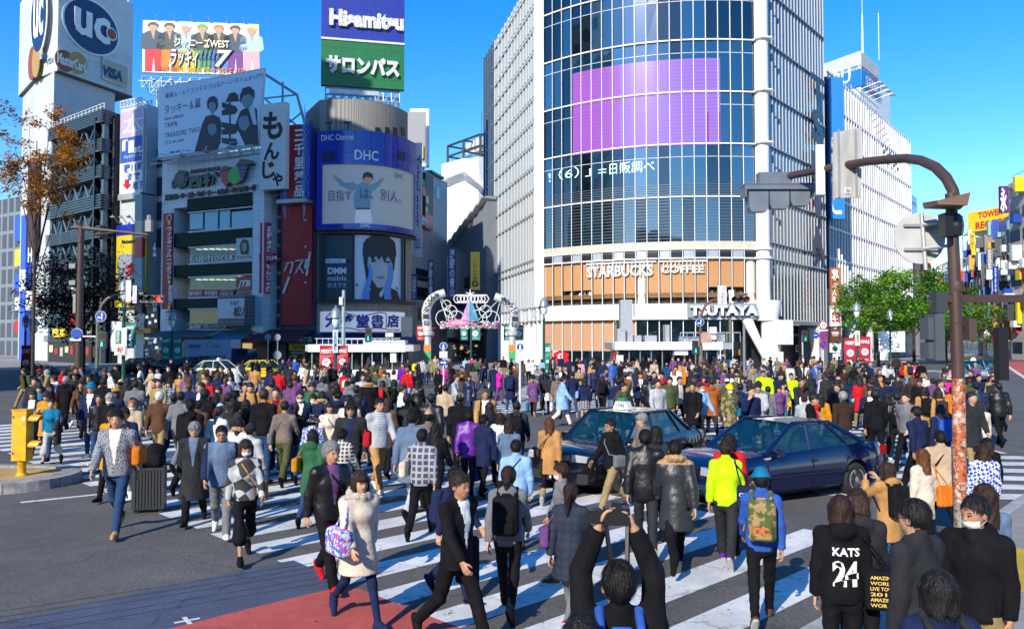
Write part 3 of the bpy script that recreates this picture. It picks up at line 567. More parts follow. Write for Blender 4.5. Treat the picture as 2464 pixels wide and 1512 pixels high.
    for w,u0,v0,u1,v1,bd in (('タッキー＆翼',396,247,482,270,0),('new album',396,278,441,287,0),('TRIP&',396,295,427,306,0),('TREASURE TWO',396,315,481,327,0),('12.2 on sale',396,336,442,345,0)): slant(w,u0,v0,u1,v1,0,bold=bd)
    def pol(l,mi,k): b.add([(f2.q(u,v,y)[0],y-.015*k,f2.q(u,v,y)[1]) for u,v in l],[tuple(range(len(l)))],mi)
    pol([(468,365),(486,300),(495,280),(512,276),(528,282),(533,300),(530,345),(522,362)],0,1); pol([(499,262),(498,245),(503,235),(514,231),(523,238),(525,255),(520,266),(512,262)],0,2); pol([(503,262),(503,250),(512,244),(520,250),(519,264),(511,276)],2,3); pol([(500,306),(506,298),(520,300),(522,316),(512,328),(502,320)],2,3)
    pol([(566,300),(578,268),(596,256),(618,262),(622,348),(590,350)],0,1); pol([(579,250),(577,230),(584,213),(600,208),(612,218),(612,238),(600,226),(585,232)],0,2); pol([(583,250),(585,231),(600,226),(609,236),(607,250),(598,262),(588,258)],2,3); pol([(573,293),(580,280),(596,279),(602,300),(590,316),(578,310)],2,3); pol([(597,258),(612,256),(618,300),(610,300)],3,2)
    for v,d in ((252,12),(272,-8),(300,8),(318,-6),(338,4)): pol([(534,v-6),(568,v-8+d),(572,v+2+d),(566,v+10+d),(534,v+6)],0,1.3+v*.004)
    pol([(546,240),(552,226),(564,222),(572,228),(574,240),(580,243),(542,246)],0,3.4)
    pol([(551,246),(555,246),(555,352),(551,352)],0,.6)
    txt(b,f2,'avex trax',408,362,434,368,y,1,bold=.02); b.build('poster_print',[mat('print_near_black',(.012,.018,.035),.5),mat('print_navy_ink',(.015,.03,.06),.5),mat('print_cool_grey',(.17,.25,.33),.5),mat('print_shirt_white',(.5,.6,.7),.5)],s)
    b=MB(); z0=f2.q(500,372)[1]
    for i in range(4):
        u=408+i*57; v=392-i*9; x,z=f2.q(u,v); b.lathe([(.1,.35),(.42,0)],(x,-1.7,z),10,0); b.tube([(x,-1.7,z+.3),(x,-1.6,z+.7),(x,-.3,z+.9)],.05,5); b.tube([(x,-1.7,z-.2),(x-1.5,-1.2,z-.3)],.05,5); b.cut()
    b.parts('floodlight',GALV,s); b=MB(); a=f2.q(388,402); c=f2.q(628,368); b.tube([(a[0],-1.5,a[1]),(c[0],-1.5,c[1])],.08,6); b.tube([(a[0],-1.3,a[1]+.6),(c[0],-1.3,c[1]+.6)],.06,6); b.build('lamp_rail',GALV,s)
    b=MB(); truss(b,(f2.q(640,190)[0]-.6,f2.q(640,330)[1]),(f2.q(655,190)[0],f2.q(640,330)[1]),.01,.01,1,.01)
    zt2=q[1][1]; xx=q[1][0]
    b.tube([(xx-.2,0,zt2-.3),(xx+1.8,3,zt2-2),(xx+3.6,4,zt2-9.5)],.16,6); b.tube([(xx-.2,3,zt2-9),(xx-.2,3,zt2-.3)],.14,6); b.tube([(xx-.2,0,zt2-3),(xx+1.8,3,zt2-2)],.1,6); b.tube([(xx-.2,0,zt2-8),(xx+2,3.4,zt2-4)],.1,6); b.tube([(xx-.2,0,zt2-3),(xx+2.4,3.2,zt2-6)],.1,6)
    truss(b,(.5,zt2-9),(xx,zt2-9),4,3.,8,.07); 
    b.tube([(xx+3.6,4,zt2-9.5),(xx+3.6,4,zt2-12)],.14,6); b.build('steel_truss',mat('truss_paint',(.3,.36,.42),.5,.3,var=.1),s); b=MB(); truss(b,(xx+2.2,zt2-7),(xx+6.4,zt2-7.6),2.4,2.,4,.08); b.build('rear_truss',mat('truss_paint',(.3,.36,.42),.5),s,False,(0,4.5,0))
fruit_parlour()
def red_drugstore():
    f=Fr(632,88.2,758,86.2)
    t=f.thing('red_drugstore_building','narrow red panelled drugstore building squeezed beside the curved blue screen block','building')
    mar=mat('maroon_cladding',(.12,.018,.028),.5,var=.1); zt=f.q(690,300)[1]
    b=MB(); b.box(f.q(628,600)[0],f.q(648,600)[0],-.1,6,3,f.q(640,455)[1]); b.box(f.q(676,600)[0],f.q(683,600)[0],-.1,6,3,f.q(680,470)[1]); b.box(f.q(648,600)[0],f.q(676,600)[0],1.2,6,0,f.q(660,470)[1],1); b.box(f.q(683,600)[0],f.W,0,6,2.8,f.q(720,306)[1]-.2,1); b.build('wall',[mar,mat('slate_wall',(.05,.07,.09),.6)],t)
    b=MB()
    for v in range(490,770,34): rb(b,f,649,v,675,v+26,1.05,1.15,0)
    b.parts('window',WINS,t); w=t; b=MB()
    for v in range(490,770,34): rb(b,f,649,v+26,675,v+33,.9,1.18,0); rb(b,f,661,v,663,v+26,1.0,1.1,1)
    b.build('window_frame',[mat('pale_spandrel',(.35,.36,.38),.6,var=.15),BLK],w)
    b=MB(); rb(b,f,683,495,754,781,-.35,0,0); y=-.4
    for u0,v0,u1,v1 in ((690,629,716,634),(690,634,696,660),(684,652,692,700),(706,634,714,664)): pass
    def st(*l,w=3.): 
        for (a,b1),(c,d) in zip(l,l[1:]):
            L=math.hypot(c-a,d-b1); ex,ey=(c-a)/L*w*.4,(d-b1)/L*w*.4; nx,ny=-(d-b1)/L*w/2,(c-a)/L*w/2
            p=[f.q(u,v,y) for u,v in ((a+nx-ex,b1+ny-ey),(c+nx+ex,d+ny+ey),(c-nx+ex,d-ny+ey),(a-nx-ex,b1-ny-ey))]; b.prism(p,y-.12,y,1)
    st((693,632),(686,651),w=3); st((690,633.4),(706,630.5),(699,657),w=3); st((696,668),(683,703),w=5); st((712.5,627.5),(730,625),(711.5,657),w=3); st((721,643),(730,656),w=3); st((738,624.6),(734.7,645),w=4); st((746.4,607),(738.2,661),w=4.5)
    for v in (530,594,680):
        p=[f.q(u,vv,y) for u,vv in ((732,v-3),(738,v-3.4),(735,v+3))]; b.prism(p,y-.03,y,1)
    b.build('red_facade',[grid_mat('red_wall_panels',(.38,.012,.022),(.13,.006,.01),1.15,1.25,.02,.4),mat('worn_white_letter',(.6,.6,.6),.6,var=.35,vs=4)],t)
    b=MB(); rb(b,f,686,306,756,482,-.9,-.2,0); rb(b,f,705,306,734,484,-1.05,-.5,1)
    for i,c in enumerate('三千里薬品'): txt(b,f,c,709,312+i*33.5,731,340+i*33.5,-1.08,2,bold=.03,thick=.12)
    o=b.build('neon_sign',[mat('neon_board_blue',(.015,.05,.33),.4),mat('neon_board_red',(.3,.01,.02),.4),mat('worn_white_letter',(.6,.6,.6),.6)],t)
    b=MB()
    for s_,u in ((1,690),(-1,751)):
        for i in range(11):
            pts=[]
            for k in range(9):
                a=R(-60+120*k/8); xx,zz=f.q(u,394); pts.append((xx-s_*2.2+s_*(.4+i*.27)*math.cos(a)*1.0+s_*1.1,-.93,zz+(1.+i*.62)*math.sin(a)))
            x0=f.q(686.5,394)[0]; x1=f.q(704.5,394)[0]; x2=f.q(734.5,394)[0]; x3=f.q(755.5,394)[0]; lo,hi=(x0,x1) if s_>0 else (x2,x3)
            pts=[p for p in pts if lo<p[0]<hi]
            if len(pts)>1: b.tube(pts,.035,4)
    if b.v: b.build('neon_tube',mat('neon_tube_pale',(.16,.3,.7),.3),o)
    b=MB(); rb(b,f,686,484,754,493,-1.6,-.1,0); b.build('sign_ledge',GALV,t)
    for q,w,m_,vv in (((639,538,656,610.5),'お好み焼',4,True),((637,611,669,630),'マスダ亭',4,False),((637,630.5,654,706),'もんじゃ焼',4,True)): b=MB(); rb(b,f,*q,-1.,-.3,0); txt(b,f,w,q[0]+3,q[1]+m_,q[2]-3,q[3]-m_,-1.03,1,bold=.025,vert=vv); b.build('restaurant_sign',[mat('sign_crimson_pink',(.42,.012,.06),.5),WHITE],t)
    b=MB(); x0,x1,z0,z1=f.rect(626,248,687,455,-1.8); b.box(x0,x1,-1.8,-1.1,z0,z1); 
    for k in (.333,.63): b.box(x0,x1,-1.81,-1.8,z0+(z1-z0)*k,z0+(z1-z0)*k+.06,2)
    for c,u0,v0,u1,v1 in (('も',632,268,680,336),('ん',634,342,672,385),('じ',630,388,662,430),('ゃ',655,416,680,448)): txt(b,f,c,u0,v0,u1,v1,-1.83,1,bold=.035)
    b.build('grill_sign',[mat('sign_off_white',(.62,.65,.66),.5),INK,GALV],t)
    b=MB(); truss(b,(f.q(626,458)[0],f.q(626,472)[1]),(f.q(680,458)[0],f.q(626,472)[1]),.6,1.5,4,.06); b.build('sign_gantry',GALV,t)
    b=MB(); x0,x1,z0,z1=f.rect(634,792,756,815); b.add([(x0,0,z1),(x1,0,z1),(x1,-2.8,z0),(x0,-2.8,z0),(x0,-2.8,z0-.3),(x1,-2.8,z0-.3)],[(3,2,1,0),(4,5,2,3)]); b.build('awning',mat('awning_maroon',(.11,.018,.03),.7,var=.1),t)
    b=MB(); rb(b,f,634,815,756,893,.6,.8,0); rb(b,f,640,808,676,822,-.2,.5,4); rb(b,f,692,806,754,825,-.2,.5,4); txt(b,f,'三千里薬品',695,809,750,822,-.23,2,bold=.03); rb(b,f,699,826,738,842,-.3,.4,1); txt(b,f,'Tax Free',702,829,735,839,-.33,3,bold=.03); txt(b,f,'SKⅡ30%OFF',700,844,735,851,.5,2,bold=.02); rb(b,f,640,824,682,880,.4,.6,4)
    rr=random.Random(21)
    for i in range(46):
        u=686+rr.random()*66; v=852+rr.random()*34; rb(b,f,u,v,u+2+rr.random()*5,v+2+rr.random()*6,.45,.58,(1,2,5,6)[i%4])
    b.build('shop_front',[mat('dim_shop_front',(.02,.02,.022),.5),YEL,PW,INK,mat('shutter_slate',(.06,.1,.13),.5),RED,mat('goods_blue',(.05,.12,.4),.5)],t)
red_drugstore()
def screen_block():
    f=Fr(758,86,994,91.5,3.0); W_=f.W
    t=f.thing('curved_screen_building','curved corner building with blue framed video screen above the bookshop sign','building')
    zA=f.q(870,556)[1]; zT=f.q(870,318)[1]; stone=grid_mat('grey_stone_panels',(.33,.34,.33),(.2,.2,.2),1.3,.9,.02,.7); 
    b=f.mb(); cw(b,.2,W_-.2,2.9,zT,.3,6,0); b.build('wall',grid_mat('grey_ceramic_wall',(.3,.29,.26),(.17,.16,.15),.7,.7,.03,.6),t)
    zc0=f.q(870,318)[1]-.5; zc1=f.q(870,232)[1]; b=f.mb(); cw(b,.5,W_-.5,zc0,zc1,1.2,7,0); b.build('upper_drum',grid_mat('ribbed_stone_drum',(.27,.255,.23),(.15,.14,.13),.16,30,.035,.65),t)
    b=f.mb()
    for u in (908,931,950,969): x,z=f.q(u,318,1.2); b.box(x-.28,x+.28,1.05,1.25,z-.4,z+.5,0)
    b.parts('drum_window',BLK,t)
    b=f.mb(); bl=mat('glossy_cobalt_panel',(.004,.03,.36),.2,coat=.4,var=.04); zS1=f.q(870,398)[1]; zS0=f.q(870,540)[1]
    cw(b,-.1,W_+.1,zS1,zT,-.75,.4,0); cw(b,-.1,W_+.1,zA,zS0,-.75,.4,0); cw(b,-.1,.35,zS0,zS1,-.75,.4,0,2); cw(b,W_-.35,W_+.1,zS0,zS1,-.75,.4,0,2)
    o=b.build('screen_surround',bl,t,True); b=f.mb()
    for i in range(1,7): b.box(W_*i/7-.02,W_*i/7+.02,-.77,-.75,zS1,zT)
    cw(b,0,W_,zT-2.4,zT-2.36,-.765,-.75); b.build('panel_joint',BLK,o)
    b=f.mb(); txt(b,f,'DHC Channel',773,324,850,338,-.79,0,bold=.0); txt(b,f,'DHC',853,362,910,386,-.79,0,bold=.01); txt(b,f,'DHC',867,537,891,547,-.79,0,bold=.02); b.build('screen_lettering',WHITE,o)
    b=f.mb()
    for u in (790,966): 
        x,z=f.q(u,375,-.75)
        for k in range(7): b.box(x-.6,x+.6,-.82,-.77,z-.5+k*.15,z-.42+k*.15)
    b.build('vent_grille',BLK,o)
    em=lambda k,c,e=.15: mat('screen_'+k,c,.4,emit=e)
    b=f.mb(); cw(b,.35,W_-.35,zS0,zS1,-.5,-.3,0)
    y=-.53
    def pol(l,mi,k): polw(b,f,l,y,mi,k)
    pol([(853,536),(856,500),(890,500),(896,536)],3,1); pol([(852,500),(850,474),(858,445),(872,438),(884,440),(896,452),(892,476),(890,500)],1,2)
    pol([(858,446),(850,460),(820,448),(803,428),(808,424),(830,440),(852,438)],1,3); pol([(893,452),(898,460),(912,446),(921,434),(916,430),(904,440),(890,444)],1,3)
    pol([(803,428),(799,421),(806,420),(812,430)],2,4); pol([(916,432),(919,424),(924,434),(920,438)],2,4); pol([(873,440),(872,426),(880,421),(893,424),(895,436),(886,444)],2,4); pol([(871,432),(873,418),(884,413),(896,419),(898,433),(892,427),(880,426)],4,5)
    pol([(855,500),(890,500),(890,504),(855,504)],5,3)
    for w,u0,u1 in (('目指す',790,846),('は、別人。',866,964)): txt(b,f,w,u0,457,u1,484,y-.14,6,bold=.0)
    txt(b,f,'DHC',950,418,972,430,y-.1,6,bold=.0)
    b.build('video_screen',[em('grey',(.3,.34,.36)),em('steel_blue',(.09,.2,.28)),em('skin',(.36,.2,.14)),em('trousers',(.5,.55,.6)),em('black',(.01,.01,.012)),em('belt',(.02,.03,.05)),em('ink_blue',(.015,.03,.16))],t)
    # poster storey
    b=f.mb(); x0,x1=f.q(772,650)[0],f.q(846,650)[0]; x2=f.q(963,650)[0]; z0,z1=f.q(860,723)[1],f.q(860,566)[1]
    cw(b,x0,x1,z0,z1,-.3,.2,0); cw(b,x1,x2,z0,z1,-.3,.2,1); y=-.33
    for v0,v1,w,bd,mi in ((643,659,'DMM',.045,1),(662,675,'mobile',.0,1),(680,692,'のスマホ',.0,1)): txt(b,f,w,788,v0,833,v1,y,mi,bold=bd)
    cw(b,f.q(781,628)[0],f.q(829,628)[0],f.q(805,633)[1],f.q(805,623)[1],y-.01,y+.05,1,8); cw(b,f.q(829.3,628)[0],f.q(841,628)[0],f.q(835,633)[1],f.q(835,623)[1],y-.01,y+.05,4,4); txt(b,f,'やまびーおったまげ',783,625,823,631,y-.02,4,bold=.02)
    pol([(905,716),(900,700),(884,690),(876,640),(872,600),(880,575),(900,566),(930,566),(948,580),(952,610),(948,650),(936,672)],4,1)
    pol([(884,612),(892,606),(930,608),(944,618),(944,648),(934,664),(934,690),(908,692),(892,668),(884,640)],5,3)
    pol([(872,612),(874,584),(892,567),(932,567),(950,584),(953,612)],4,5)
    for q in (((872,611),(890,611),(878,636)),((886,611),(904,611),(897,630)),((900,611),(920,611),(912,626)),((916,611),(936,611),(924,632)),((930,611),(953,611),(946,640))): pol(q,4,5)
    pol([(893,626),(904,624),(904,629),(893,631)],4,6); pol([(926,628),(938,628),(938,633),(926,632)],4,6); pol([(904,664),(926,664),(922,670),(908,670)],6,6)
    pol([(878,722),(884,700),(905,692),(916,716),(935,690),(955,700),(962,722)],4,3)
    wave=lambda u0: [(u0+5*math.sin(v*.06),v) for v in range(636,722,6)]
    a=wave(884); pol([(u-2-(v-636)*.07,v) for u,v in a]+[(u+5+(v-636)*.05,v) for u,v in a[::-1]],3,8); a=wave(934); pol([(u-3-(v-636)*.05,v) for u,v in a]+[(u+5+(v-636)*.07,v) for u,v in a[::-1]],3,8)
    for u,v,r in ((858,685,4),(852,702,2),(883,713,3),(955,693,4),(929,720,2)): x,z=f.q(u,v,y); b.disc(x,z,r*.045,y-.06,y-.02,3,14)
    b.build('phone_advert',[mat('ad_slate',(.03,.06,.075),.5),mat('ad_white',(.62,.68,.76),.5),PW,mat('ad_blue',(.1,.28,.66),.5),INK,mat('ad_grey_face',(.42,.45,.5),.6),mat('ad_grey_dark',(.2,.2,.22),.6)],t)
    b=f.mb()
    for v in (556,563,724,728): cw(b,-.1,W_,f.q(870,v)[1],f.q(870,v)[1]+.16,-.9,-.2,0)
    for u in (766,771,847,964,970): x=f.q(u,640)[0]; b.box(x-.06,x+.06,-.6,-.2,z0,z1)
    b.build('poster_frame',mat('frame_dark_bronze',(.04,.042,.045),.5,.2),t)
    zb0,zb1=f.q(868,798)[1],f.q(868,749)[1]; b=f.mb(); cw(b,f.q(771,770)[0],f.q(967,770)[0],zb0,zb1,-.8,.2,0); cw(b,f.q(771,770)[0],f.q(967,770)[0],zb0-.15,zb0,-.85,.2,2); y=-.83
    for c,u0,u1 in (('大',782,811),('盛',818,852),('堂',857,888),('書',894,922),('店',931,960)): txt(b,f,c,u0,756,u1,788,y-.06,1,bold=.045)
    for k,l in ((0,[(782,766),(795,752),(820,751),(850,757),(868,763)]),(1,[(868,763),(890,756),(912,751),(929,754),(929,790)]),(2,[(929,791),(905,788),(885,790),(868,795),(850,790),(825,787),(806,790)])):
        for (a,c),(d,e) in zip(l,l[1:]):
            b.tube([(f.q(a,c,y)[0],y-.02,f.q(a,c,y)[1]),(f.q(d,e,y)[0],y-.02,f.q(d,e,y)[1])],.05,4,3)
    txt(b,f,'BOOKS TAISEIDO',932,791,962,796,y-.02,3,bold=.03); b.build('bookshop_sign',[mat('lightbox_white',(.7,.74,.8),.4,emit=.2),mat('kanji_blue',(.012,.03,.3),.4),mat('sign_base_blue',(.02,.04,.25),.4),RED],t)
    b=f.mb(); z1=f.q(868,803)[1]; z0=f.q(868,822)[1]
    for i in range(20):
        xa,xb=W_*i/20,W_*(i+1)/20; b.add([(xa,-.2,z1),(xb,-.2,z1),(xb,-2.2,z0),(xa,-2.2,z0),(xa,-2.2,z0-.3),(xb,-2.2,z0-.3)],[(3,2,1,0),(4,5,2,3)])
    txt(b,f,'TAISEIDO',768,821,803,827,-2.23,1,bold=.02); b.build('awning',[mat('awning_navy',(.015,.04,.12),.7),WHITE],t)
    b=f.mb(); cw(b,.3,W_-1.2,0,2.95,.2,.5,0); b.build('shop_glazing',glass_mat('shop_floor_glass','04070a',.07,.55),t)
    b=f.mb(); cw(b,.3,W_-.4,0,2.95,2.2,2.5,0); rr=random.Random(2)
    for i in range(40):
        x=.6+rr.random()*(W_-2); z=.3+rr.random()*2.2; b.box(x,x+.2+rr.random()*.5,1.6,2.1,z,z+.2+rr.random()*.3,1+i%5)
    b.build('shop_interior',[mat('shop_back_wall',(.06,.065,.07),.6),PW,RED,mat('goods_blue',(.05,.12,.4),.5),mat('shop_glow_white',(.8,.9,1),.4,emit=.5),YEL],t)
    b=f.mb(); b.box(W_-1.6,W_-.1,-.15,1,0,f.q(960,798)[1]); b.build('stone_pier',mat('brown_granite',(.22,.17,.13),.4,var=.15),t)
    b=f.mb(); x=f.q(972,800)[0]; b.box(x-.9,x+.9,-.9,.6,f.q(972,826)[1],f.q(972,762)[1]); b.build('duct_box',GALV,t)
    b=f.mb(); 
    for u in (794,837): x,z=f.q(u,312); b.tube([(x,0,z),(x-.3,-1.2,z+.5)],.06,5); b.box(x-.7,x-.1,-1.5,-1.,z+.4,z+.55); b.cut()
    b.parts('sign_floodlight',DSTEEL,t)
    s=Fr(773,92,972,94); o=s.thing('patch_billboard','tall blue over green rooftop billboard with big white lettering','billboard')
    x0,x1,z0,z1=s.rect(773,-60,972,213); zm=s.q(870,103)[1]; b=MB(); b.box(x0,x1,-.5,.3,zm,z1,1); b.box(x0,x1,-.5,.3,z0,zm,0); b.box(x0-.02,x1+.02,-.62,.2,zm-.12,zm+.12,2); b.build('panel',[grid_mat('green_ribbed_board',(.006,.17,.045),(.004,.1,.03),.28,1.15,.04,.45),grid_mat('blue_ribbed_board',(.012,.03,.33),(.008,.02,.2),.28,1.15,.04,.45),OFFW],o)
    b=MB(); txt(b,s,'サロンパス',784,139,961,183,-.55,0,bold=.06,thick=.3); txt(b,s,'Hisamitsu',792,30,971,70,-.55,0,bold=.06,thick=.3); b.build('raised_lettering',mat('worn_white_letter',(.6,.6,.6),.6),o)
    b=MB(); truss(b,(x0+.5,z0-1.4),(x1-.5,z0-1.4),1.2,2.5,9,.09); b.box(x0+1,x0+6.5,-1.5,-1.2,z0-1.2,z0-.7); 
    for i in range(5): b.tube([(x0+1+i*2,1.2,z0-6),(x0+1+i*2,1.2,z0-1)],.15,6)
    b.build('support_frame',GALV,o)
screen_block()
# ---------------------------------------------------------------- the alley, the glass tower and the street to the right
def alley():
    f=Fr(985,104,1075,118); t=f.thing('grey_tiled_office','grey tiled office block at the mouth of the shopping alley','building')
    b=MB(); zt=f.q(1040,420)[1]; b.box(0,f.W,0,12,0,zt); b.build('wall',grid_mat('grey_office_tile',(.56,.56,.57),(.36,.36,.37),1.0,.7,.02,.5),t)
    b=MB(); rb(b,f,1049,448,1056,478,-.05,.02,0); rb(b,f,1000,648,1035,676,-.05,.02,0); rb(b,f,1004,740,1022,770,-.05,.02,2); rb(b,f,990,690,1030,720,-.04,.02,0); b.parts('window',[WINS,GRN,mat('lattice_gold',(.3,.2,.05),.5)],t)
    b=MB(); rb(b,f,1034,418,1064,424,-.3,12,0); rb(b,f,1046,412,1058,419,1,6,0); b.build('parapet',DSTEEL,t)
    b=MB(); rb(b,f,1015,420,1034,516,-.5,-.1,0); rb(b,f,1015,516,1034,552,-.5,-.1,1); txt(b,f,'か!',1015,520,1029,543,-.53,2,bold=.06)
    for u,v,r,mi in ((1020,460,.7,1),(1028,480,.6,3),(1019,440,.5,4),(1026,505,.5,3)): x,z=f.q(u,v,-.5); b.disc(x,z,r,-.52,-.5,mi,9)
    b.build('karaoke_poster',[mat('poster_dark_scene',(.02,.04,.05),.5),mat('poster_hot_red',(.7,.01,.02),.4),WHITE,YEL,mat('poster_green',(.02,.3,.1),.5)],t)
    s=Fr(992,95.5,1018,95.5); o=s.thing('vertical_letter_sign','long white vertical sign board with blue letters running down its side','sign')
    b=MB(); rb(b,s,994,345,1015,614,-.3,.2,0); rb(b,s,992,614,1017,620,-.4,.3,2); 
    y=-.33; n=len(b.v); b.text('Taisei neon',0,f.q(1,1)[1]*0+s.q(1000,374)[1]-s.q(1000,545)[1],0,1,y,1,bold=.02)
    x0,x1,z0,z1=s.rect(997,374,1012,545); 
    for i in range(n,len(b.v)): a=b.v[i]; b.v[i]=(x0+a[2]*(x1-x0),y,z1-a[0])
    txt(b,s,'(03)',997,574,1010,582,y,1,bold=.01); txt(b,s,'3719',996,583,1011,590,y,1,bold=.02); txt(b,s,'2468',996,591,1011,598,y,1,bold=.02); b.build('sign_panel',[mat('sign_silver_white',(.5,.53,.58),.4),BLUE,GALV],o)
    b=MB(); [b.tube([(s.q(1005,v)[0],.1,s.q(1005,v)[1]),(s.q(985,v)[0],2.5,s.q(985,v)[1])],.1) for v in (400,500,610)]; b.build('bracket',GALV,o)
    s=Fr(986,112,1032,112); o=s.thing('white_framed_billboard','plain grey billboard in a thick white frame behind the curved block','billboard')
    b=MB(); rb(b,s,986,262,1032,401,-.1,.6,1); rb(b,s,980,270,1024,392,-.16,-.1,0); rb(b,s,1014,352,1019,383,-.5,-.2,2); b.build('panel',[mat('billboard_grey',(.26,.28,.31),.5),WHITE,YEL],o)
    b=MB(); [b.tube([(s.q(u,400)[0],.3,s.q(u,400)[1]),(s.q(u,430)[0],.3,s.q(u,440)[1])],.15) for u in (1000,1018)]; b.build('support_frame',DSTEEL,o)
    # white building with the plant tower
    f=Fr(1060,150,1150,140); t=f.thing('white_plant_tower_building','bright white stepped building crowned by an open steel plant tower','building')
    b=MB(); p=px(f,[(1062,395),(1117,380),(1117,640),(1062,640)]); b.prism(p,0,12); p=px(f,[(1060,455),(1117,418),(1168,452),(1168,640),(1062,640)]); b.prism(p,-1.5,14); rb(b,f,1117,380,1146,460,.5,9,0); b.box(0,f.W+4,0,14,0,f.q(1062,630)[1]); b.build('wall',WHITE,t)
    b=MB()
    for i in range(7): p=px(f,[(1060,436+i*3.2),(1117,413+i*3.2),(1117,414.2+i*3.2),(1060,437.2+i*3.2)],-1.5); b.prism(p,-1.62,-1.4); p=px(f,[(1117,413+i*3.2),(1160,450+i*2),(1160,451+i*2),(1117,414.2+i*3.2)],-1.5); b.prism(p,-1.62,-1.4)
    rb(b,f,1098,440,1102,450,-1.7,-1.45); b.build('vent_louvre',GALV,t)
    b=MB(); x0,x1,z0,z1=f.rect(1066,336,1144,378); zt2=f.q(1110,321)[1]
    for x in (x0,(x0+x1)/2,x1):
        for y in (1,9): b.tube([(x,y,z0-1),(x,y,z1)],.22,6)
    for z in (z1,z0+1.2):
        for y in (1,9): b.tube([(x0,y,z),(x1,y,z)],.2,6)
        for x in (x0,x1,(x0+x1)/2): b.tube([(x,1,z),(x,9,z)],.18,6)
    for x in (x0,x1): b.tube([(x,1,z0),(x,9,z1)],.12,5); b.tube([((x0+x1)/2,1,z0),(x,1,z0-4)],.15,5)
    b.tube([((x0+x1)/2,5,z1),((x0+x1)/2,5,z1+6)],.06,5); b.build('steel_frame',DSTEEL,t)
    b=MB(); b.box(x0+3.2,x0+6,3,6,z0+1.3,z0+3.4); b.box(x0+6.5,x0+8,3,6,z0+1.3,z0+3.6); b.build('plant_unit',OFFW,t)
    # dark raked roof building
    f=Fr(1044,126,1172,106); t=f.thing('raked_roof_building','dark building with raked metal roof and stepped white terraces behind the glass tower','building')
    b=MB(); p=px(f,[(1045,640),(1062,615),(1098,560),(1170,470),(1170,900),(1045,900)]); b.prism([(x,max(z,0)) for x,z in p],0,10); b.build('wall',mat('slate_clad_wall',(.2,.22,.25),.55,var=.1),t)
    b=MB()
    for i in range(8): p=px(f,[(1062+i*13,612-i*17),(1073+i*13,592-i*17),(1075+i*13,594-i*17),(1064+i*13,615-i*17)],-.4); b.prism(p,-.8,10)
    b.build('raked_roof',mat('pale_roof_metal',(.55,.56,.57),.4,.3),t)
    b=MB()
    for i in range(4): rb(b,f,1118+i*9,668-i*6,1125+i*9,692,-.1,.05); rb(b,f,1118+i*9,710,1125+i*9,735,-.1,.05)
    rb(b,f,1050,640,1075,720,-.1,.05); b.parts('window',WINS,t)
    b=MB(); rb(b,f,1046,770,1170,884,-.3,.1,0); rb(b,f,1050,812,1092,823,-.8,-.2,3); txt(b,f,'AOYAMA',1056,814,1076,821,-.83,2,bold=.03); rb(b,f,1130,795,1165,812,-.8,-.2,1); txt(b,f,'CLUB',1143,797,1152,800,-.83,2,bold=.02); txt(b,f,'GAS PANIC',1134,801,1161,806,-.83,2,bold=.03)
    rr=random.Random(9)
    for i in range(60):
        u=1050+rr.random()*108; v=826+rr.random()*44; rb(b,f,u,v,u+2+rr.random()*5,v+2+rr.random()*5,-.4,-.3,4+i%4)
    rb(b,f,1094,722,1122,742,-.9,-.2,3); x,z=f.q(1090,703,-1); b.disc(x,z,1.1,-1.1,-.9,1); txt(b,f,'N',1087,699,1093,708,-1.15,4,bold=.06); rb(b,f,1083,714,1098,736,-1,-.5,4); txt(b,f,'2',1086,717,1095,734,-1.03,1,bold=.06)
    b.build('shop_front',[mat('dim_shop_front',(.02,.02,.022),.5),mat('club_maroon',(.2,.01,.015),.5),WHITE,mat('shop_navy',(.015,.03,.08),.5),YEL,RED,PW,mat('shop_glow_warm',(1,.62,.3),.4)],t)
    for u1,v1,u2,v2,Y,w,mi,la in ((1029,625,1043,730,101,'洋服の青山',0,'navy vertical sign of white characters, lower one at the alley mouth'),(1078,595,1097,718,104,'洋服の青山',0,'navy vertical sign of white characters, higher one inside the alley'),(1132,606,1154,697,100,'くいしんぼ',1,'yellow vertical restaurant sign with red brush characters'),(989,659,1003,721,99,'大盛堂商事ビル',2,'small blue vertical building name sign beside the curved block')):
        s=Fr(u1,Y,u2,Y); o=s.thing('vertical_sign',la,'sign'); b=MB(); rb(b,s,u1,v1,u2,v2,-.15,.15,0); m=(u2-u1)*.16
        if mi==1:
            txt(b,s,w,u1+m*1.5,v1+18,u2-m*1.5,v2-24,-.17,1,bold=.03,vert=True); x,z=s.q((u1+u2)/2,v2-15,-.15); b.disc(x,z,.4,-.19,-.16,2); txt(b,s,'4F',u1+7,v2-19,u2-7,v2-11,-.21,0,bold=.06)
        else: txt(b,s,w,u1+m,v1+4,u2-m,v2-4,-.17,1,bold=.02,vert=True)
        b.build('sign_panel',[(NAVY,YEL,BLUE)[mi],(WHITE,RED,WHITE)[mi],INK],o); b=MB(); [b.tube([(s.q(u2,v)[0],0,s.q(u2,v)[1]),(s.q(u2,v)[0]+1.2,2.,s.q(u2,v)[1])],.06,5) for v in (v1+6,v2-6)]; b.build('bracket',DSTEEL,o)
alley()
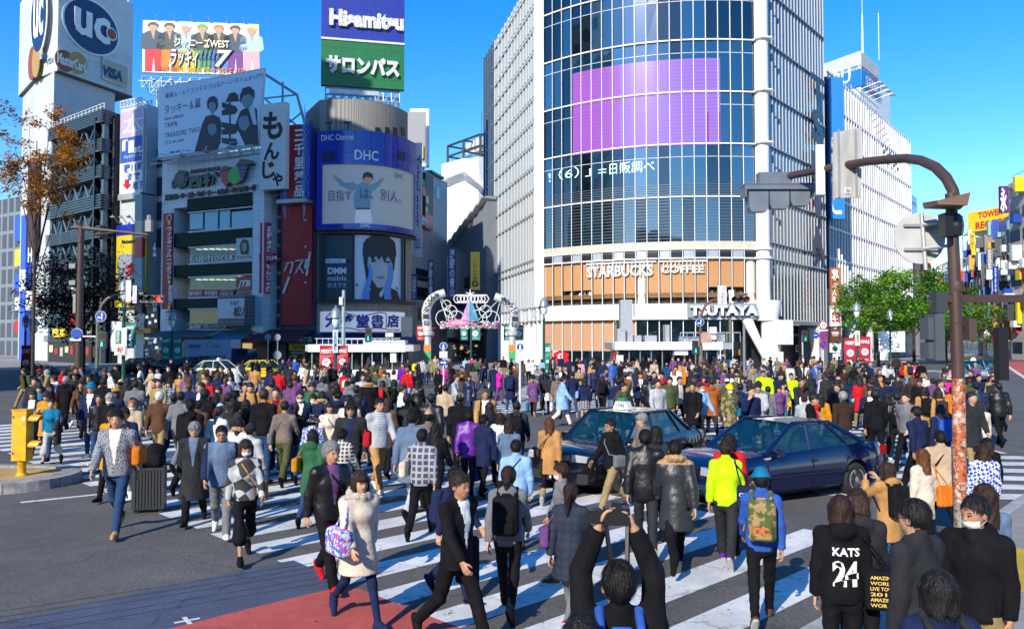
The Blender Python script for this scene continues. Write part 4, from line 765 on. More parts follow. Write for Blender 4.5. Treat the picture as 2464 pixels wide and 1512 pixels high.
def glass_tower():
    f=Fr(1309,84,1822,77.2,2.7); W_=f.W; NB=19
    t=f.thing('glass_corner_tower','curved glass corner tower of white mullions with a giant purple screen','building')
    zl=[f.q(1309,v)[1] for v in (-74,41,156,270.5,385,501.5)]; z3=f.q(1309,600)[1]; z3b=f.q(1309,617)[1]; zs=f.q(1309,637)[1]; zf=f.q(1309,737)[1]; zf2=f.q(1309,770)[1]; zt=zl[0]+1.2
    gl=glass_mat('coated_tower_glass','0a2833',.16); xs=[W_*i/NB for i in range(NB+1)]
    b=f.mb(); rg=random.Random(12)
    for i in range(NB):
        for k in range(6):
            za,zb=(zl[k+1],zl[k]) if k<5 else (z3,zl[5]); mi=(1 if i<5 and rg.random()<.55 else (2 if 6<i<10 and rg.random()<.7 else rg.choice((0,0,0,0,1,2)))) if k!=5 else rg.choice((0,1,1)); j=[rg.uniform(-.012,.012) for _ in range(4)]
            for z0,z1 in ((za,zb-1.22),(zb-1.22,zb)) if k<5 else ((za,zb),): b.quad((xs[i],-.02+j[0],z0),(xs[i+1],-.02+j[1],z0),(xs[i+1],-.02+j[2],z1),(xs[i],-.02+j[3],z1),mi)
    b.build('glass_curtain',[gl,glass_mat('dark_tower_glass','05090d',.05),glass_mat('pale_tower_glass','12344a',.24)],t)
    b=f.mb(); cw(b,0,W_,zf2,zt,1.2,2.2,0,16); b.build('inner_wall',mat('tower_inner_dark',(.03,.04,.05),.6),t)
    b=f.mb()
    for x in xs: b.box(x-.028,x+.028,-.2,.0,zf-.1,zt,0); b.box(x-.045,x+.045,-.05,.02,zf-.1,zt,0)
    b.build('mullion',mat('mullion_white',(.8,.81,.82),.35),t)
    b=f.mb()
    for z in zl+[z3b,zs]: cw(b,0,W_,z-.06,z+.06,-.24,0)
    for z in zl[:-1]: cw(b,0,W_,z-1.25,z-1.21,-.05,0)
    b.build('floor_band',mat('mullion_white',(.8,.81,.82),.35),t)
    # video wall in the glass
    b=f.mb(); zp0=f.q(1378,375)[1]; zp1=f.q(1378,178)[1]; a,z_=3,15
    xp0,xp1=f.q(1378,280)[0],f.q(1733,280)[0]; n=26
    for i in range(n):
        xa,xb=xp0+(xp1-xp0)*i/n,xp0+(xp1-xp0)*(i+1)/n; b.quad((xa,-.06,zp0),(xb,-.06,zp0),(xb,-.06,zp1),(xa,-.06,zp1),0 if i<9 else 1)
    for k in range(1,24): cw(b,xp0,xp1,zp0+(zp1-zp0)*k/24-.012,zp0+(zp1-zp0)*k/24+.012,-.066,-.06,2)
    b.quad((xp1-1.25,-.064,zp0),(xp1,-.064,zp0),(xp1,-.064,zp0+(zp1-zp0)*.38),(xp1-1.25,-.064,zp0+(zp1-zp0)*.38),3)
    o=b.build('video_wall',[mat('led_orchid',(.12,.04,.2),.2,emit=.27,spec=.7,ecol=(.66,.2,.88)),mat('led_violet',(.1,.05,.22),.2,emit=.27,spec=.7,ecol=(.6,.3,.97)),mat('led_seam',(.1,.03,.2),.4),mat('led_magenta',(.12,.01,.2),.2,emit=.27,ecol=(.6,.05,.8))],t)
    b=f.mb()
    for w,u0,u1,v0,v1 in (('!',1320,1324,417,437),('（6）',1344,1392,404,430),('」',1408,1420,406,424),('＝',1439,1458,407,416),('日販調べ',1466,1574,389,416)): txt(b,f,w,u0,v0,u1,v1,-.07,0,bold=-.012)
    b.build('led_ticker',mat('led_ice',(.55,.95,1),.4,emit=1.1),t)
    # louvres, tile band, vents
    b=f.mb(); n=13
    for i in range(NB):
        for k in range(n): 
            z=zl[5]-.3-(zl[5]-.3-z3)*k/n; b.box(xs[i]+.08,xs[i+1]-.08,-.12,-.06,z-.035,z)
        for k in range(5): z=zl[5]+.25+k*.24; b.box(xs[i]+.08,xs[i+1]-.08,-.12,-.06,z-.035,z)
    b.build('louvre_blade',mat('louvre_grey',(.2,.23,.26),.4,.4),t)
    b=f.mb(); cw(b,0,W_,z3b,z3,-.2,.6,0); b.build('tile_band',grid_mat('cream_tile_band',(.62,.56,.43),(.5,.46,.38),.3,.3,.02,.5),t)
    b=f.mb()
    for i in range(NB): cw(b,xs[i]+.1,xs[i+1]-.1,zs,z3b,-.1,.3,0 if i%2 else 1,2)
    for i in range(0,NB,2):
        for k in range(3): b.box(xs[i]+.12,xs[i+1]-.12,-.2,-.1,zs+.12+k*.18,zs+.2+k*.18,2)
    b.build('vent_strip',[mat('vent_grey',(.42,.45,.47),.4,.3),DSTEEL,BLK],t)
    # cafe floor behind clear glass: orange blinds, bar of wood, dark room
    b=f.mb(); bd=mat('orange_roller_blind',(.46,.235,.095),.75,var=.05,vs=.4)
    low=[0,0,.0,.55,.5,.45,.42,.0,.0,0,0,0,0,0,0,0,.55,.6,0]
    for i in range(NB):
        if i in (9,18): continue
        z0=f.q(1309,713)[1]-.0+( -.0); zz=zf+1.05+(.45 if i in (2,3,4) else 0)+(.55 if i in (15,16,17) else 0); cw(b,xs[i]+.1,xs[i+1]-.1,zz,zs-.12,.14,.17,0,2)
    b.build('blind',bd,t)
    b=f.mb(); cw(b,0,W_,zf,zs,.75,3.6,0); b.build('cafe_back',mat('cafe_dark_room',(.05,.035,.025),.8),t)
    b=f.mb(); cw(b,.1,W_-.1,zf+.62,zf+.92,.2,.45,0); cw(b,.1,W_-.1,zf+.95,zf+1.0,.12,.6,1); b.build('window_bar',[mat('bar_wood',(.2,.1,.03),.5,var=.2),mat('bar_top_wood',(.42,.24,.09),.5)],t)
    b=f.mb(); rr=random.Random(4)
    for i in range(46):
        x=.6+rr.random()*(W_-1.4); h=.15+rr.random()*.25; b.box(x,x+.1+rr.random()*.3,.3,.55,zf+1.0,zf+1.0+h,i%4)
    for i in range(30): x=.5+i*.7; b.tube([(x,.3,zf+.02),(x,.3,zf+.6)],.035,5,1)
    b.build('bar_clutter',[OFFW,INK,mat('clutter_tan',(.3,.2,.12),.6),mat('clutter_grey',(.15,.16,.17),.6)],t)
    b=f.mb(); 
    for x in (xs[9]+.5,xs[18]+.55): b.lathe([(.48,zf),(.48,zs)],(x,.1+.48,0),20)
    b.parts('round_column',mat('column_cream',(.66,.63,.52),.5),t,True)
    b=f.mb(); zd=f.q(1500,647)[1]; 
    for w,u0,u1,v0,v1 in (('STARBUCKS',1411,1571,638,666),('COFFEE',1589,1694,638,657)):
        n=len(b.v); txt(b,f,w,u0,v0,u1,v1,-.06,0,bold=.04,thick=.06)
        x0=f.q(u0,650,-.75)[0]; x1=f.q(u1,650,-.75)[0]; m=len(w)*2-2
        for i in range(m+1): x=x0+.2+(x1-x0-.4)*i/m; b.box(x-.03,x+.03,-.08,-.03,f.q((u0+u1)/2,650)[1],zs-.25,1)
        cw(b,x0-.2,x1+.2,zs-.35,zs-.2,-.12,-.02,1)
    b.build('cafe_lettering',[mat('mosaic_letter',(.55,.55,.5),.45,var=.35,vs=14),WHITE],t)
    b=f.mb(); cw(b,-.1,W_+.1,zf2-.1,zf,-.45,.8,0); b.build('canopy_band',mat('band_cream_white',(.66,.66,.62),.5,var=.04),t)
    # ground storey
    xg=f.q(1790,850)[0]
    b=f.mb()
    for i in range(NB):
        if xs[i+1]>xg: break
        if i<9 and i!=7:
            zz=f.q(1350,843)[1]; b.quad((xs[i],.0,.35),(xs[i+1],.0,.35),(xs[i+1],.0,zz),(xs[i],.0,zz)); continue
        b.quad((xs[i],.0,.35),(xs[i+1],.0,.35),(xs[i+1],.0,zf2-.1),(xs[i],.0,zf2-.1))
    b.build('shop_glazing',glass_mat('tower_shop_glass','08262e',.1,.6),t)
    b=f.mb(); cw(b,.1,xg,0,.36,-.15,.1,0); b.build('stone_plinth',CONC,t)
    b=f.mb()
    for i in range(9):
        if i==7: continue
        cw(b,xs[i]+.06,xs[i+1]-.06,f.q(1350,843)[1],zf2-.15,.1,.13,0,2)
    b.build('ground_blind',mat('tan_roller_blind',(.45,.25,.14),.75,var=.04,vs=.5),t)
    b=f.mb()
    for x in xs:
        if x<xg: b.box(x-.035,x+.035,-.1,.06,.35,zf2-.1)
    b.build('glazing_bar',mat('mullion_white',(.8,.81,.82),.35),t)
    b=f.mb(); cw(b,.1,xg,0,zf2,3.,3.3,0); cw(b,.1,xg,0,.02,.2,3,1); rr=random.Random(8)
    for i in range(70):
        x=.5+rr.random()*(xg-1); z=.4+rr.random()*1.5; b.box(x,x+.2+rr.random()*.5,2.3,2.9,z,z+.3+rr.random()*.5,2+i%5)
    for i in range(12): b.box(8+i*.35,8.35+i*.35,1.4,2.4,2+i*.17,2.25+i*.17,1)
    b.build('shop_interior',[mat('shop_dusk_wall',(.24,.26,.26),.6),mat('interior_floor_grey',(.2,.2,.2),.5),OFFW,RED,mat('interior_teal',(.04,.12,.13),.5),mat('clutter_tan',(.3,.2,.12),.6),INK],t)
    b=f.mb(); 
    rb(b,f,1336,845,1358,878,-.06,-.02,0); txt(b,f,'ADELE',1339,868,1355,874,-.08,1,bold=.04); x,z=f.q(1347,857,-.1); b.disc(x,z,.3,-.09,-.07,1,12); b.cut()
    for u in (1330,1362):
        p=px(f,[(u-6,848),(u+6,848),(u+7,856),(u+4,856),(u+4,874),(u-4,874),(u-4,856),(u-7,856)],.02); b.prism(p,-.05,-.02,0); b.cut()
    rb(b,f,1330,843,1342,848,-.01,.0,1); b.cut(); rb(b,f,1310,843,1326,892,-.1,.02,1); b.cut(); rb(b,f,1491,857,1501,876,-.06,-.02,1)
    for v in range(859,874,3): rb(b,f,1493,v,1499,v+1.4,-.08,-.07,3)
    b.cut()
    rb(b,f,1716,852,1745,872,-.06,-.02,2); rb(b,f,1722,856,1730,870,-.08,-.06,1); rb(b,f,1731,856,1743,870,-.08,-.06,4)
    b.parts('window_poster',[mat('poster_hot_red',(.7,.01,.02),.4),PW,mat('poster_tan',(.4,.28,.14),.6),INK,BLUE],t)
    b=f.mb(); zf3=f.q(1740,762)[1]; rb(b,f,1655,730,1828,764,-.75,-.46,0); txt(b,f,'TSUTAYA',1660,735,1824,760,-.8,2,bold=.09,thick=.06); txt(b,f,'TSUTAYA',1660,734,1824,759,-.95,1,bold=.05,thick=.12); b.build('entrance_sign',[mat('sign_cool_grey',(.26,.29,.32),.4),WHITE,mat('letter_shadow_blue',(.05,.06,.13),.4)],t)
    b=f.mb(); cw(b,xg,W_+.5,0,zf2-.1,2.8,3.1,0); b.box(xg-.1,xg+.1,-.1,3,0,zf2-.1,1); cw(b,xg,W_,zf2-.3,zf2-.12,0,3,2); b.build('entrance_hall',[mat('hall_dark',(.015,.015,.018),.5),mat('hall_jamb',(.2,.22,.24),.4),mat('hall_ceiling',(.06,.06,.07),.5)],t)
    b=f.mb(); b.tube([(f.q(1797,768)[0],-.2,f.q(1797,768)[1]),(f.q(1842,860)[0],-.8,f.q(1842,860)[1])],[.5,.28],8); b.build('raking_strut',WHITE,t,True)
    # corner pier, with collars
    xc=W_+.62; b=MB(); b.lathe([(.62,zf2-.1),(.62,zt)],(xc,-.05,0),22); b.lathe([(.9,0),(.9,zf2-.1)],(xc+.6,.3,0),24); b.build('corner_pier',mat('pier_white',(.72,.72,.7),.4,var=.04),t,True)
    b=MB()
    for z in zl+[zs,z3b,zf]: b.lathe([(.64,z-.12),(.82,z-.1),(.82,z+.1),(.64,z+.12)],(xc,-.05,0),22)
    for z in zl: b.tube([(xc-.6,-.7,z),(xc+.1,-.95,z),(xc+.95,-.5,z),(xc+1.1,.2,z)],.09,6)
    b.lathe([(1.,zf2-.2),(1.3,zf),(1.3,zf+.25),(.9,zf+.3)],(xc+.3,.2,0),24); b.build('pier_collar',mat('mullion_white',(.8,.81,.82),.35),t,True)
    b=MB(); x,z=f.q(1868,815); b.box(xc+1.2,xc+2.6,-1.4,-.5,2.6,4.9); b.box(xc+.2,xc+1.7,-.72,-.6,.3,1.9,1); 
    b.text('ミニオンズ',xc+.35,xc+1.55,1.15,1.45,-.74,2,bold=.06); b.text('SALE',xc+.5,xc+1.4,.6,.95,-.74,2,bold=.04) if 0 else None; b.build('pier_cabinet',[GALV,PW,YEL],t)
    # left face
    l=Fr(1166,114,1309,84); b=MB(); wl=l.W
    b.box(0,wl-.6,.1,1,zf2,zt,0); o=seat(b.build('left_panel',grid_mat('fritted_white_glass',(.34,.4,.45),(.22,.27,.31),2.,2.5,.05,.12),t),f,l)
    b=MB(); n=18; ux=[1167,1172,1178,1183]
    xs2=[l.q(u,500)[0] for u in (1190,1199,1207,1215,1223,1231,1238,1245,1252,1259,1266,1272,1278,1284,1290)]
    for x in xs2:
        b.box(x-.04,x+.04,-.12,.1,zf-1,zt,0); b.box(x+.55,x+.59,-.05,.1,zs,zt,1)
    zr=[(a+c)/2 for a,c in zip(zl,zl[1:])]
    for z in zl+zr+[z3b,zs,zf,zf2]:
        b.box(0,wl-.6,-.1,.1,z-.045,z+.045,1); 
        for x in xs2: b.tube([(x-.25,-.34,z),(x+.25,-.34,z)],.07,5,1)
    seat(b.build('left_fin',[mat('fin_pale_grey',(.5,.53,.55),.35),GALV],t),f,l)
    b=MB(); x1=l.q(1188,500)[0]; b.box(-.1,x1,-.05,.1,5,zt,0); seat(b.build('left_glass_strip',glass_mat('left_strip_glass','2f6f9c',.2),t),f,l)
    b=MB()
    for u in (1166,1172,1178,1184,1189): x=l.q(u,500)[0]; b.box(x-.06,x+.06,-.2,.1,5,zt)
    seat(b.build('strip_mullion',DSTEEL,t),f,l)
    b=MB(); xq=l.q(1200,800)[0]; b.box(xq,wl-.6,.3,2,.3,zf,0); b.box(0,xq,.3,3,0,zf,3)
    for i in range(13): x=xq+(wl-.8-xq)*i/12; b.box(x-.1,x+.1,-.12,.32,.3,zf,1)
    for i in range(1,13,3): x=xq+(wl-.8-xq)*i/12; b.box(x+.1,x+1.5,.24,.3,zf2-2.5,zf2-.4,2)
    seat(b.build('left_ground_storey',[glass_mat('blue_curtain_glass','164a5c',.12),mat('mullion_white',(.8,.81,.82),.35),mat('tan_roller_blind',(.5,.27,.14),.75),mat('brown_tile_wall',(.16,.11,.09),.6)],t),f,l)
    b=MB(); b.lathe([(.75,zf),(.75,zt)],(-.5,.5,0),20); b.build('left_round_corner',mat('pier_white',(.72,.72,.7),.4,var=.04),t,True)
    # right face
    r=Fr(1842,76.6,1990,90.); b=MB(); wr=r.W; b.box(.5,wr,.1,1,zf2,zt,0); seat(b.build('right_glass',glass_mat('right_tower_glass','0a2a4e',.1,0,.02,.2,.25),t),f,r)
    b=MB(); n=19
    for i in range(n+1): x=.6+(wr-.6)*i/n; b.box(x-.035,x+.035,.02,.1,zf2-.4,zt,0)
    seat(b.build('right_fin',mat('fin_pale_grey',(.5,.53,.55),.35),t),f,r); b=MB()
    for z in zl+[z3,zs]: b.box(.5,wr,-.08,.1,z-.06,z+.06)
    b.box(.5,wr,-.3,.4,zf2-.5,zf2-.1); seat(b.build('right_floor_band',GALV,t),f,r)
    b=MB(); lt=mat('dark_letter_shadow',(.035,.04,.055),.4)  # dark letters stand in for the sign letters' shadows cast on this face
    for i,c in enumerate('TSUTAYA'):
        v0=[232,326,440,560,640,700,745]; v0=[235,325,435,545,0,0,0]; 
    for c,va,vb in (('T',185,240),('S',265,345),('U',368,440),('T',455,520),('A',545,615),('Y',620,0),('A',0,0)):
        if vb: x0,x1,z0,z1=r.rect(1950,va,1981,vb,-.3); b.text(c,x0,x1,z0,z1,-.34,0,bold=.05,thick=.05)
    seat(b.build('shadow_lettering',lt,t),f,r)
    b=MB(); b.box(.9,wr,2.6,3.,0,zf2-.4,0); b.box(wr-1.8,wr,0,2.8,0,zf2-.4,1); x0,x1,z0,z1=r.rect(1862,802,1935,808,2.5); b.text('STARBUCKS COFFEE',x0-2.2,x1,z0,z1,2.55,2,bold=.03); x,z=r.q(2008,857,-.0); x,z=r.q(1917,838,2.5); b.disc(x,z,.5,2.5,2.56,3,20); b.disc(x,z,.42,2.47,2.5,2,20); b.disc(x,z,.26,2.44,2.47,3,12)
    seat(b.build('side_entrance',[mat('hall_dark',(.015,.015,.018),.5),mat('stone_grey_pier',(.36,.37,.37),.5),PW,mat('emblem_green',(.01,.08,.04),.4)],t),f,r)
    b=MB(); b.tube([(wr-3.6,.2,zf2-.5),(wr-2.2,.6,2.2),(wr-2.2,.6,0)],[.8,.55,.5],8); seat(b.build('side_strut',WHITE,t,True),f,r)
    # flat roof closes it
    b=MB(); pts=[f.M@l.A,Vector((0,0,0))]+[Vector((W_*i/8,f.yb(W_*i/8),0)) for i in range(1,8)]+[Vector((W_+1,0,0)),f.M@(r.A+Vector((math.cos(r.rz),math.sin(r.rz),0))*wr)]
    b.slab([(p.x,p.y+.3) for p in pts],zt-.3,zt); b.build('roof',CONC,t)
    # posters on the flank: vertical tenant board on its own bracket
    s=Fr(1995,88,2024,88); o=s.thing('tenant_sign','vertical stacked tenant board, orange above white red and brown, by the glass tower','sign')
    b=MB(); y=-.2
    for v0,v1,mi in ((644,735,0),(735,784,1),(784,825,2),(825,847,1)): rb(b,s,1996,v0,2021,v1,y,.15,mi)
    rb(b,s,1999,751,2018,774,y-.02,y,3); txt(b,s,'本',2001,754,2016,772,y-.04,1,bold=.05); txt(b,s,'TSUTAYA',1997,739,2020,744,y-.02,4,bold=.03); txt(b,s,'ぶん楽',2001,680,2015,726,y-.02,1,bold=.02,vert=True); txt(b,s,'WIRED',2000,797,2018,804,y-.02,1,bold=.03); txt(b,s,'TOKYO',2002,805,2016,808,y-.02,1,bold=.03); txt(b,s,'7F',2005,788,2012,792,y-.02,1,bold=.02)
    p=px(s,[(2000,652),(2006,648),(2016,650),(2014,660),(2018,668),(2008,674),(2000,668),(2006,662)],y); b.prism(p,y-.03,y,1); x,z=s.q(2008,838,y); b.disc(x,z,.3,y-.03,y,5,16)
    b.build('sign_panel',[mat('tenant_orange',(.42,.12,.035),.5),WHITE,mat('tenant_brown',(.1,.035,.02),.5),RED,INK,mat('emblem_green',(.01,.08,.04),.4)],o)
    b=MB(); rb(b,s,2004,847,2012,892,0,.2,0); b.build('post',OFFW,o)
glass_tower()
def department_store():
    f=Fr(1996,99,2196,134); t=f.thing('finned_department_store','long white finned department store receding up the street behind the plane trees','building')
    zt=f.q(2028,206)[1]; zb=f.q(2000,790)[1]*.0+9.3; b=MB(); b.box(0,f.W,0,30,zb-2.4,zt-.6); b.build('wall',mat('store_blue_glass',(.035,.085,.16),.25,spec=.7),t)
    b=MB(); n=36
    for i in range(n+1):
        x=.3+(f.W-.6)*i/n; b.box(x-.09,x+.09,-.17,0,zb,zt)
    b.build('fin',mat('fin_white',(.74,.75,.76),.45,var=.04),t)
    b=MB(); lv=[zt-(zt-zb)*k/7 for k in range(8)]
    for z in lv: b.box(0,f.W,-.14,0,z-.14,z+.1)
    b.box(-.4,f.W,-1.4,.5,zb-2.6,zb-.2); b.build('floor_slab',mat('fin_white',(.74,.75,.76),.45),t)
    b=MB()
    for x in (1.5,8,16,24): b.lathe([(.9,0),(.9,zb-2.4)],(x,-.1,0),16)
    b.box(3,f.W,2.2,2.6,0,zb-2,1); b.box(8.8,15,1.8,2.2,.3,zb-3,2); b.box(-.3,.6,-.6,1.4,0,zb); b.build('ground_storey',[WHITE,mat('store_window_dark',(.03,.035,.05),.3),mat('display_wine',(.2,.03,.06),.4)],t)
    k=Fr(1993,97.5,2029,97.5); b=MB(); rb(b,k,1994,188,2028,527,-.3,.3,0); y=-.33; n=len(b.v); x0,x1,z0,z1=k.rect(1999,330,2024,515,y)
    b.text('SEIBU',0,24,0,1,y,1,bold=.01)
    for i in range(n,len(b.v)): a=b.v[i]; b.v[i]=(x0+a[2]*(x1-x0),y,z1-(a[0]/24)*(z1-z0))
    rb(b,k,1998,458,2026,471,y-.02,y,2); rb(b,k,1998,438,2026,451,y-.02,y,2); seat(b.build('banner_sign',[mat('store_azure',(.02,.2,.55),.4),WHITE,RED],t),f,k)
    b=MB(); 
    for i in range(12): x=f.W*.28+i*1.1; b.tube([(x,.5,zt-.6),(x,.5,zt+1.6)],.06,5); b.tube([(x,.5,zt+1.6),(x,2.5,zt+1.6)],.05,5)
    for z in (.8,1.6): b.tube([(f.W*.28,.5,zt+z),(f.W*.6,.5,zt+z)],.05,5)
    b.build('roof_rail',GALV,t); b=MB()
    for i in range(4): x=f.W*.33+i*2.2; b.tube([(x,0,zt+1.4),(x+.6,-2.6,zt+2.2)],.06,5); b.lathe([(.08,.4),(.45,0)],(x+.6,-2.6,zt+1.8),10); b.cut()
    b.parts('roof_floodlight',GALV,t)
    g=Fr(1980,138,2078,131); h=Fr(2078,131,2122,138.5)
    o=g.thing('rooftop_sign_tower','white rooftop tower with blue lettered band and open lattice crown','tower'); b=MB()
    x0,x1,z0,z1=g.rect(1980,165,2078,420); q=[(0,0),(g.W,0)]+[((g.M@(h.A+Vector((math.cos(h.rz),math.sin(h.rz),0))*h.W)).x,(g.M@(h.A+Vector((math.cos(h.rz),math.sin(h.rz),0))*h.W)).y),(2,16)]
    zB=g.q(2078,163)[1]; zC=g.q(2078,204)[1]; b.slab(q,0,zB); b.build('tower_wall',WHITE,o)
    b=MB(); b.box(0,g.W+.05,-.25,0,zC,zB,0); txt(b,g,'SEIBU',1962,178,2046,212,-.3,1,bold=.02); b.build('sign_band',[mat('store_azure',(.02,.2,.55),.4),WHITE],o)
    b=MB(); b.box(-.05,h.W,-.25,0,zC,zB,0); x0,x1,z0,z1=h.rect(2082,186,2118,228,-.3); b.box(x0+(x1-x0)*.42,x0+(x1-x0)*.62,-.27,-.25,zC,zB,2); b.text('SEIBU',x0,x1,zC+.6,zB-.6,-.3,1,bold=.02); seat(b.build('side_sign_band',[mat('store_azure',(.02,.2,.55),.4),WHITE,RED],o),g,h)
    b=MB(); zD=g.q(2078,121)[1]
    for ff in (g,h):
        c=MB()
        for i in range(12): c.box(0,ff.W,-.1,.1,zB+.8+(zD-zB-.8)*i/11-.08,zB+.8+(zD-zB-.8)*i/11+.08)
        for i in range(20): x=ff.W*i/19; c.box(x-.07,x+.07,.1,.25,zB,zD)
        w=c.build('lattice_crown',OFFW,o); 
        if ff is h: seat(w,g,h)
    b=MB(); b.tube([(g.W-1,2,zD-6),(g.W-1,2,zD+7)],[.3,.12],6); b.tube([(g.W-1,2,zD+7),(g.W-1,2,zD+16)],.06,5); b.tube([(g.W+.6,4,zD-1),(g.W+.6,4,zD+7)],.07,5); b.build('antenna',OFFW,o)
    f2=Fr(2170,150,2215,165); o=f2.thing('stepped_white_block','narrow stepped white block just beyond the finned store','building'); b=MB()
    rb(b,f2,2150,444,2190,900,0,10,0); rb(b,f2,2165,470,2196,900,-1,9,0); rb(b,f2,2184,634,2206,705,-2.2,-1.1,1); rb(b,f2,2200,634,2208,660,-2.4,-2.2,2); b.build('wall',[WHITE,DSTEEL,RED],o); b=MB()
    for v in range(470,640,28): rb(b,f2,2168,v,2188,v+16,-1.2,-.95)
    b.parts('window',WINS,o)
department_store()
def far_street():
    specs=[(2318,2352,566,170,(.6,.58,.52),'white office block under a yellow music store billboard'),(2352,2372,586,160,(.25,.18,.12),'brown gridded glass office block on the far street'),(2374,2400,620,140,(.6,.62,.66),'pale block with a vertical karaoke sign'),(2398,2440,540,128,(.5,.5,.52),'grey block hung with many shop signs'),(2432,2530,440,112,(.55,.53,.5),'broad beige block closing the street on its near end'),(2255,2300,640,230,(.6,.45,.3),'low tan block beside the grey drum roof'),(2205,2262,690,260,(.3,.31,.34),'grey drum roofed hall at the end of the street')]
    for i,(u0,u1,v,Y,c,la) in enumerate(specs):
        f=Fr(u0,Y*1.12,u1,Y); o=f.thing('street_building',la,'building'); b=MB(); z=f.q(u0,v)[1]
        if i==6:
            b.lathe([(f.W*.62,0),(f.W*.62,z*.8),(f.W*.5,z*.93),(f.W*.25,z),(0.01,z+.5)],(f.W/2,6,0),28); b.build('drum_wall',mat('drum_grey',(.1,.11,.13),.5),o,True); continue
        b.box(0,f.W,0,14,0,z); b.build('wall',grid_mat('street_wall_%d'%i,c,tuple(x*.55 for x in c),1.6,1.1,.04,.6),o)
        b=MB(); n=max(3,int(z/3.4))
        for k in range(n):
            for j in range(3): b.box(f.W*(j+.12)/3,f.W*(j+.88)/3,-.06,.02,z*(k+.3)/n,z*(k+.8)/n)
        b.parts('window',WINS,o)
        b=MB(); rr=random.Random(i)
        for k in range(30):
            zz=z*(.1+.82*rr.random()); h=.8+rr.random()*2.6; x=f.W*rr.random(); w=.35+.5*rr.random(); b.box(x-w,x+w,-.2-1.4*rr.random(),-.1,zz,zz+h,rr.choice((0,1,2,2,2,3,4,5,5,6)))
        b.parts('shop_sign',[RED,YEL,WHITE,BLUE,mat('orange_sign',(.7,.3,.02),.5),DSTEEL,mat('sign_pale_teal',(.2,.4,.42),.5)],o)
        if i in (0,4):
            b=MB()
            for k in range(6): b.tube([(f.W*k/5,.5,z),(f.W*k/5,.5,z+1.2)],.05,5)
            b.tube([(0,.5,z+1.2),(f.W,.5,z+1.2)],.05,5); b.build('roof_rail',GALV,o)
    s=Fr(2330,172,2450,160); o=s.thing('music_store_billboard','yellow rooftop billboard with tall red capital letters','billboard'); b=MB(); rb(b,s,2331,503,2430,552,-.3,.5,0); txt(b,s,'TOWER',2352,506,2412,521,-.34,1,bold=.04); txt(b,s,'RECORDS',2346,527,2440,545,-.34,1,bold=.04); b.build('panel',[YEL,mat('billboard_red',(.55,.03,.01),.5)],o)
    b=MB(); [b.tube([(s.q(u,552)[0],1,s.q(u,552)[1]),(s.q(u,566)[0],1,s.q(u,572)[1])],.2) for u in (2340,2380,2420)]; b.build('support_frame',DSTEEL,o)
    for u0,u1,v0,v1,Y,c,tc,w,la in ((2374,2387,598,648,133,GREYP,WHITE,'KARAOKE','grey vertical karaoke sign with white capitals'),(2388,2401,736,820,118,RED,WHITE,'東日本銀行','red vertical bank sign with white characters'),(2404,2424,448,512,105,mat('sign_plum',(.1,.02,.12),.5),WHITE,'永','plum vertical sign high at the picture edge'),(2390,2399,640,712,125,BLUE,WHITE,'カラオケ館','blue vertical sign with white kana above the bank sign'),(2334,2344,560,600,150,YEL,RED,'ザザ','small yellow vertical sign on the white office block')):
        s=Fr(u0,Y,u1,Y); o=s.thing('vertical_sign',la,'sign'); b=MB(); rb(b,s,u0,v0,u1,v1,-.2,.2,0); txt(b,s,w,u0+2,v0+3,u1-2,v1-3,-.23,1,bold=.03,vert=True); b.build('sign_panel',[c,tc],o); b=MB(); b.tube([(s.q(u1,v0)[0],0,s.q(u1,v0+4)[1]),(s.q(u1,v0)[0]+2,2,s.q(u1,v0+4)[1])],.1); b.build('bracket',DSTEEL,o)
far_street()
def far_left():
    f=Fr(-60,150,72,140); t=f.thing('street_building','grey office block hung with bright signs at the far left edge','building'); b=MB(); z=f.q(60,470)[1]; b.box(0,f.W,0,20,0,z); b.build('wall',grid_mat('street_wall_left',(.07,.08,.1),(.2,.22,.26),2.2,3.2,.3,.5),t)
    b=MB()
    for v0,v1,mi in ((520,580,0),(600,640,1),(660,700,0),(715,745,2),(770,800,3)): rb(b,f,44,v0,70,v1,-.6,-.1,mi)
    b.parts('shop_sign',[mat('bright_blue_sign',(.02,.09,.75),.4),YEL,WHITE,RED],t)
far_left()
def behind():
    """unseen blocks added around the camera to shade the left and fill reflections"""
    for la,p,sz,h,rz,c in (('tall pale hotel slab added out of view to shade the left facades',(-55.9,47.6),(29,14),62,R(-27),(.5,.5,.48)),('lower pale hotel wing added out of view to step the shade down',(-39.3,39.1),(8.4,14),52,R(-27),(.48,.47,.45)),('long brown station department store behind the camera',(-34,-78),(70,20),33,R(-27),(.16,.13,.11)),('grey station block behind the camera',(38,-70),(60,18),22,R(8),(.3,.3,.3))):
        o=thing('station_block',la,'building',(*p,0),rz); b=MB(); b.box(-sz[0]/2,sz[0]/2,-sz[1]/2,sz[1]/2,0,h); b.build('wall',grid_mat('station_wall_%d'%h,c,tuple(x*.6 for x in c),2.4,1.6,.05,.6),o)
        b=MB()
        for k in range(int(h/4)): b.box(-sz[0]/2,sz[0]/2,sz[1]/2,sz[1]/2+.06,k*4+1,k*4+3); b.box(-sz[0]/2,sz[0]/2,-sz[1]/2-.06,-sz[1]/2,k*4+1,k*4+3)
        b.parts('window_band',WINS,o); b=MB(); b.box(-sz[0]/2-.3,sz[0]/2+.3,-sz[1]/2-.3,sz[1]/2+.3,h,h+.6); b.build('roof',CONC,o)
behind()
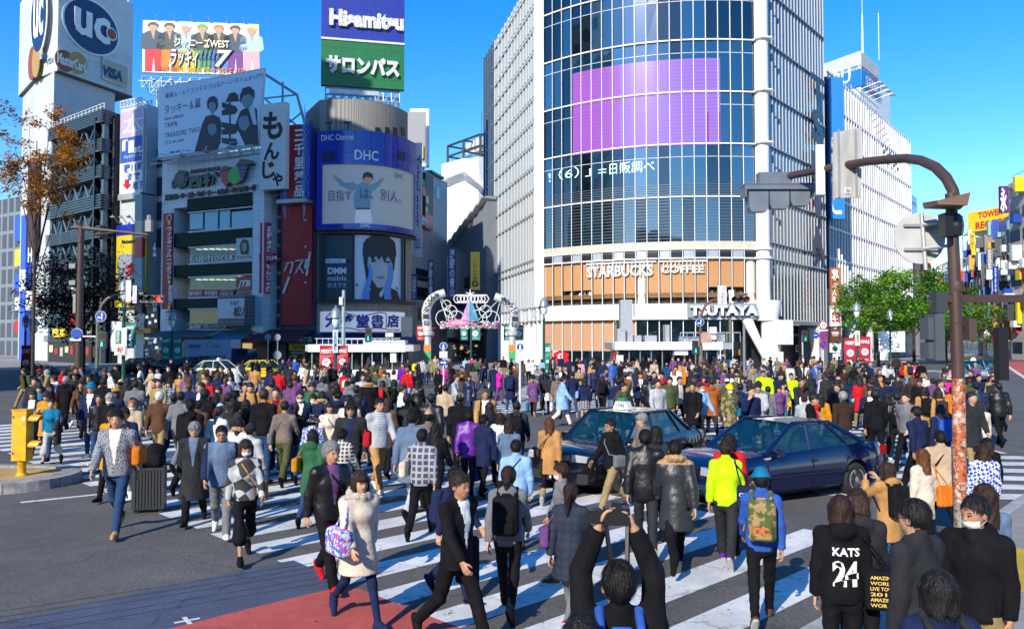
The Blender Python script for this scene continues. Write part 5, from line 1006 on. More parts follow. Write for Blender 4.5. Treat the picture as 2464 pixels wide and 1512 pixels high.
# ---------------------------------------------------------------- street furniture
def bell_lamp(la,u,v,Y,banners=None,ban_v=None,arm2=False):
    """green cast post with a bell shaped shade at its head; (u,v) is the tip of the shade"""
    p=P(u,v,Y); h=p.z; t=thing('street_lamp',la,'street lamp',(p.x,Y,.0),0,'bell shaded street lamps')
    b=MB(); b.lathe([(.17,0),(.17,.5),(.12,.6),(.1,1.1),(.085,h-1.7),(.11,h-1.66),(.06,h-1.5),(.05,h-1.32),(.09,h-1.28)],n=14); b.build('post',SGREEN,t,True)
    k=mat('lamp_shade_grey',(.25,.31,.33),.4,.4); b=MB(); b.lathe([(.03,h),(.05,h-.08),(.14,h-.16),(.26,h-.3),(.33,h-.6),(.36,h-.72),(.33,h-.74),(.28,h-.6),(.2,h-.34)],n=18); sh=b.build('lamp_shade',k,t,True)
    b=MB(); b.lathe([(.1,h-1.3),(.2,h-1.15),(.22,h-.9),(.2,h-.72)],n=14); b.build('lamp_globe',mat('lamp_milk_glass',(.65,.68,.68),.25),t,True)
    b=MB()
    for a in (0,R(180)): b.tube([(.09*math.cos(a),.0,h-1.28),(.28*math.cos(a),0,h-1.1),(.3*math.cos(a),0,h-.75)],.02,5)
    b.build('lamp_bracket',SGREEN,t)
    return t,p
def banner(t,x0,x1,z0,z1,y,col,words,la):
    b=MB(); vs=[]; n=6
    for i in range(n+1):
        z=z1-(z1-z0)*i/n; w=.05*math.sin(i*1.1); vs+=[(x0,y+w,z),(x1,y-w*.6,z)]
    b.add(vs,[(i*2+1,i*2,i*2+2,i*2+3) for i in range(n)]+[(i*2,i*2+1,i*2+3,i*2+2) for i in range(0)],0); w=x1-x0; h=z1-z0
    b.disc((x0+x1)/2,z0+h*.42,w*.3,y-.08,y-.065,1,14); b.text(words,x0+w*.12,x1-w*.12,z0+h*.74,z0+h*.88,y-.08,1,bold=.03); b.text('SHIBUYA',x0+w*.2,x1-w*.2,z0+h*.08,z0+h*.15,y-.08,1,bold=.02)
    b.text('X',x0+w*.36,x1-w*.36,z0+h*.36,z0+h*.5,y-.09,2,bold=.02)
    b.build('banner',[col,WHITE,col],t); b=MB(); s=-1 if x1<=0 else 1
    for z in (z1+.02,z0-.02): b.tube([(0,0,z),((x0 if x1<=0 else x1),y,z)],.018,5)
    b.build('banner_rod',DSTEEL,t)
def rect_board(b,u1,v1,u2,v2,Y,p,th=.05,mi=0,y=None):
    a=P(u1,v1,Y)-p; c=P(u2,v2,Y)-p; b.box(a.x,c.x,-th/2 if y is None else y,th/2 if y is None else y+th,c.z,a.z,mi); return a.x,c.x,c.z,a.z
CRIM=mat('banner_crimson_xmas',(.42,.012,.03),.55); TEAL=mat('banner_teal',(.01,.22,.17),.55); BANW=mat('banner_pale',(.55,.62,.62),.6)
t,p=bell_lamp('bell lamp over the tall stacked place name boards beside the red signal',300,668,46)
b=MB(); x0,x1,z0,z1=rect_board(b,280,855,300,853,46,Vector((p.x,46,0))) if 0 else (0,0,0,0)
q=Vector((p.x,46,0))
b=MB(); rect_board(b,281,788,309,854,46,q,.08,0,-.25); a=rect_board(b,284,830,307,852,46,q,.04,0,-.29); b.text('坂',a[0]+.08,a[1]-.08,a[2]+.1,a[3]-.1,-.31,1,bold=.03); a=rect_board(b,284,795,296,826,46,q,.04,2,-.29); b.text('道玄坂',a[0]+.05,a[1]-.05,a[2]+.04,a[3]-.04,-.31,0,bold=.02,vert=True); b.build('name_board',[OFFW,RED,GRN],t)
b=MB(); rect_board(b,314,677,320,678,46,q); 
banner(t,-.75,-.12,p.z-4.2,p.z-2.5,-.02,BANW,'DOGENZAKA',''); banner(t,.12,.7,p.z-4.0,p.z-2.6,-.02,TEAL,'BUNKAMURA','')
t,p=bell_lamp('bell lamp with pale green banners standing at the fruit parlour corner',415,748,66); banner(t,-.85,-.1,p.z-4.0,p.z-2.1,-.02,TEAL,'HAPPY',''); banner(t,.1,.85,p.z-4.0,p.z-2.1,-.02,TEAL,'LOVE','')
t,p=bell_lamp('bell lamp with two crimson banners in front of the blue lettered bookshop',808,735,48); banner(t,-.95,-.1,p.z-4.1,p.z-2.4,-.02,CRIM,'MERRY',''); banner(t,.1,.75,p.z-4.0,p.z-2.4,-.02,CRIM,'XMAS','')
q=Vector((p.x,48,0)); b=MB(); a=rect_board(b,802,793,814,848,48,q,.06,0,-.2); b.text('文化村通り',a[0]+.06,a[1]-.06,a[2]+.12,a[3]-.1,-.22,1,bold=.01,vert=True); b.build('name_board',[mat('board_ice',(.5,.62,.72),.5),NAVY],t)
t,p=bell_lamp('bell lamp standing against the pale tower panels near the gate arch',1308,713,58); banner(t,.05,.5,p.z-5.6,p.z-3.4,-.05,GRN,'CENTER',''); 
t,p=bell_lamp('bell lamp with crimson banners between tower and finned store',2060,725,66); banner(t,-1.1,-.1,p.z-5.1,p.z-3.,-.02,CRIM,'MERRY',''); banner(t,.1,1.1,p.z-5.0,p.z-2.9,-.02,CRIM,'XMAS',''); q=Vector((p.x,66,0)); b=MB(); a=rect_board(b,2054,795,2066,831,66,q,.06,0,-.2); b.text('公園通り',a[0]+.08,a[1]-.08,a[2]+.1,a[3]-.1,-.22,1,bold=.01,vert=True); b.build('name_board',[OFFW,mat('sign_tan',(.35,.22,.1),.5)],t)
t,p=bell_lamp('bell lamp with white picture banners in front of the green plane trees',2140,742,82); banner(t,-1.2,-.1,p.z-4.4,p.z-2.3,-.02,PW,'FUN',''); banner(t,.1,1.5,p.z-4.4,p.z-2.3,-.02,PW,'PLACE','')
t,p=bell_lamp('bell lamp with single crimson banner in the shade behind the island',82,760,60); banner(t,-.9,-.1,p.z-4.4,p.z-2.2,-.02,CRIM,'COUNT','')
t,p=bell_lamp('smaller plain bell lamp without banners behind the crimson bannered one',62,755,75)
def sig_head(t,c,dx=.0,on='red',rz=0.,n=3):
    """horizontal three lamp traffic signal facing -y, centred at c"""
    o=MB(); w=.42*n; o.box(c[0]-w/2,c[0]+w/2,c[1]-.1,c[1]+.1,c[2]-.2,c[2]+.2); h=o.build('signal_head',mat('signal_case_grey',(.12,.13,.14),.45),t)
    L=[mat('signal_lens_dark',(.02,.022,.02),.25),mat('signal_lens_dark',(.02,.022,.02),.25),mat('signal_red_lit',(1,.03,.02),.3,emit=2.2) if on=='red' else mat('signal_red_off',(.3,.02,.02),.3)]
    for i in range(n):
        x=c[0]-w/2+.21+i*.42; b=MB(); b.lathe([(.15,-.12),(.16,-.1)],(x,c[1],c[2]),16,0,'y'); b.build('lens',L[i],h)
        b=MB(); k=12; vs=[]
        for r,y in ((.175,-.1),(.18,-.34)):
            for j in range(k+1): a=R(-20+220*j/k); vs.append((x+r*math.cos(a),c[1]+y,c[2]+r*math.sin(a)))
        b.add(vs,[(j,j+1,k+2+j,k+1+j) for j in range(k)]); b.build('lens_hood',BLK,h,True)
def ped_head(t,x,y,z,on='green',rz=0):
    b=MB(); b.box(x-.2,x+.2,y-.13,y+.13,z-.45,z+.45); h=b.build('walk_signal',mat('signal_case_dark',(.04,.05,.055),.45),t)
    for dz,m in ((.22,mat('walk_lens_dark',(.02,.02,.02),.3)),(-.22,mat('walk_green_lit',(.02,.85,.5),.3,emit=1.2))):
        b=MB(); b.box(x-.15,x+.15,y-.145,y-.13,z+dz-.16,z+dz+.16); b.build('lens',mat('walk_lens_dark',(.02,.02,.02),.3),h)
        b=MB(); b.disc(x,z+dz+.09,.035,y-.155,y-.146,0,10); b.prism([(x-.05,z+dz+.05),(x+.05,z+dz+.05),(x+.04,z+dz-.03),(x+.07,z+dz-.12),(x+.03,z+dz-.12),(x,z+dz-.05),(x-.03,z+dz-.12),(x-.07,z+dz-.12),(x-.04,z+dz-.03)],y-.155,y-.146); b.build('walking_figure',m if dz<0 else mat('walk_figure_dark',(.08,.02,.02),.4),h)
def arrow_disc(b,x,z,r,y,kind,mb=0,mw=1):
    b.disc(x,z,r,y,y+.02,mw,26); b.disc(x,z,r*.93,y-.006,y+.01,mb,26)
    if kind=='upleft':
        b.prism([(x+r*.12,z-r*.6),(x+r*.28,z-r*.6),(x+r*.28,z+r*.3),(x+r*.42,z+r*.3),(x+r*.2,z+r*.68),(x-r*.02,z+r*.3),(x+r*.12,z+r*.3)],y-.014,y-.006,mw); b.prism([(x+r*.12,z-r*.12),(x-r*.3,z-r*.12),(x-r*.3,z+r*.04),(x-r*.65,z-r*.2),(x-r*.3,z-r*.44),(x-r*.3,z-r*.28),(x+r*.12,z-r*.28)],y-.016,y-.008,mw)
def nopark(b,x,z,r,y,cross=False):
    b.disc(x,z,r,y,y+.02,1,26); b.disc(x,z,r*.8,y-.006,y+.01,0,26)
    for a in ((R(-45),R(45)) if cross else (R(-45),)):
        d=(math.cos(a),math.sin(a)); e=(-d[1],d[0]); k=.8*r; w=.09*r; b.prism([(x-d[0]*k-e[0]*w,z-d[1]*k-e[1]*w),(x+d[0]*k-e[0]*w,z+d[1]*k-e[1]*w),(x+d[0]*k+e[0]*w,z+d[1]*k+e[1]*w),(x-d[0]*k+e[0]*w,z-d[1]*k+e[1]*w)],y-.013-.004*(a>0),y-.006,1)
def local(p): return lambda u,v,dy=0.: (lambda q:(q.x-p.x,q.z))(P(u,v,p.y+dy))
# tall brown mast on the left with its boom
p=Gd(190,918); p=Vector((X(190,42),42,0)); L=local(p); t=thing('signal_mast','tall brown mast with a horizontal boom before the louvred building','pole',p)
b=MB(); zt=L(194,543)[1]; b.tube([(0,0,0),(0,0,zt*.5),(.03,0,zt)],[.2,.175,.15],12); b.lathe([(.19,zt-.9),(.19,zt-.6)],n=12); b.build('post',BROWN,t,True)
b=MB(); a=L(362,566); b.tube([(0,0,L(194,548)[1]),(a[0],-.2,a[1])],[.11,.07],8); b.tube([L(222,566)[:1]+(-.05,L(222,566)[1]),(L(275,560)[0],-.1,L(275,560)[1])],.05,6); b.tube([(-.5,0,zt-.1),(.5,0,zt-.1)],.1,8); b.build('boom',BROWN,t,True)
b=MB(); a=L(363,545); b.box(a[0]-.15,a[0]+.15,-.35,-.05,a[1]-.3,a[1]+.3); b.lathe([(.14,-.15),(.12,.15)],(a[0],-.2,a[1]+.42),8)
for v in (640,680): a=L(180,v); b.box(a[0]-.2,a[0]+.12,-.2,.1,a[1]-.12,a[1]+.12)
a=L(184,730); b.box(a[0]-.08,a[0]+.06,-.2,.1,a[1]-.5,a[1]+.5); b.parts('mast_camera',GREYP,t)
b=MB(); a=L(191,803); b.disc(a[0],a[1],.28,-.27,-.24,0); b.disc(a[0],a[1],.3,-.24,-.22,2); a2=L(188,816); b.box(a2[0]-.28,a2[0]+.28,-.27,-.23,a2[1]-.07,a2[1]+.07,1); b.build('round_sign',[BLUE,PW,PW],t)
# bent pole with red signal
p=Vector((X(234,44),44,0)); L=local(p); t=thing('traffic_signal_pole','bent pole with lit red traffic signal and blue arrow disc before the tree','traffic light',p)
pts=[(0,0,0)]+[(L(u,v)[0],-.0,L(u,v)[1]) for u,v in ((235,780),(237,757),(245,733),(258,718),(275,709),(300,705),(345,706))]; b=MB(); b.tube(pts,[.09]*2+[.075]*6,10); b.build('post',mat('pole_olive_steel',(.16,.17,.13),.5,.4,var=.2),t,True)
a=L(368,719); sig_head(t,(a[0],-.1,a[1])); b=MB(); x,z=L(247,761); arrow_disc(b,x,z,L(260,761)[0]-x,-.2,'upleft'); b.build('arrow_sign',[BLUE,PW],t)
b=MB(); a=L(328,707); b.box(a[0]-.1,a[0]+.1,-.2,-.15,a[1]-.5,a[1]+.45,0); b.text('スクランブル坂',a[0]-.07,a[0]+.07,a[1]-.45,a[1]+.4,-.21,1,bold=.01,vert=True); a=L(314,690); b.box(a[0]-.15,a[0]+.12,-.22,-.17,a[1]-.8,a[1]+.35,0); b.build('name_sign',[PW,BLUE],t)
a=L(250,817); ped_head(t,a[0],-.1,a[1]); b=MB(); b.tube([(0,0,L(234,870)[1]),(0,0,L(234,812)[1]),(L(228,810)[0],0,L(228,809)[1]),(L(198,808)[0],0,L(198,809)[1])],.05,8); b.build('side_arm',GALV,t,True)
# bare steel pole beside the bookshop lamp
p=Vector((X(826,52),52,0)); L=local(p); t=thing('steel_pole','plain pale steel pole with walk signal and camera before the bookshop','pole',p); zt=L(826,698)[1]
b=MB(); b.lathe([(.15,0),(.14,2),(.11,zt),(.02,zt+.03)],n=12); b.build('post',mat('pole_pale_green',(.33,.42,.42),.45,.3,var=.12),t,True)
a=L(887,805); ped_head(t,a[0],-.1,a[1]); b=MB(); b.tube([(0,0,L(826,815)[1]),(a[0],0,L(826,815)[1])],.04,6); a=L(938,806); b.box(a[0]-.25,a[0]+.25,-.3,.1,a[1]-.1,a[1]+.15); b.tube([(a[0],0,a[1]),(a[0],0,L(938,825)[1])],.05,6); a=L(822,724); b.box(a[0]-.12,a[0]+.1,-.25,-.1,a[1]-.25,a[1]+.25); b.build('camera_unit',OFFW,t)
# two dull round signs on thin poles near the kerb
for u,Y,la in ((645,70,'thin pole with grey rimmed round sign back, nearer the maroon awning'),(668,68,'thin pole with two small round sign backs, taller plate on top')):
    p=Vector((X(u,Y),Y,0)); L=local(p); t=thing('sign_pole',la,'sign',p); zt=L(u,805)[1]; b=MB(); b.lathe([(.05,0),(.05,zt)],n=8); b.build('post',GALV,t); b=MB(); b.disc(0,zt-.2,.28,-.1,-.06); 
    if u==668: b.disc(0,zt-1.7,.36,-.1,-.06)
    b.build('sign_disc',mat('sign_back_grey',(.2,.24,.27),.5),t)
# centre gate: two arches
def gate(pts,la,wr,u0,stick=False):
    p=Vector((X(u0,72),72,0)); L=local(p); t=thing('gate_arch',la,'gate',p)
    q=[(L(u,v)[0],0,L(u,v)[1]) for u,v in pts]; b=MB(); zb=q[0][2]; b.tube(q,[.42,.42,.42,.42,.4,.38,.36][:len(q)],14); b.build('arch_tube',mat('arch_white',(.62,.64,.63),.35,.2,var=.05),t,True)
    b=MB(); b.lathe([(.36,0),(.36,.8),(.3,.9),(.3,zb-.5),(.5,zb-.4),(.5,zb-.15),(.36,zb)],n=16); b.build('pillar',mat('pillar_pale_steel',(.55,.58,.56),.4,.3,var=.1),t,True)
    b=MB(); b.box(-.32,.32,-.33,-.25,2.,2.6,1); b.box(-.31,.31,-.34,-.26,1.35,1.95,0); b.build('pillar_notice',[mat('notice_green',(.03,.4,.1),.5),mat('notice_orange',(.7,.2,.03),.5)],t)
    m=MB(); k=len(q)
    for i,c in enumerate(wr):
        f=.12+.68*i/(len(wr)-1); j=min(int(f*(k-1)),k-2); g=f*(k-1)-j; x=q[j][0]*(1-g)+q[j+1][0]*g; z=q[j][2]*(1-g)+q[j+1][2]*g; m.text(c,x-.26,x+.26,z-.24,z+.24,-.43,0,bold=.03)
    m.build('arch_lettering',INK,t); return t
gate([(1029,795),(1026,770),(1025,748),(1030,730),(1040,717),(1053,709),(1070,704)],'white tube arch of the shopping alley gate, next to the bookshop','街ータンセ谷渋',1029)
gate([(1232,795),(1238,775),(1239,755),(1233,738),(1222,726),(1208,719),(1190,713)],'white tube arch of the shopping alley gate, next to the glass tower','街ータンセ谷渋',1232)
p=Vector((X(1130,72),72,0)); L=local(p); t=thing('christmas_ornament','hanging christmas ornament with pastel tree cone and white flower ring','decoration',p)
x0,z0=L(1061,782); x1=L(1198,782)[0]; rr=random.Random(1); b=MB(); cx_=(x0+x1)/2; rx=(x1-x0)/2
for i in range(420):
    a=rr.random()*6.283; r=rx*(.93+.08*rr.random()); x=cx_+r*math.cos(a); y=r*.45*math.sin(a); z=z0+(rr.random()-.5)*.62; s=.07+.1*rr.random(); b.lathe([(0.01,-s*.6),(s,0),(0.01,s*.6)],(x,y,z),5,rr.choice((0,0,0,1,1,2)))
b.build('flower_ring',[WHITE,mat('petal_pink',(.6,.32,.4),.6),mat('petal_plum',(.25,.12,.2),.6)],t)
b=MB(); b.lathe([(rx*.98,-.1),(rx*1.0,.05)],(cx_,0,z0),24); 
za,zb_=L(1130,772)[1],L(1131,712)[1]; xt=L(1131,712)[0]; xa,xb,xm=L(1107,772)[0],L(1153,770)[0],L(1128,775)[0]
tr=MB(); tr.add([(xa,0,za),(xm,-.9,za-.1),(xb,0,za),(xm,.9,za),(xt,0,zb_)],[(0,1,4),(1,2,4),(2,3,4),(3,0,4)]); tr.m=[0,1,1,0]; tr.build('tree_cone',[mat('cone_mauve',(.42,.28,.52),.4,var=.35,vs=1.6),mat('cone_aqua',(.14,.42,.52),.4,var=.35,vs=1.6)],t)
b=MB(); x,z=xt,zb_
for i in range(5): a=R(90+72*i); b.tube([(x,0,z+.2),(x+.45*math.cos(a),0,z+.2+.45*math.sin(a))],[.08,.02],4)
a,c=L(1096,724),L(1171,724)
for zz in (a[1]-.15,a[1]+.55): b.tube([(a[0],0,zz),(c[0],0,zz)],.05,5)
for i in range(9):
    x=a[0]+(c[0]-a[0])*(i+.5)/9; b.tube([(x+.35*math.cos(k*1.047),-.05,a[1]+.2+.35*math.sin(k*1.047)) for k in range(7)],.05,4)
for uu in (1082,1165):
    x,z=L(uu,757)
    for r,dx,dz in ((.75,-.5,-.3),(.75,.6,-.4),(.55,.1,.3),(.4,-.3,.9)): b.tube([(x+dx+r*math.cos(k*.45),-.1,z+dz+r*math.sin(k*.45)) for k in range(15)],.04,4)
for (u,v) in ((1055,707),(1205,716)):
    for (u2,v2) in ((1075,770),(1100,772),(1150,770),(1190,772)):
        if (u<1130)==(u2<1130): b.tube([(L(u,v)[0],0,L(u,v)[1]),(L(u2,v2)[0],0,L(u2,v2)[1])],.03,4)
b.build('wire_figure',mat('wire_white',(.75,.75,.75),.4),t)
b=MB(); x0,x1_,za,zb_=L(1088,0)[0],L(1132,0)[0],L(1,784)[1],L(1,770)[1]; b.box(x0,x1_,-2.9,-2.8,za,zb_,0); b.text('SHIBUYA CENTER-GAI',x0+.2,x1_-.2,za+.12,za+.34,-2.93,1,bold=.02); b.text('Welcome',x0+.5,x1_-.5,za+.4,za+.5,-2.93,1,bold=.02); b.build('pink_plate',[mat('plate_pink',(.62,.13,.3),.4),WHITE],t)
for k,(u,c,la) in enumerate(((1015,CRIM,'crimson christmas banner pair at the gate arch beside the bookshop'),(1118,TEAL,'teal christmas banner pair on the pole inside the alley'),(1221,TEAL,'teal christmas banner pair behind the gate arch beside the tower'))):
    Y=73 if k!=1 else 80; p=Vector((X(u+15,Y),Y,0)); L=local(p); t=thing('banner_pole',la,'banner',p); zt=L(u,782)[1]; b=MB(); b.lathe([(.11,0),(.09,zt+.6)],n=10); b.build('post',SGREEN,t); banner(t,L(u,1)[0]-.35,L(u+19,1)[0]-.45,L(1,817)[1],zt,-.02,c,'MERRY',''); banner(t,L(u+22,1)[0]-.3,L(u+38,1)[0],L(1,817)[1],zt,-.02,c,'XMAS','')
# small blue signs on thin white poles
for u,vt,vb,Y,la,k in ((1067,825,960,41.5,'thin pole with blue walking disc, white plate and blue arrow before the alley','a'),(1251,826,982,36,'thin white pole with blue walking disc before the pale tower panels','b')):
    p=Vector((X(u,Y),Y,0)); L=local(p); t=thing('sign_pole',la,'sign',p); zt=L(u,vt)[1]; b=MB(); b.lathe([(.045,0),(.045,zt)],n=8); b.build('post',OFFW,t); b=MB(); r=.2 if k=='a' else .17; b.disc(0,zt-.15,r,-.07,-.05,1); b.disc(0,zt-.15,r*.9,-.08,-.06,0); b.prism([(-.05,zt-.3),(.05,zt-.3),(.04,zt-.1),(0,zt-.02),(-.04,zt-.1)],-.09,-.08,1); b.box(-.2,.2,-.07,-.05,zt-.75,zt-.42,1)
    if k=='a': b.box(-.22,.22,-.08,-.05,zt-1.12,zt-.86,0); b.prism([(-.14,zt-1.02),(.04,zt-1.02),(.04,zt-1.07),(.16,zt-.99),(.04,zt-.91),(.04,zt-.96),(-.14,zt-.96)],-.09,-.08,1)
    b.build('sign_plate',[BLUE,PW],t)
# subway entrances: white flat canopies with glass walls and machinery
def subway(u0,u1,v0,v1,Y,la,dep=5.):
    p=Vector((X(u0,Y),Y,0)); t=thing('subway_entrance',la,'subway entrance',p); w=X(u1,Y)-p.x; L=local(p); z0,z1=L(u0,v1)[1],L(u0,v0)[1]
    b=MB(); b.box(0,w,0,dep,z0,z1); b.box(-.25*w/12,w*.0,-.05,dep,z0+.05,z1-.05,1); b.box(w,w+.7,-.05,dep,z0+.05,z1-.05,1); b.build('canopy',[mat('canopy_white',(.78,.78,.76),.4,var=.05),GALV],t)
    b=MB(); b.box(.3,w-.3,.35,.4,.5,z0,0); b.box(.3,.35,.4,dep-.3,.5,z0,0); b.box(w-.35,w-.3,.4,dep-.3,.5,z0,0); b.build('glass_wall',glass_mat('clear_street_glass','0a1416',.14,.6),t)
    b=MB(); n=9
    for i in range(n+1): x=.3+(w-.6)*i/n; b.box(x-.04,x+.04,.3,.45,0,z0)
    for i in range(4): y=.4+(dep-.8)*i/3; b.box(.28,.36,y-.04,y+.04,0,z0); b.box(w-.36,w-.28,y-.04,y+.04,0,z0)
    b.build('wall_frame',STEEL,t); b=MB(); b.box(.2,w-.2,.2,dep-.2,0,.5); b.build('stone_base',mat('white_stone_base',(.66,.66,.64),.5,var=.06),t)
    b=MB(); b.box(.9,w-.9,dep-.35,dep-.28,.5,z0); b.build('inner_panel',mat('inner_panel_grey',(.1,.12,.13),.5),t); return t,p,L,w,z1
t,p,L,w,z1=subway(740,975,828,846,68,'long white flat canopy of glazed subway entrance in front of the bookshop')
b=MB()
for i in range(14): x=w*.08+i*w*.06; b.tube([(x,.5,z1),(x,.5,z1+.5)],.03,5)
b.tube([(.5,.5,z1+.5),(w-.5,.5,z1+.5)],.03,5); b.box(w*.55,w*.98,1,3,z1,z1+.35); b.build('roof_plant',OFFW,t)
b=MB(); x,z=L(884,867); 
for u0,u1,v0,v1,mi in ((1060-6,1066,0,0,0),): pass
a=L(945,858); b.box(a[0]-.25,a[0]+.25,.22,.3,a[1]-.45,a[1]+.45); b.build('notice',PW,t)
t,p,L,w,z1=subway(1478,1738,822,841,60,'white flat canopy of glazed subway entrance in front of the orange cafe blinds')
b=MB()
for x,w2,h,y in ((.3,.6,1.0,.6),(1.6,.5,.5,.5),(2.4,.9,.5,.8),(4,.3,1.3,1),(5.2,1.6,.4,1),(8,.4,.6,.5)): b.box(x,x+w2,y,y+1,z1,z1+h)
b.box(.6,1.5,1,2,z1,z1+3.2); 
for k in range(7): b.box(1.7,1.73,1,2,z1+2+k*.18,z1+2.1+k*.18,1)
b.tube([(5,.4,z1+.7),(9.5,.4,z1+.7)],.05,5,1)
for i in range(10): b.tube([(5+i*.5,.4,z1),(5+i*.5,.4,z1+.7)],.03,4,1)
b.build('roof_plant',[GALV,GALV],t)
b=MB(); a=L(1492,867); b.box(a[0]-.25,a[0]+.25,.22,.3,a[1]-.4,a[1]+.4); a=L(1578,0); b.box(w*.56,w*.56+1,.2,.28,1.9,2.3); b.build('notice',PW,t)
# bent brown signal pole at the tower
p=Vector((X(1685,54),54,0)); L=local(p); t=thing('traffic_signal_pole','bent brown pole with unlit signal and blue arrow disc before the tower entrance','traffic light',p)
pts=[(0,0,0)]+[(L(u,v)[0],0,L(u,v)[1]) for u,v in ((1685,775),(1688,752),(1697,734),(1712,723),(1735,716),(1792,708))]; b=MB(); b.tube(pts,[.12,.11,.1,.09,.085,.08,.075],10); b.build('post',mat('pole_rust_brown',(.13,.05,.035),.55,var=.15),t,True)
b=MB(); b.lathe([(.14,0),(.14,2.6)],n=12); b.build('sticker_sleeve',grid_mat('pole_stickers',(.05,.22,.26),(.3,.1,.06),.14,.22,.03,.5,.5,.5),t)
a=L(1778,720); sig_head(t,(a[0],-.1,a[1]),on='off'); b=MB(); x,z=L(1682,775); arrow_disc(b,x,z,L(1692,775)[0]-x,-.2,'upleft'); b.build('arrow_sign',[BLUE,PW],t)
b=MB(); a=L(1735,710); b.box(a[0]-.3,a[0]+.28,-.25,-.2,a[1]-.6,a[1]+.62,0); b.text('渋谷駅前',a[0]-.1,a[0]+.2,a[1]-.55,a[1]+.5,-.26,1,bold=.0,vert=True); a=L(1758,712); b.box(a[0]-.17,a[0]+.15,-.22,-.17,a[1]-.45,a[1]+.4,0); b.build('name_sign',[PW,NAVY],t)
a=L(1671,826); ped_head(t,a[0],-.15,a[1]-.25); b=MB(); a=L(1714,795); b.box(a[0]-.25,a[0]+.2,-.3,.1,a[1]-.2,a[1]+.25); b.box(a[0]-.15,a[0]+.15,-.35,.1,a[1]-.6,a[1]-.3); a=L(1699,812); b.box(a[0]-.4,a[0]+.35,-.2,.1,a[1]-.35,a[1]+.3,1); b.build('control_box',[OFFW,mat('box_rusty',(.45,.3,.22),.6,var=.2)],t)
# stack of round prohibition signs
p=Vector((X(1979,62),62,0)); L=local(p); t=thing('sign_pole','white pole stacked with red ringed round no parking and turning signs','sign',p); zt=L(1979,771)[1]; b=MB(); b.lathe([(.06,0),(.06,zt)],n=8); b.build('post',OFFW,t)
b=MB(); x,z=L(1979,782); b.disc(x,z,.32,-.12,-.1,1); b.disc(x,z,.25,-.13,-.11,2); b.tube([(x-.1,-.14,z-.12),(x-.1,-.14,z+.06),(x,-.14,z+.13),(x+.1,-.14,z+.06),(x+.1,-.14,z-.05)],.03,5,0); x,z=L(1979,807); nopark(b,x,z,.34,-.12,True); x,z=L(1979,828); nopark(b,x,z,.34,-.14); x,z=L(1961,806); b.disc(x,z,.24,-.12,-.1,0); b.tube([(x-.15,-.13,z),(x+.1,-.13,z)],.03,5,2); x,z=L(1979,794); b.box(x-.35,x+.35,-.12,-.1,z-.06,z+.06,2); b.build('round_sign',[BLUE,RED,PW],t)
p=Vector((X(1930,64),64,0)); L=local(p); t=thing('walk_signal_post','short grey post with dark walk signal beside the round sign stack','traffic light',p); b=MB(); b.lathe([(.07,0),(.07,3.4)],n=8); b.build('post',GALV,t); ped_head(t,.15,-.1,L(1930,808)[1])
# the big brown mast on the right, seen from behind
p=Vector((Gd(2312,1316).x,Gd(2312,1316).y,0)); Yp=p.y; L=local(p); t=thing('signal_mast','big brown mast with curved boom, peeling orange paint on its lower half','pole',(p.x,p.y,.15))
def rust():
    m=mat('peeling_orange_pole',(.35,.07,.02),.6,bump=.3,bs=30); n=m.node_tree.nodes; l=m.node_tree.links; b=n['Principled BSDF']; tc=n.new('ShaderNodeTexCoord')
    def nz(s,d=6,r=.7):
        k=n.new('ShaderNodeTexNoise'); k.inputs['Scale'].default_value=s; k.inputs['Detail'].default_value=d; k.inputs['Roughness'].default_value=r; l.new(tc.outputs['Object'],k.inputs[0]); return k.outputs[0]
    def mr(src,a,b_):
        k=n.new('ShaderNodeMapRange'); k.inputs[1].default_value=a; k.inputs[2].default_value=b_; l.new(src,k.inputs[0]); return k.outputs[0]
    def mixc(f,a,c):
        k=n.new('ShaderNodeMix'); k.data_type='RGBA'; l.new(f,k.inputs[0])
        for i,x in ((6,a),(7,c)):
            if isinstance(x,tuple): k.inputs[i].default_value=(*x,1)
            else: l.new(x,k.inputs[i])
        return k.outputs[2]
    c=mixc(mr(nz(9),.52,.56),(.45,.1,.025),(.5,.45,.36)); c=mixc(mr(nz(14,8,.8),.53,.57),c,(.05,.035,.03)); c=mixc(mr(nz(22,5,.8),.6,.63),c,(.6,.6,.56))
    sp=n.new('ShaderNodeSeparateXYZ'); l.new(tc.outputs['Object'],sp.inputs[0]); ad=n.new('ShaderNodeMath'); ad.operation='ADD'; l.new(sp.outputs[2],ad.inputs[0]); k=n.new('ShaderNodeMath'); k.operation='MULTIPLY'; l.new(nz(5),k.inputs[0]); k.inputs[1].default_value=.5; l.new(k.outputs[0],ad.inputs[1])
    c=mixc(mr(ad.outputs[0],.72,.78),mixc(mr(nz(16,7,.8),.5,.56),(.3,.27,.22),(.09,.06,.05)),c); l.new(c,b.inputs['Base Color']); return m
zj=L(2312,935)[1]; zt=L(2300,490)[1]
b=MB(); b.tube([(.0,0,-.16),(0,0,zj*.5),(.0,0,zj)],[.095,.092,.09],18); b.build('lower_post',rust(),t,True)
b=MB(); b.tube([(0,0,zj),(-.03,0,zj+(zt-zj)*.6),(-.06,0,zt)],[.089,.084,.08],18); b.lathe([(.095,L(1,722)[1]-.03),(.105,L(1,722)[1]),(.095,L(1,722)[1]+.12)],n=16); b.lathe([(.095,L(1,805)[1]),(.1,L(1,800)[1])],n=16); b.build('upper_post',BROWN,t,True)
def at(u,v,Y): q=P(u,v,Y); return (q.x-p.x,Y-p.y,q.z-.15)
B=[(2301,500,11.7),(2292,458,11.8),(2276,428,12.0),(2250,402,12.3),(2215,386,12.8),(2180,381,13.3),(2145,383,13.8),(2090,388,14.4),(2000,403,15.2),(1900,423,16.0),(1832,437,16.5)]
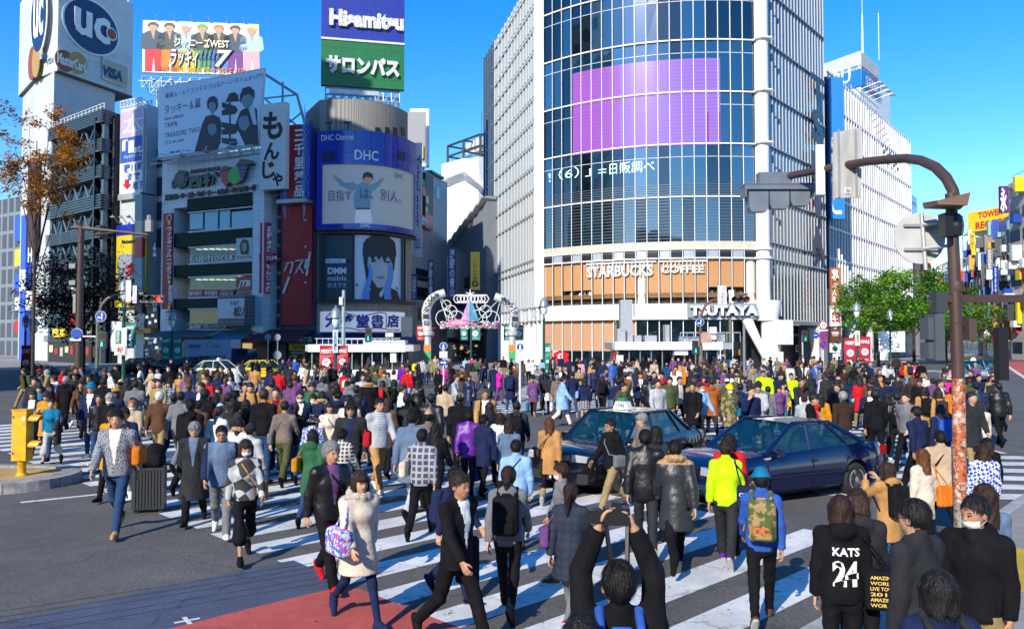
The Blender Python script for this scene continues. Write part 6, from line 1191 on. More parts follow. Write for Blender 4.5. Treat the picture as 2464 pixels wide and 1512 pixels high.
b=MB(); b.tube([at(u,v,Y) for u,v,Y in B],[.08,.08,.08,.079,.078,.077,.076,.075,.074,.072,.07],14); b.build('boom',BROWN,t,True)
b=MB(); a=at(1872,470,16.1); y0=a[1]; c0=at(1797,492,16.1); c1=at(1946,474,16.1)
for i in range(3):
    f0,f1=i/3,(i+1)/3; x0=c0[0]+(c1[0]-c0[0])*f0; x1=c0[0]+(c1[0]-c0[0])*f1; dz=.06*(1-i); b.prism([(x0+.02,a[2]-.2+dz*-1),(x0+.06,a[2]-.28-dz),(x1-.06,a[2]-.28-dz),(x1-.02,a[2]-.2-dz),(x1-.01,a[2]+.17-dz),(x0+.01,a[2]+.17-dz)],y0-.1,y0+.12,0)
o=b.build('signal_head',mat('signal_back_grey',(.2,.23,.26),.3,.3,var=.15),t)
b=MB(); b.box(c0[0]-.08,c1[0]+.08,y0-.16,y0+.24,a[2]+.19,a[2]+.225); b.box(c0[0]-.08,c1[0]+.08,y0-.16,y0-.13,a[2]+.1,a[2]+.2)
for x in (c0[0]-.07,c1[0]+.05): b.box(x,x+.02,y0-.15,y0+.24,a[2]-.05,a[2]+.2)
k=at(1862,432,16.1); b.box(k[0]-.33,k[0]+.33,k[1]-.12,k[1]+.12,k[2]-.11,k[2]+.13); b.build('signal_hood',mat('signal_back_grey',(.2,.23,.26),.3),o)
b=MB(); n=12
for i in range(3):
    x=c0[0]+(c1[0]-c0[0])*(i+.5)/3; vs=[]
    for r,y in ((.17,y0+.12),(.175,y0+.42)):
        for j in range(n+1): g_=R(-20+220*j/n); vs.append((x+r*math.cos(g_),y-(.16 if y>y0+.3 else 0),a[2]-.02+r*math.sin(g_)))
    b.add(vs,[(j,j+1,n+2+j,n+1+j) for j in range(n)])
b.build('lens_hood',BLK,o,True)
b=MB()
for u1,v1,u2,v2,Y in ((1956,352,1978,471,15.4),): 
    A,C=at(u1,v1,Y),at(u2,v2,Y); b.box(A[0],C[0],A[1]-.14,A[1]-.1,C[2],A[2])
b.build('blank_plate',WHITE,t)
b=MB(); q=[at(*k,14.7) for k in ((2011,315),(2080,302),(2079,472),(2010,474))]; b.prism([(k[0],k[2]) for k in q],q[0][1]+.12,q[0][1]+.16,0)
for u in (2022,2064): A,C=at(u-2,308,14.7),at(u+2,473,14.7); b.box(A[0],C[0],A[1]+.06,A[1]+.12,C[2],A[2],1)
k=at(2045,456,14.7); b.box(k[0]-.055,k[0]+.055,k[1]+.1,k[1]+.119,k[2]-.055,k[2]+.055,2); b.lathe([(.042,0),(.042,.004)],(k[0],k[1]+.094,k[2]),16,3,'y'); b.lathe([(.034,0),(.034,.004)],(k[0],k[1]+.09,k[2]),16,2,'y'); b.text('芸',k[0]-.03,k[0]+.03,k[2]-.03,k[2]+.03,k[1]+.088,3,bold=.01)
b.build('sign_back',[mat('weathered_board_back',(.4,.39,.37),.6,var=.18,vs=2.5,stretch=(4,4,.6)),GALV,PW,INK],t)
b=MB(); k=at(2224,570,11.9); r=.385; b.lathe([(r,.0),(r,.02)],(k[0],k[1]+.14,k[2]),32,0,'y'); b.tube([(k[0],k[1]+.08,k[2]+r*.97),(k[0]+.05,k[1]+.08,k[2]-r*1.25)],.03,8,1)
for dz in (.19,-.17): b.box(k[0]-.25,k[0]+.3,k[1]+.1,k[1]+.14,k[2]+dz-.02,k[2]+dz+.02,1); b.tube([(k[0],k[1]+.06,k[2]+dz),(-.05,0,k[2]+dz+.03)],.028,6,1)
b.build('round_sign_back',[mat('sign_back_pale',(.5,.5,.48),.5,var=.1),GALV],t,True)
b=MB(); k=at(2272,482,11.5); b.add([(k[0]-.22,k[1]-.2,k[2]-.04),(k[0]+.25,k[1]-.22,k[2]+.08),(k[0]+.25,k[1]+.2,k[2]+.08),(k[0]-.22,k[1]+.2,k[2]-.0),(k[0]-.2,k[1]-.2,k[2]-.09),(k[0]+.22,k[1]-.2,k[2]-.1),(k[0]+.22,k[1]+.2,k[2]-.1),(k[0]-.2,k[1]+.2,k[2]-.09)],[(0,1,2,3),(7,6,5,4),(0,4,5,1),(1,5,6,2),(2,6,7,3),(3,7,4,0)]); b.build('floodlight',mat('floodlight_tan',(.2,.12,.08),.5,var=.15),t)
b=MB(); k=at(2292,545,11.7); b.lathe([(.14,-.18),(.16,-.05),(.14,.1),(.1,.14)],(-.05,0,k[2]+.05),12); k=at(2275,540,11.6); b.box(k[0]-.06,k[0]+.06,k[1]-.1,k[1]+.1,k[2]-.18,k[2]+.16); b.build('cable_box',BLK,t)
b=MB(); A,C=at(2245,718,11.75),at(2420,722,11.75); b.box(A[0],C[0]+.3,-.05,.05,A[2]-.055,A[2]+.055); b.build('cross_bar',BROWN,t)
b=MB(); A=at(2255,726,11.7); b.box(A[0]-.07,A[0]+.09,A[1]-.1,A[1]+.1,A[2]-.16,A[2]+.14); b.build('bar_end_box',DSTEEL,t)
b=MB(); A,C=at(2233,755,11.7),at(2266,866,11.7); b.box(A[0]+.03,C[0]-.02,-.18,.12,C[2],A[2]); b.box(A[0]-.05,A[0]+.03,-.14,.1,C[2]+.3,A[2]-.05); b.box(A[0]-.05,A[0]+.03,-.14,.1,C[2]+.02,C[2]+.26); b.tube([(A[0]+.12,0,A[2]-.02),(A[0]+.08,0,A[2]+.2)],.03,6); b.build('side_signal',mat('signal_case_blue_grey',(.07,.085,.1),.4,var=.1),t)
b=MB(); A,C=at(2330,765,11.7),at(2350,818,11.7); b.box(A[0],C[0],-.06,.1,C[2],A[2]); b.build('junction_box',mat('box_dark_brown',(.07,.045,.04),.55),t)
b=MB(); A=at(2416,845,11.6); b.box(A[0]-.02,A[0]+.12,-.06,.08,A[2]-.42,A[2]+.35); b.build('dark_signal_edge',BLK,t)
# traffic cones, waste things
for u,v,Y,la in ((1194,878,74,'dark orange traffic cone at the alley entrance, leaner one by the gate'),(1240,880,74.5,'orange traffic cone at the glass tower foot by the gate arch')):
    p=Vector((X(u,Y),Y,.15)); b=MB(); b.lathe([(.2,0),(.2,.03),(.13,.05),(.09,.4),(.08,.55),(.03,.72)],n=12); o=b.build('traffic_cone',mat('cone_orange',(.7,.1,.02),.5),None,True,p); tag(o,la,'traffic cone')
# ---------------------------------------------------------------- trees
def leafy(name,la,loc,H,rad,zc,col,n,ls,trunk,seed,flat=.8,bare=.0,lean=(0,0),limbs=9,cls=70):
    rr=random.Random(seed); t=thing(name,la,'tree',loc); b=MB(); tips=[]
    b.tube([(0,0,0),(lean[0]*.3,lean[1]*.3,zc*.5),(lean[0]*.7,lean[1]*.7,zc*.8),(lean[0],lean[1],zc+rad*.3)],[trunk,trunk*.8,trunk*.6,trunk*.25],9)
    for i in range(limbs):
        a=rr.random()*6.283; f=.45+.5*rr.random(); s=Vector((lean[0]*f,lean[1]*f,zc*f*.9+.3)); r=rad*(.55+.45*rr.random()); e=Vector((lean[0]+r*math.cos(a),lean[1]+r*math.sin(a),zc+rad*flat*(rr.random()*1.5-.7)))
        m=(s+e)/2+Vector((0,0,.12*rad)); b.tube([s,m,e],[trunk*.4,trunk*.25,trunk*.08],6)
        for k in range(4):
            f2=.4+.6*rr.random(); q=s.lerp(m,f2*2) if f2<.5 else m.lerp(e,f2*2-1); d=Vector((rr.gauss(0,1),rr.gauss(0,1),rr.gauss(.3,.8))).normalized()*rad*.35; b.tube([q,q+d*.6,q+d],[trunk*.14,trunk*.09,trunk*.03],5); tips.append(q+d)
        tips.append(e)
    b.build('trunk',mat('bark_%s'%name,(.045,.034,.026),.9,var=.25,vs=5,bump=.5),t,True)
    b=MB(); cl=[]
    for i in range(cls):
        if i<len(tips) and rr.random()<.8: c=tips[i]
        else:
            a=rr.random()*6.283; z=rr.uniform(-1,1); r=rad*(.35+.65*rr.random()**.5)*math.sqrt(max(.05,1-z*z*.8)); c=Vector((lean[0]+r*math.cos(a),lean[1]+r*math.sin(a),zc+z*rad*flat))
        cl.append((c,rad*(.13+.16*rr.random()),rr.randint(0,2)))
    for i in range(n):
        c,r,mi=cl[rr.randrange(len(cl))]; d=Vector((rr.gauss(0,1),rr.gauss(0,1),rr.gauss(0,.8))); d=d/max(.3,d.length)*r*rr.random()**.45; q=c+d
        a=Vector((rr.gauss(0,1),rr.gauss(0,1),rr.gauss(0,.5))).normalized(); e=a.cross(Vector((rr.gauss(0,.6),rr.gauss(0,.6),1))).normalized(); s=ls*(.6+.8*rr.random())
        b.add([q-a*s,q-e*s*.5+a*s*.1,q+a*s,q+e*s*.5+a*s*.1],[(0,1,2,3)],mi if rr.random()<.8 else rr.randint(0,2))
    ms=[]
    for i,k in enumerate((.55,1.,1.4)):
        c=tuple(x*k for x in col); m=mat('leaf_%s_%d'%(name,i),c,.55,var=.25,vs=.6); bs=m.node_tree.nodes['Principled BSDF']; nn=m.node_tree.nodes; ll=m.node_tree.links
        if not any(x.type=='ADD_SHADER' or x.type=='MIX_SHADER' for x in nn):
            tl=nn.new('ShaderNodeBsdfTranslucent'); tl.inputs[0].default_value=(*[x*1.5 for x in c],1); mx=nn.new('ShaderNodeMixShader'); mx.inputs[0].default_value=.3; ll.new(bs.outputs[0],mx.inputs[1]); ll.new(tl.outputs[0],mx.inputs[2]); ll.new(mx.outputs[0],nn['Material Output'].inputs[0])
        ms.append(m)
    b.build('crown',ms,t); return t
GREEN=(.105,.24,.012)
leafy('plane_tree','bushy green plane tree in front of the finned store, trunk by the white banners',(X(2112,88),88,0),0,4.3,6.9,GREEN,7200,.2,.2,1,.8,cls=80)
leafy('plane_tree','tall green plane tree between the bell lamp and the far side signal',(X(2198,98),98,0),0,4.9,7.4,GREEN,8000,.2,.2,2,.8,cls=80)
leafy('plane_tree','small green plane tree overlapping the big brown mast',(X(2275,105),105,0),0,4.3,6.8,GREEN,5600,.2,.18,3,.8,cls=70)
leafy('plane_tree','thin green street tree far up the right hand pavement',(X(2365,118),118,0),0,2.6,5.5,GREEN,2000,.2,.14,4,1.)
leafy('plane_tree','low green street tree beneath the red vertical bank sign',(X(2408,135),135,0),0,3.,5.,GREEN,1500,.22,.14,5,1.)
leafy('plane_tree','rounded green plane tree nearest the tenant board and glass tower',(X(2078,80),80,0),0,3.0,6.6,GREEN,2600,.17,.15,6,.9,cls=60)
leafy('autumn_tree','half bare tall autumn tree with sunlit orange leaves beside the brown mast',(X(80,42),42,0),0,2.3,12.8,(.34,.14,.012),6200,.09,.09,7,1.25,limbs=14,cls=80)
leafy('street_tree','almost bare dark street tree in front of the louvred building',(X(200,72),72,0),0,5.0,6.9,(.05,.022,.014),9000,.15,.24,8,.78,limbs=22,cls=200)
leafy('shrub','low clipped roadside hedge plant in the shade by the louvred building',(X(95,55),55,0),0,1.2,.7,(.03,.07,.015),900,.08,.05,9,.5)
# ---------------------------------------------------------------- vehicles
CARG=glass_mat('car_window_glass','0a3a48',.05,.55,.02,.2,.4); CHROME=mat('chrome_trim',(.7,.71,.73),.12,1.); HEADL=mat('headlamp_glass',(.5,.54,.56),.08,.3,coat=1.); TAILL=mat('tail_lamp_red',(.35,.006,.01),.15,coat=.6); SEAT=mat('seat_cloth_dark',(.04,.045,.05),.8); CABIN=mat('cabin_black_trim',(.015,.015,.017),.7)
def car(la,x,y,head,col,L=4.6,Wd=1.72,H=1.44,kind='sedan',belt=.88,hood=.86,trunk=.94,roof_sign=None,cat='car',stripe=None,rimk='alloy',seed=0,seats=(.5,.5,.48),name='parked_car',group=None):
    """front towards local +x"""
    t=thing(name,la,cat,(x,y,0),head,group); w=Wd/2; xf,xr=L/2-.84,-L/2+1.02; Ra=.37; zw=.31; paint=mat('car_paint_'+str(hash(tuple(col))%99991),col,.22,.25 if max(col)<.4 else .0,coat=1.,spec=.6)
    xs=sorted(set([-L/2,-L/2+.04,-L/2+.14,-L/2+.3,-L/2+.5,L/2-.5,L/2-.3,L/2-.14,L/2-.05,L/2]+[xw+Ra*math.cos(R(a)) for xw in (xf,xr) for a in range(0,181,15)]+[xr+Ra+(xf-xr-2*Ra)*i/7 for i in range(1,7)]))
    x0,x1,x2,x3={'sedan':(-L*.34,-L*.2,L*.075,L*.235),'round':(-L*.345,-L*.16,L*.055,L*.25),'hatch':(-L*.485,-L*.36,L*.05,L*.25)}[kind]     # rear base, roof rear, roof front, windscreen base
    def prof(q):
        e=min(1,(L/2-abs(q))/.5); k=1-(1-e)**2.2*(.12 if kind=='sedan' else .24); ww=w*k; zl=.2
        for xw in (xf,xr):
            d=abs(q-xw)
            if d<Ra: zl=max(zl,zw+math.sqrt(Ra*Ra-d*d))
        if abs(q)>L/2-.2: zl=max(zl,.24)
        if q>x3-.02: f=(q-x3)/(L/2-x3); zt=belt+.03-(belt+.03-hood)*f*.6-(.13 if kind=='sedan' else .22)*f**5
        elif q<x0+.02: f=(x0-q)/(L/2+x0+1e-6); zt=trunk-.05*f**3
        else: zt=belt+.02+(trunk-belt)*max(0,min(1,(x3-q)/(x3-x0)))
        return ww,zl,zt
    vs=[];n=0
    for q in xs:
        ww,zl,zt=prof(q); zb=min(belt,zt-.03); pts=[(ww*.84,zl),(ww*.965,max(zl+.012,.26)),(ww,max(zl+.03,.46)),(ww*.995,max(zl+.05,.64)),(ww*.965,max(zl+.07,zb-.05)),(ww*.90,max(zl+.09,zt-.018)),(ww*.5,zt+.012),(0,zt+.02)]
        row=[(q,-a,b) for a,b in pts]+[(q,a,b) for a,b in pts[-2::-1]]; n=len(row); vs+=row
    b=MB(); b.add(vs,[(i*n+j,i*n+j+1,(i+1)*n+j+1,(i+1)*n+j) for i in range(len(xs)-1) for j in range(n-1)]+[tuple(range(n))[::-1],tuple((len(xs)-1)*n+j for j in range(n))]); b.build('body',paint,t,True)
    b=MB(); b.box(-L/2+.35,L/2-.35,-w*.8,w*.8,.17,.5)
    for xw in (xf,xr): b.box(xw-.36,xw+.36,-w*.83,w*.83,.3,.64)
    b.build('underbody',CABIN,t)
    yb,yr=w*.9,w*.72; zb=belt-.0; zbr=trunk-.0; zr=H-.03
    def side(s):
        return [(x0,s*yb*.97,zbr),(x1,s*yr*.97,zr-.02),(x2,s*yr,zr),(x3,s*yb,zb)]
    b=MB(); k=6; gx=[x1-.05+(x2-x1+.1)*i/8 for i in range(9)]; gv=[]
    for i,q in enumerate(gx):
        e=1-abs(2*i/8-1)**3
        for j in range(k+1): yy=-yr*1.02+2*yr*1.02*j/k; gv.append((q,yy,zr-.01+.035*(1-abs(2*j/k-1)**2.5)*(.6+.4*e)))
    b.add(gv,[(i*(k+1)+j,(i+1)*(k+1)+j,(i+1)*(k+1)+j+1,i*(k+1)+j+1) for i in range(8) for j in range(k)])
    for s in (-1,1):
        A,B,C,D=side(s); b.tube([A,B],[.055,.04],6); b.tube([C,D],[.035,.04],6); b.tube([B,C],.04,6)
        xm=(x1+x2)/2-.02; xm=-.05 if kind!='hatch' else -.1; f=(xm-x0)/(x3-x0); b.tube([(xm,s*yb*.985,zb+(zbr-zb)*(1-f)),(xm-.03,s*yr*.99,zr-.01)],.04,6)
        if kind!='hatch': A2=(x0+.28*(x1-x0)+.28,s*yb*.98,zbr+.01); b.tube([A2,(x1+.12,s*yr*.985,zr-.02)],.03,6)
    b.build('roof',paint,t,True)
    def pane(nm,p): c=MB(); c.add(p,[tuple(range(len(p)))]); return c.build(nm,CARG,t)
    A,B,C,D=side(-1); A_,B_,C_,D_=side(1)
    pane('windscreen',[D,D_,C_,C]); pane('rear_window',[A_,A,B,B_])
    for s in (-1,1):
        A,B,C,D=side(s); xm=-.05 if kind!='hatch' else -.1; f=(xm-x0)/(x3-x0); M0=(xm,s*yb*.985,zb+(zbr-zb)*(1-f)); M1=(xm-.03,s*yr*.99,zr-.01)
        pane('side_window',[M0,D,C,M1] if s<0 else [D,M0,M1,C]); pane('side_window',[A,M0,M1,B] if s<0 else [M0,A,B,M1])
    b=MB()
    for s in (-1,1):
        for dx in (.25,-.78): b.box(dx-.25,dx+.25,s*.36-.26,s*.36+.26,.3,.58); b.box(dx-.36,dx-.2,s*.36-.25,s*.36+.25,.5,1.06); b.box(dx-.34,dx-.24,s*.36-.13,s*.36+.13,1.06,1.22)
    b.build('seat',mat('seat_'+str(int(seats[0]*100)),seats,.8) if seats else SEAT,t)
    b=MB(); b.box(x3-.42,x3+.02,-yb*.9,yb*.9,.62,belt+.02); b.box(x0,x3,-yb*.93,yb*.93,.26,.32); b.build('dashboard',CABIN,t)
    st=MB(); st.lathe([(.17,0),(.19,.02),(.17,.04)],(0,0,0),16,0,'x'); o=st.build('steering_wheel',BLK,t,True,(x3-.5,-.36,.86)); o.rotation_euler=(0,R(25),0)
    for xw in (xf,xr):
        for s in (-1,1):
            b=MB(); b.lathe([(.17,-.1),(.29,-.1),(.312,-.07),(.312,.07),(.29,.1),(.19,.1)],(0,0,0),24,0,'y'); o=b.build('wheel',RUBBER,t,True,(xw,s*(w-.105),.312)); o.rotation_euler=(0,0,0 if s>0 else math.pi)
            b=MB(); b.lathe([(.205,.085),(.21,.105),(.185,.108),(.175,.07),(.05,.06),(.05,.1),(.0,.105)],(0,0,0),24,0,'y')
            m=5 if rimk=='alloy' else 22
            for i in range(m):
                a=2*math.pi*i/m; wd_=.045 if m==5 else .012; d=Vector((math.cos(a),0,math.sin(a))); e=Vector((-d.z,0,d.x))
                q=[d*.04-e*wd_,d*.195-e*wd_*(.7 if m==5 else 1.4),d*.195+e*wd_*(.7 if m==5 else 1.4),d*.04+e*wd_]; b.add([Vector((p.x,.1,p.z)) for p in q]+[Vector((p.x,.07,p.z)) for p in q],[(3,2,1,0),(0,1,5,4),(1,2,6,5),(2,3,7,6),(3,0,4,7)])
            b.build('rim',mat('alloy_silver',(.5,.5,.5),.3,.7),o)
    yh=w*.62; zh=hood-.2
    for s in (-1,1):
        b=MB(); b.prism([(s*yh-.19,zh-.07),(s*yh+.17,zh-.06),(s*yh+.2,zh+.06),(s*yh-.17,zh+.075)],-.06,.02); o=b.build('headlight',HEADL,t,False,(L/2-.035-.02*(kind!='sedan'),0,0)); o.rotation_euler=(0,0,R(90)); o['label']='left headlight' if 0 else 'clear headlight'; del o['label']
        b=MB(); b.prism([(s*w*.66-.17,trunk-.28),(s*w*.66+.15,trunk-.28),(s*w*.66+.16,trunk-.1),(s*w*.66-.16,trunk-.1)],-.02,.05); o=b.build('taillight',TAILL,t,False,(-L/2+.01,0,0)); o.rotation_euler=(0,0,R(90))
        b=MB(); b.box(x3-.32,x3-.18,s*(yb+.02),s*(yb+.2),belt+.0,belt+.12) if s>0 else b.box(x3-.32,x3-.18,-(yb+.2),-(yb+.02),belt+.0,belt+.12); b.build('side_mirror',paint,t)
        for dx in (.12,-.88): b=MB(); b.box(dx-.3,dx-.14,s*w*.985-.012,s*w*.985+.012,belt-.17,belt-.13); b.build('door_handle',CHROME if kind=='sedan' else paint,t)
        b=MB()
        for dx in (x3-.02,-.05,-1.0+.02): b.box(dx-.006,dx+.006,s*w-.004-.0,s*w+.003,.3,belt-.06)
        b.box(-L/2+.9,L/2-.9,s*w-.01,s*w+.012,.5,.53,0); b.build('door_seam',BLK,t)
    b=MB(); b.box(L/2-.09,L/2+.035,-w*.86,w*.86,.27,.45); b.box(-L/2-.04,-L/2+.08,-w*.88,w*.88,.3,.5); b.build('bumper',paint if kind!='sedan' else mat('bumper_dark',(.03,.03,.032),.4),t)
    b=MB(); b.box(L/2-.06,L/2+.012,-w*.36,w*.36,zh-.06,zh+.05)
    for i in range(5): b.box(L/2+.012,L/2+.02,-w*.36,w*.36,zh-.05+i*.022,zh-.042+i*.022,1)
    b.build('grille',[BLK,CHROME],t)
    b=MB(); b.box(L/2+.036,L/2+.046,-.17,.17,.3,.44,0); b.box(-L/2-.052,-L/2-.042,-.17,.17,.52,.66,0); b.build('number_plate',mat('plate_white',(.7,.72,.7),.4),t)
    b=MB(); 
    for s in (-.5,.1): b.tube([(x3+.02,s,belt+.03),(x3-.1,s+.42,belt+.1)],.01,4)
    b.build('wiper',BLK,t)
    if stripe:
        b=MB()
        for s in (-1,1):
            for i,(a,c,mi) in enumerate(stripe): 
                for q0,q1 in ((-L/2+.55+Ra,xf-Ra-.05),): b.box(q0 if 0 else xr+Ra+.05,q1,s*w-.006,s*w+.006,a,c,mi)
        b.build('side_stripe',[RED,mat('stripe_navy',(.02,.03,.12),.4)],t)
    if roof_sign:
        b=MB(); b.prism([(-.2,zr+.03),(.2,zr+.03),(.13,zr+.2),(-.13,zr+.2)],-.09,.09); b.box(-.09,.09,-.06,.06,zr+.2,zr+.27,1); o=b.build('roof_lamp',[PW,roof_sign],t,False,(x2-.35,0,0)); o.rotation_euler=(0,0,R(90))
        m=MB(); m.text('1596',-.1,.1,zr+.08,zr+.16,-.1,0,bold=.02); o2=m.build('roof_lettering',mat('letter_green',(.01,.15,.08),.4),o)
    return t
BK=(.008,.008,.01)
taxi=car('black taxi with white roof lamp stopped across the crossing amid the crowd',2.42,17.6,math.atan2(-.76,-.65),BK,4.7,1.72,1.5,'sedan',.9,.93,.98,roof_sign=GRN,cat='taxi',rimk='disc',name='black_taxi',seats=(.55,.55,.55))
b=MB(); b.disc(.62,1.02,.1,-.02,0,0,16); o=b.build('windscreen_sticker',YEL,taxi,False,(1.0,0,.03)); o.rotation_euler=(R(-35),0,R(90))
sedan=car('dark blue sedan with silver wheels stopped behind the waiting crowd',5.2,15.85,math.atan2(-.47,-.88),(.003,.007,.05),4.5,1.72,1.47,'round',.9,.86,1.0,name='blue_sedan',seats=(.1,.1,.11))
car('white taxi with red and navy side stripe waiting at the far crossing',X(516,60),61,R(-12),(.6,.58,.5),4.7,1.7,1.5,roof_sign=BLUE,cat='taxi',stripe=[(.56,.64,0),(.47,.52,1)],rimk='disc',name='taxi')
car('yellow taxi with red side stripe waiting behind the crossing people',X(628,60.5),61.5,R(-14),(.72,.46,.0),4.7,1.7,1.5,roof_sign=None,cat='taxi',stripe=[(.74,.8,0)],rimk='disc',name='taxi')
car('black car on the shaded street nearest the stacked place name boards',X(335,68),69,R(-8),BK,4.8,1.75,1.5,name='car')
car('black car on the shaded street just behind the white taxi',X(412,70),71.5,R(-8),BK,4.8,1.75,1.5,name='car')
car('dark blue grey car half hidden behind the white taxi roof',X(478,73),74,R(-8),(.02,.04,.08),4.5,1.7,1.5,name='car')
car('red low sports hatchback driving away up the street beside the plane trees',X(2213,63),65,R(72),(.55,.008,.012),4.2,1.75,1.3,'hatch',.86,.8,1.0,name='red_hatchback')
car('silver car coming down the street behind the brown mast',X(2345,50),52,R(-118),(.42,.44,.47),4.5,1.72,1.45,'round',name='silver_car')
car('silver grey taxi with roof lamp behind the plain silver car',X(2378,58),60,R(-118),(.25,.27,.29),4.7,1.7,1.5,roof_sign=YEL,cat='taxi',name='taxi')
car('navy car at the near end of the street queue',X(2425,60),63,R(-118),(.015,.03,.09),4.6,1.75,1.5,name='car')
def truck():
    t=thing('delivery_truck','delivery truck with pale box body and dark blue cab in the shade','truck',(X(528,76),77,0),R(-6)); b=MB(); b.box(-3.4,1.25,-1.05,1.05,.75,3.05); 
    b.box(-3.42,1.27,-1.07,1.07,3.03,3.08); b.box(-3.42,1.27,-1.07,1.07,.72,.78); b.build('box_body',[mat('truck_box_grey',(.42,.47,.55),.4,var=.05)],t)
    b=MB(); b.text('Logistics Network',-1.9,.9,1.3,1.6,-1.09,0,bold=.03); b.box(-2.9,-1.7,-1.085,-1.075,2.3,2.6,1); b.text('アート引越',-1.2,.2,2.3,2.6,-1.09,1,bold=.02); b.build('box_lettering',[RED,mat('lettering_blue_grey',(.1,.2,.4),.4)],t)
    b=MB(); b.prism([(1.4,.45),(3.1,.45),(3.12,1.2),(2.85,2.2),(1.4,2.25)],-.95,.95); b.build('cab',mat('truck_cab_blue',(.012,.03,.1),.25,coat=.8),t)
    b=MB(); b.prism([(1.7,1.35),(2.85,1.3),(2.68,2.05),(1.7,2.08)],-.965,-.955); b.add([(3.125,-.85,1.25),(3.125,.85,1.25),(2.88,.8,2.15),(2.88,-.8,2.15)],[(0,1,2,3)]); b.build('window',CARG,t)
    for x in (-2.3,2.3):
        for s in (-1,1): b=MB(); b.lathe([(.2,-.12),(.4,-.12),(.42,0),(.4,.12),(.2,.12)],(x,s*.85,.42),20,0,'y'); b.build('wheel',RUBBER,t,True)
    b=MB(); b.box(-3.3,3,-.5,.5,.45,.75); b.build('chassis',CABIN,t)
    b=MB(); b.box(3.1,3.16,-.8,-.5,.6,.8); b.box(3.1,3.16,.5,.8,.6,.8); b.build('headlight',HEADL,t)
truck()
def scooter(la,x,y,rz,white=True):
    t=thing('scooter',la,'scooter',(x,y,0),rz)
    for xx in (-.6,.62): b=MB(); b.lathe([(.12,-.05),(.24,-.05),(.26,0),(.24,.05),(.12,.05)],(xx,0,.26),18,0,'y'); b.build('wheel',RUBBER,t,True)
    m=WHITE if white else BLK
    b=MB(); b.prism([(-.75,.42),(-.2,.3),(.2,.28),(.45,.35),(.55,.95),(.4,1.0),(.25,.45),(-.05,.45),(-.2,.72),(-.8,.74)],-.16,.16); b.build('fairing',m,t)
    b=MB(); b.tube([(.62,0,.26),(.42,0,1.0)],.03,6); b.tube([(.4,-.32,1.02),(.42,0,1.0),(.4,.32,1.02)],.018,6); b.build('handlebar',BLK,t)
    b=MB(); b.box(-.7,-.1,-.14,.14,.74,.82); b.build('seat',BLK,t); b=MB(); b.box(-.95,-.5,-.24,.24,.83,1.28) if white else b.box(-.8,-.7,-.1,.1,.8,.9); b.build('delivery_box',m,t)
scooter('white delivery scooter parked in the shade near the bare tree',X(250,62),62,R(20)); scooter('black motorbike pushed beside the yellow taxi',X(598,56),56,R(-15),False)
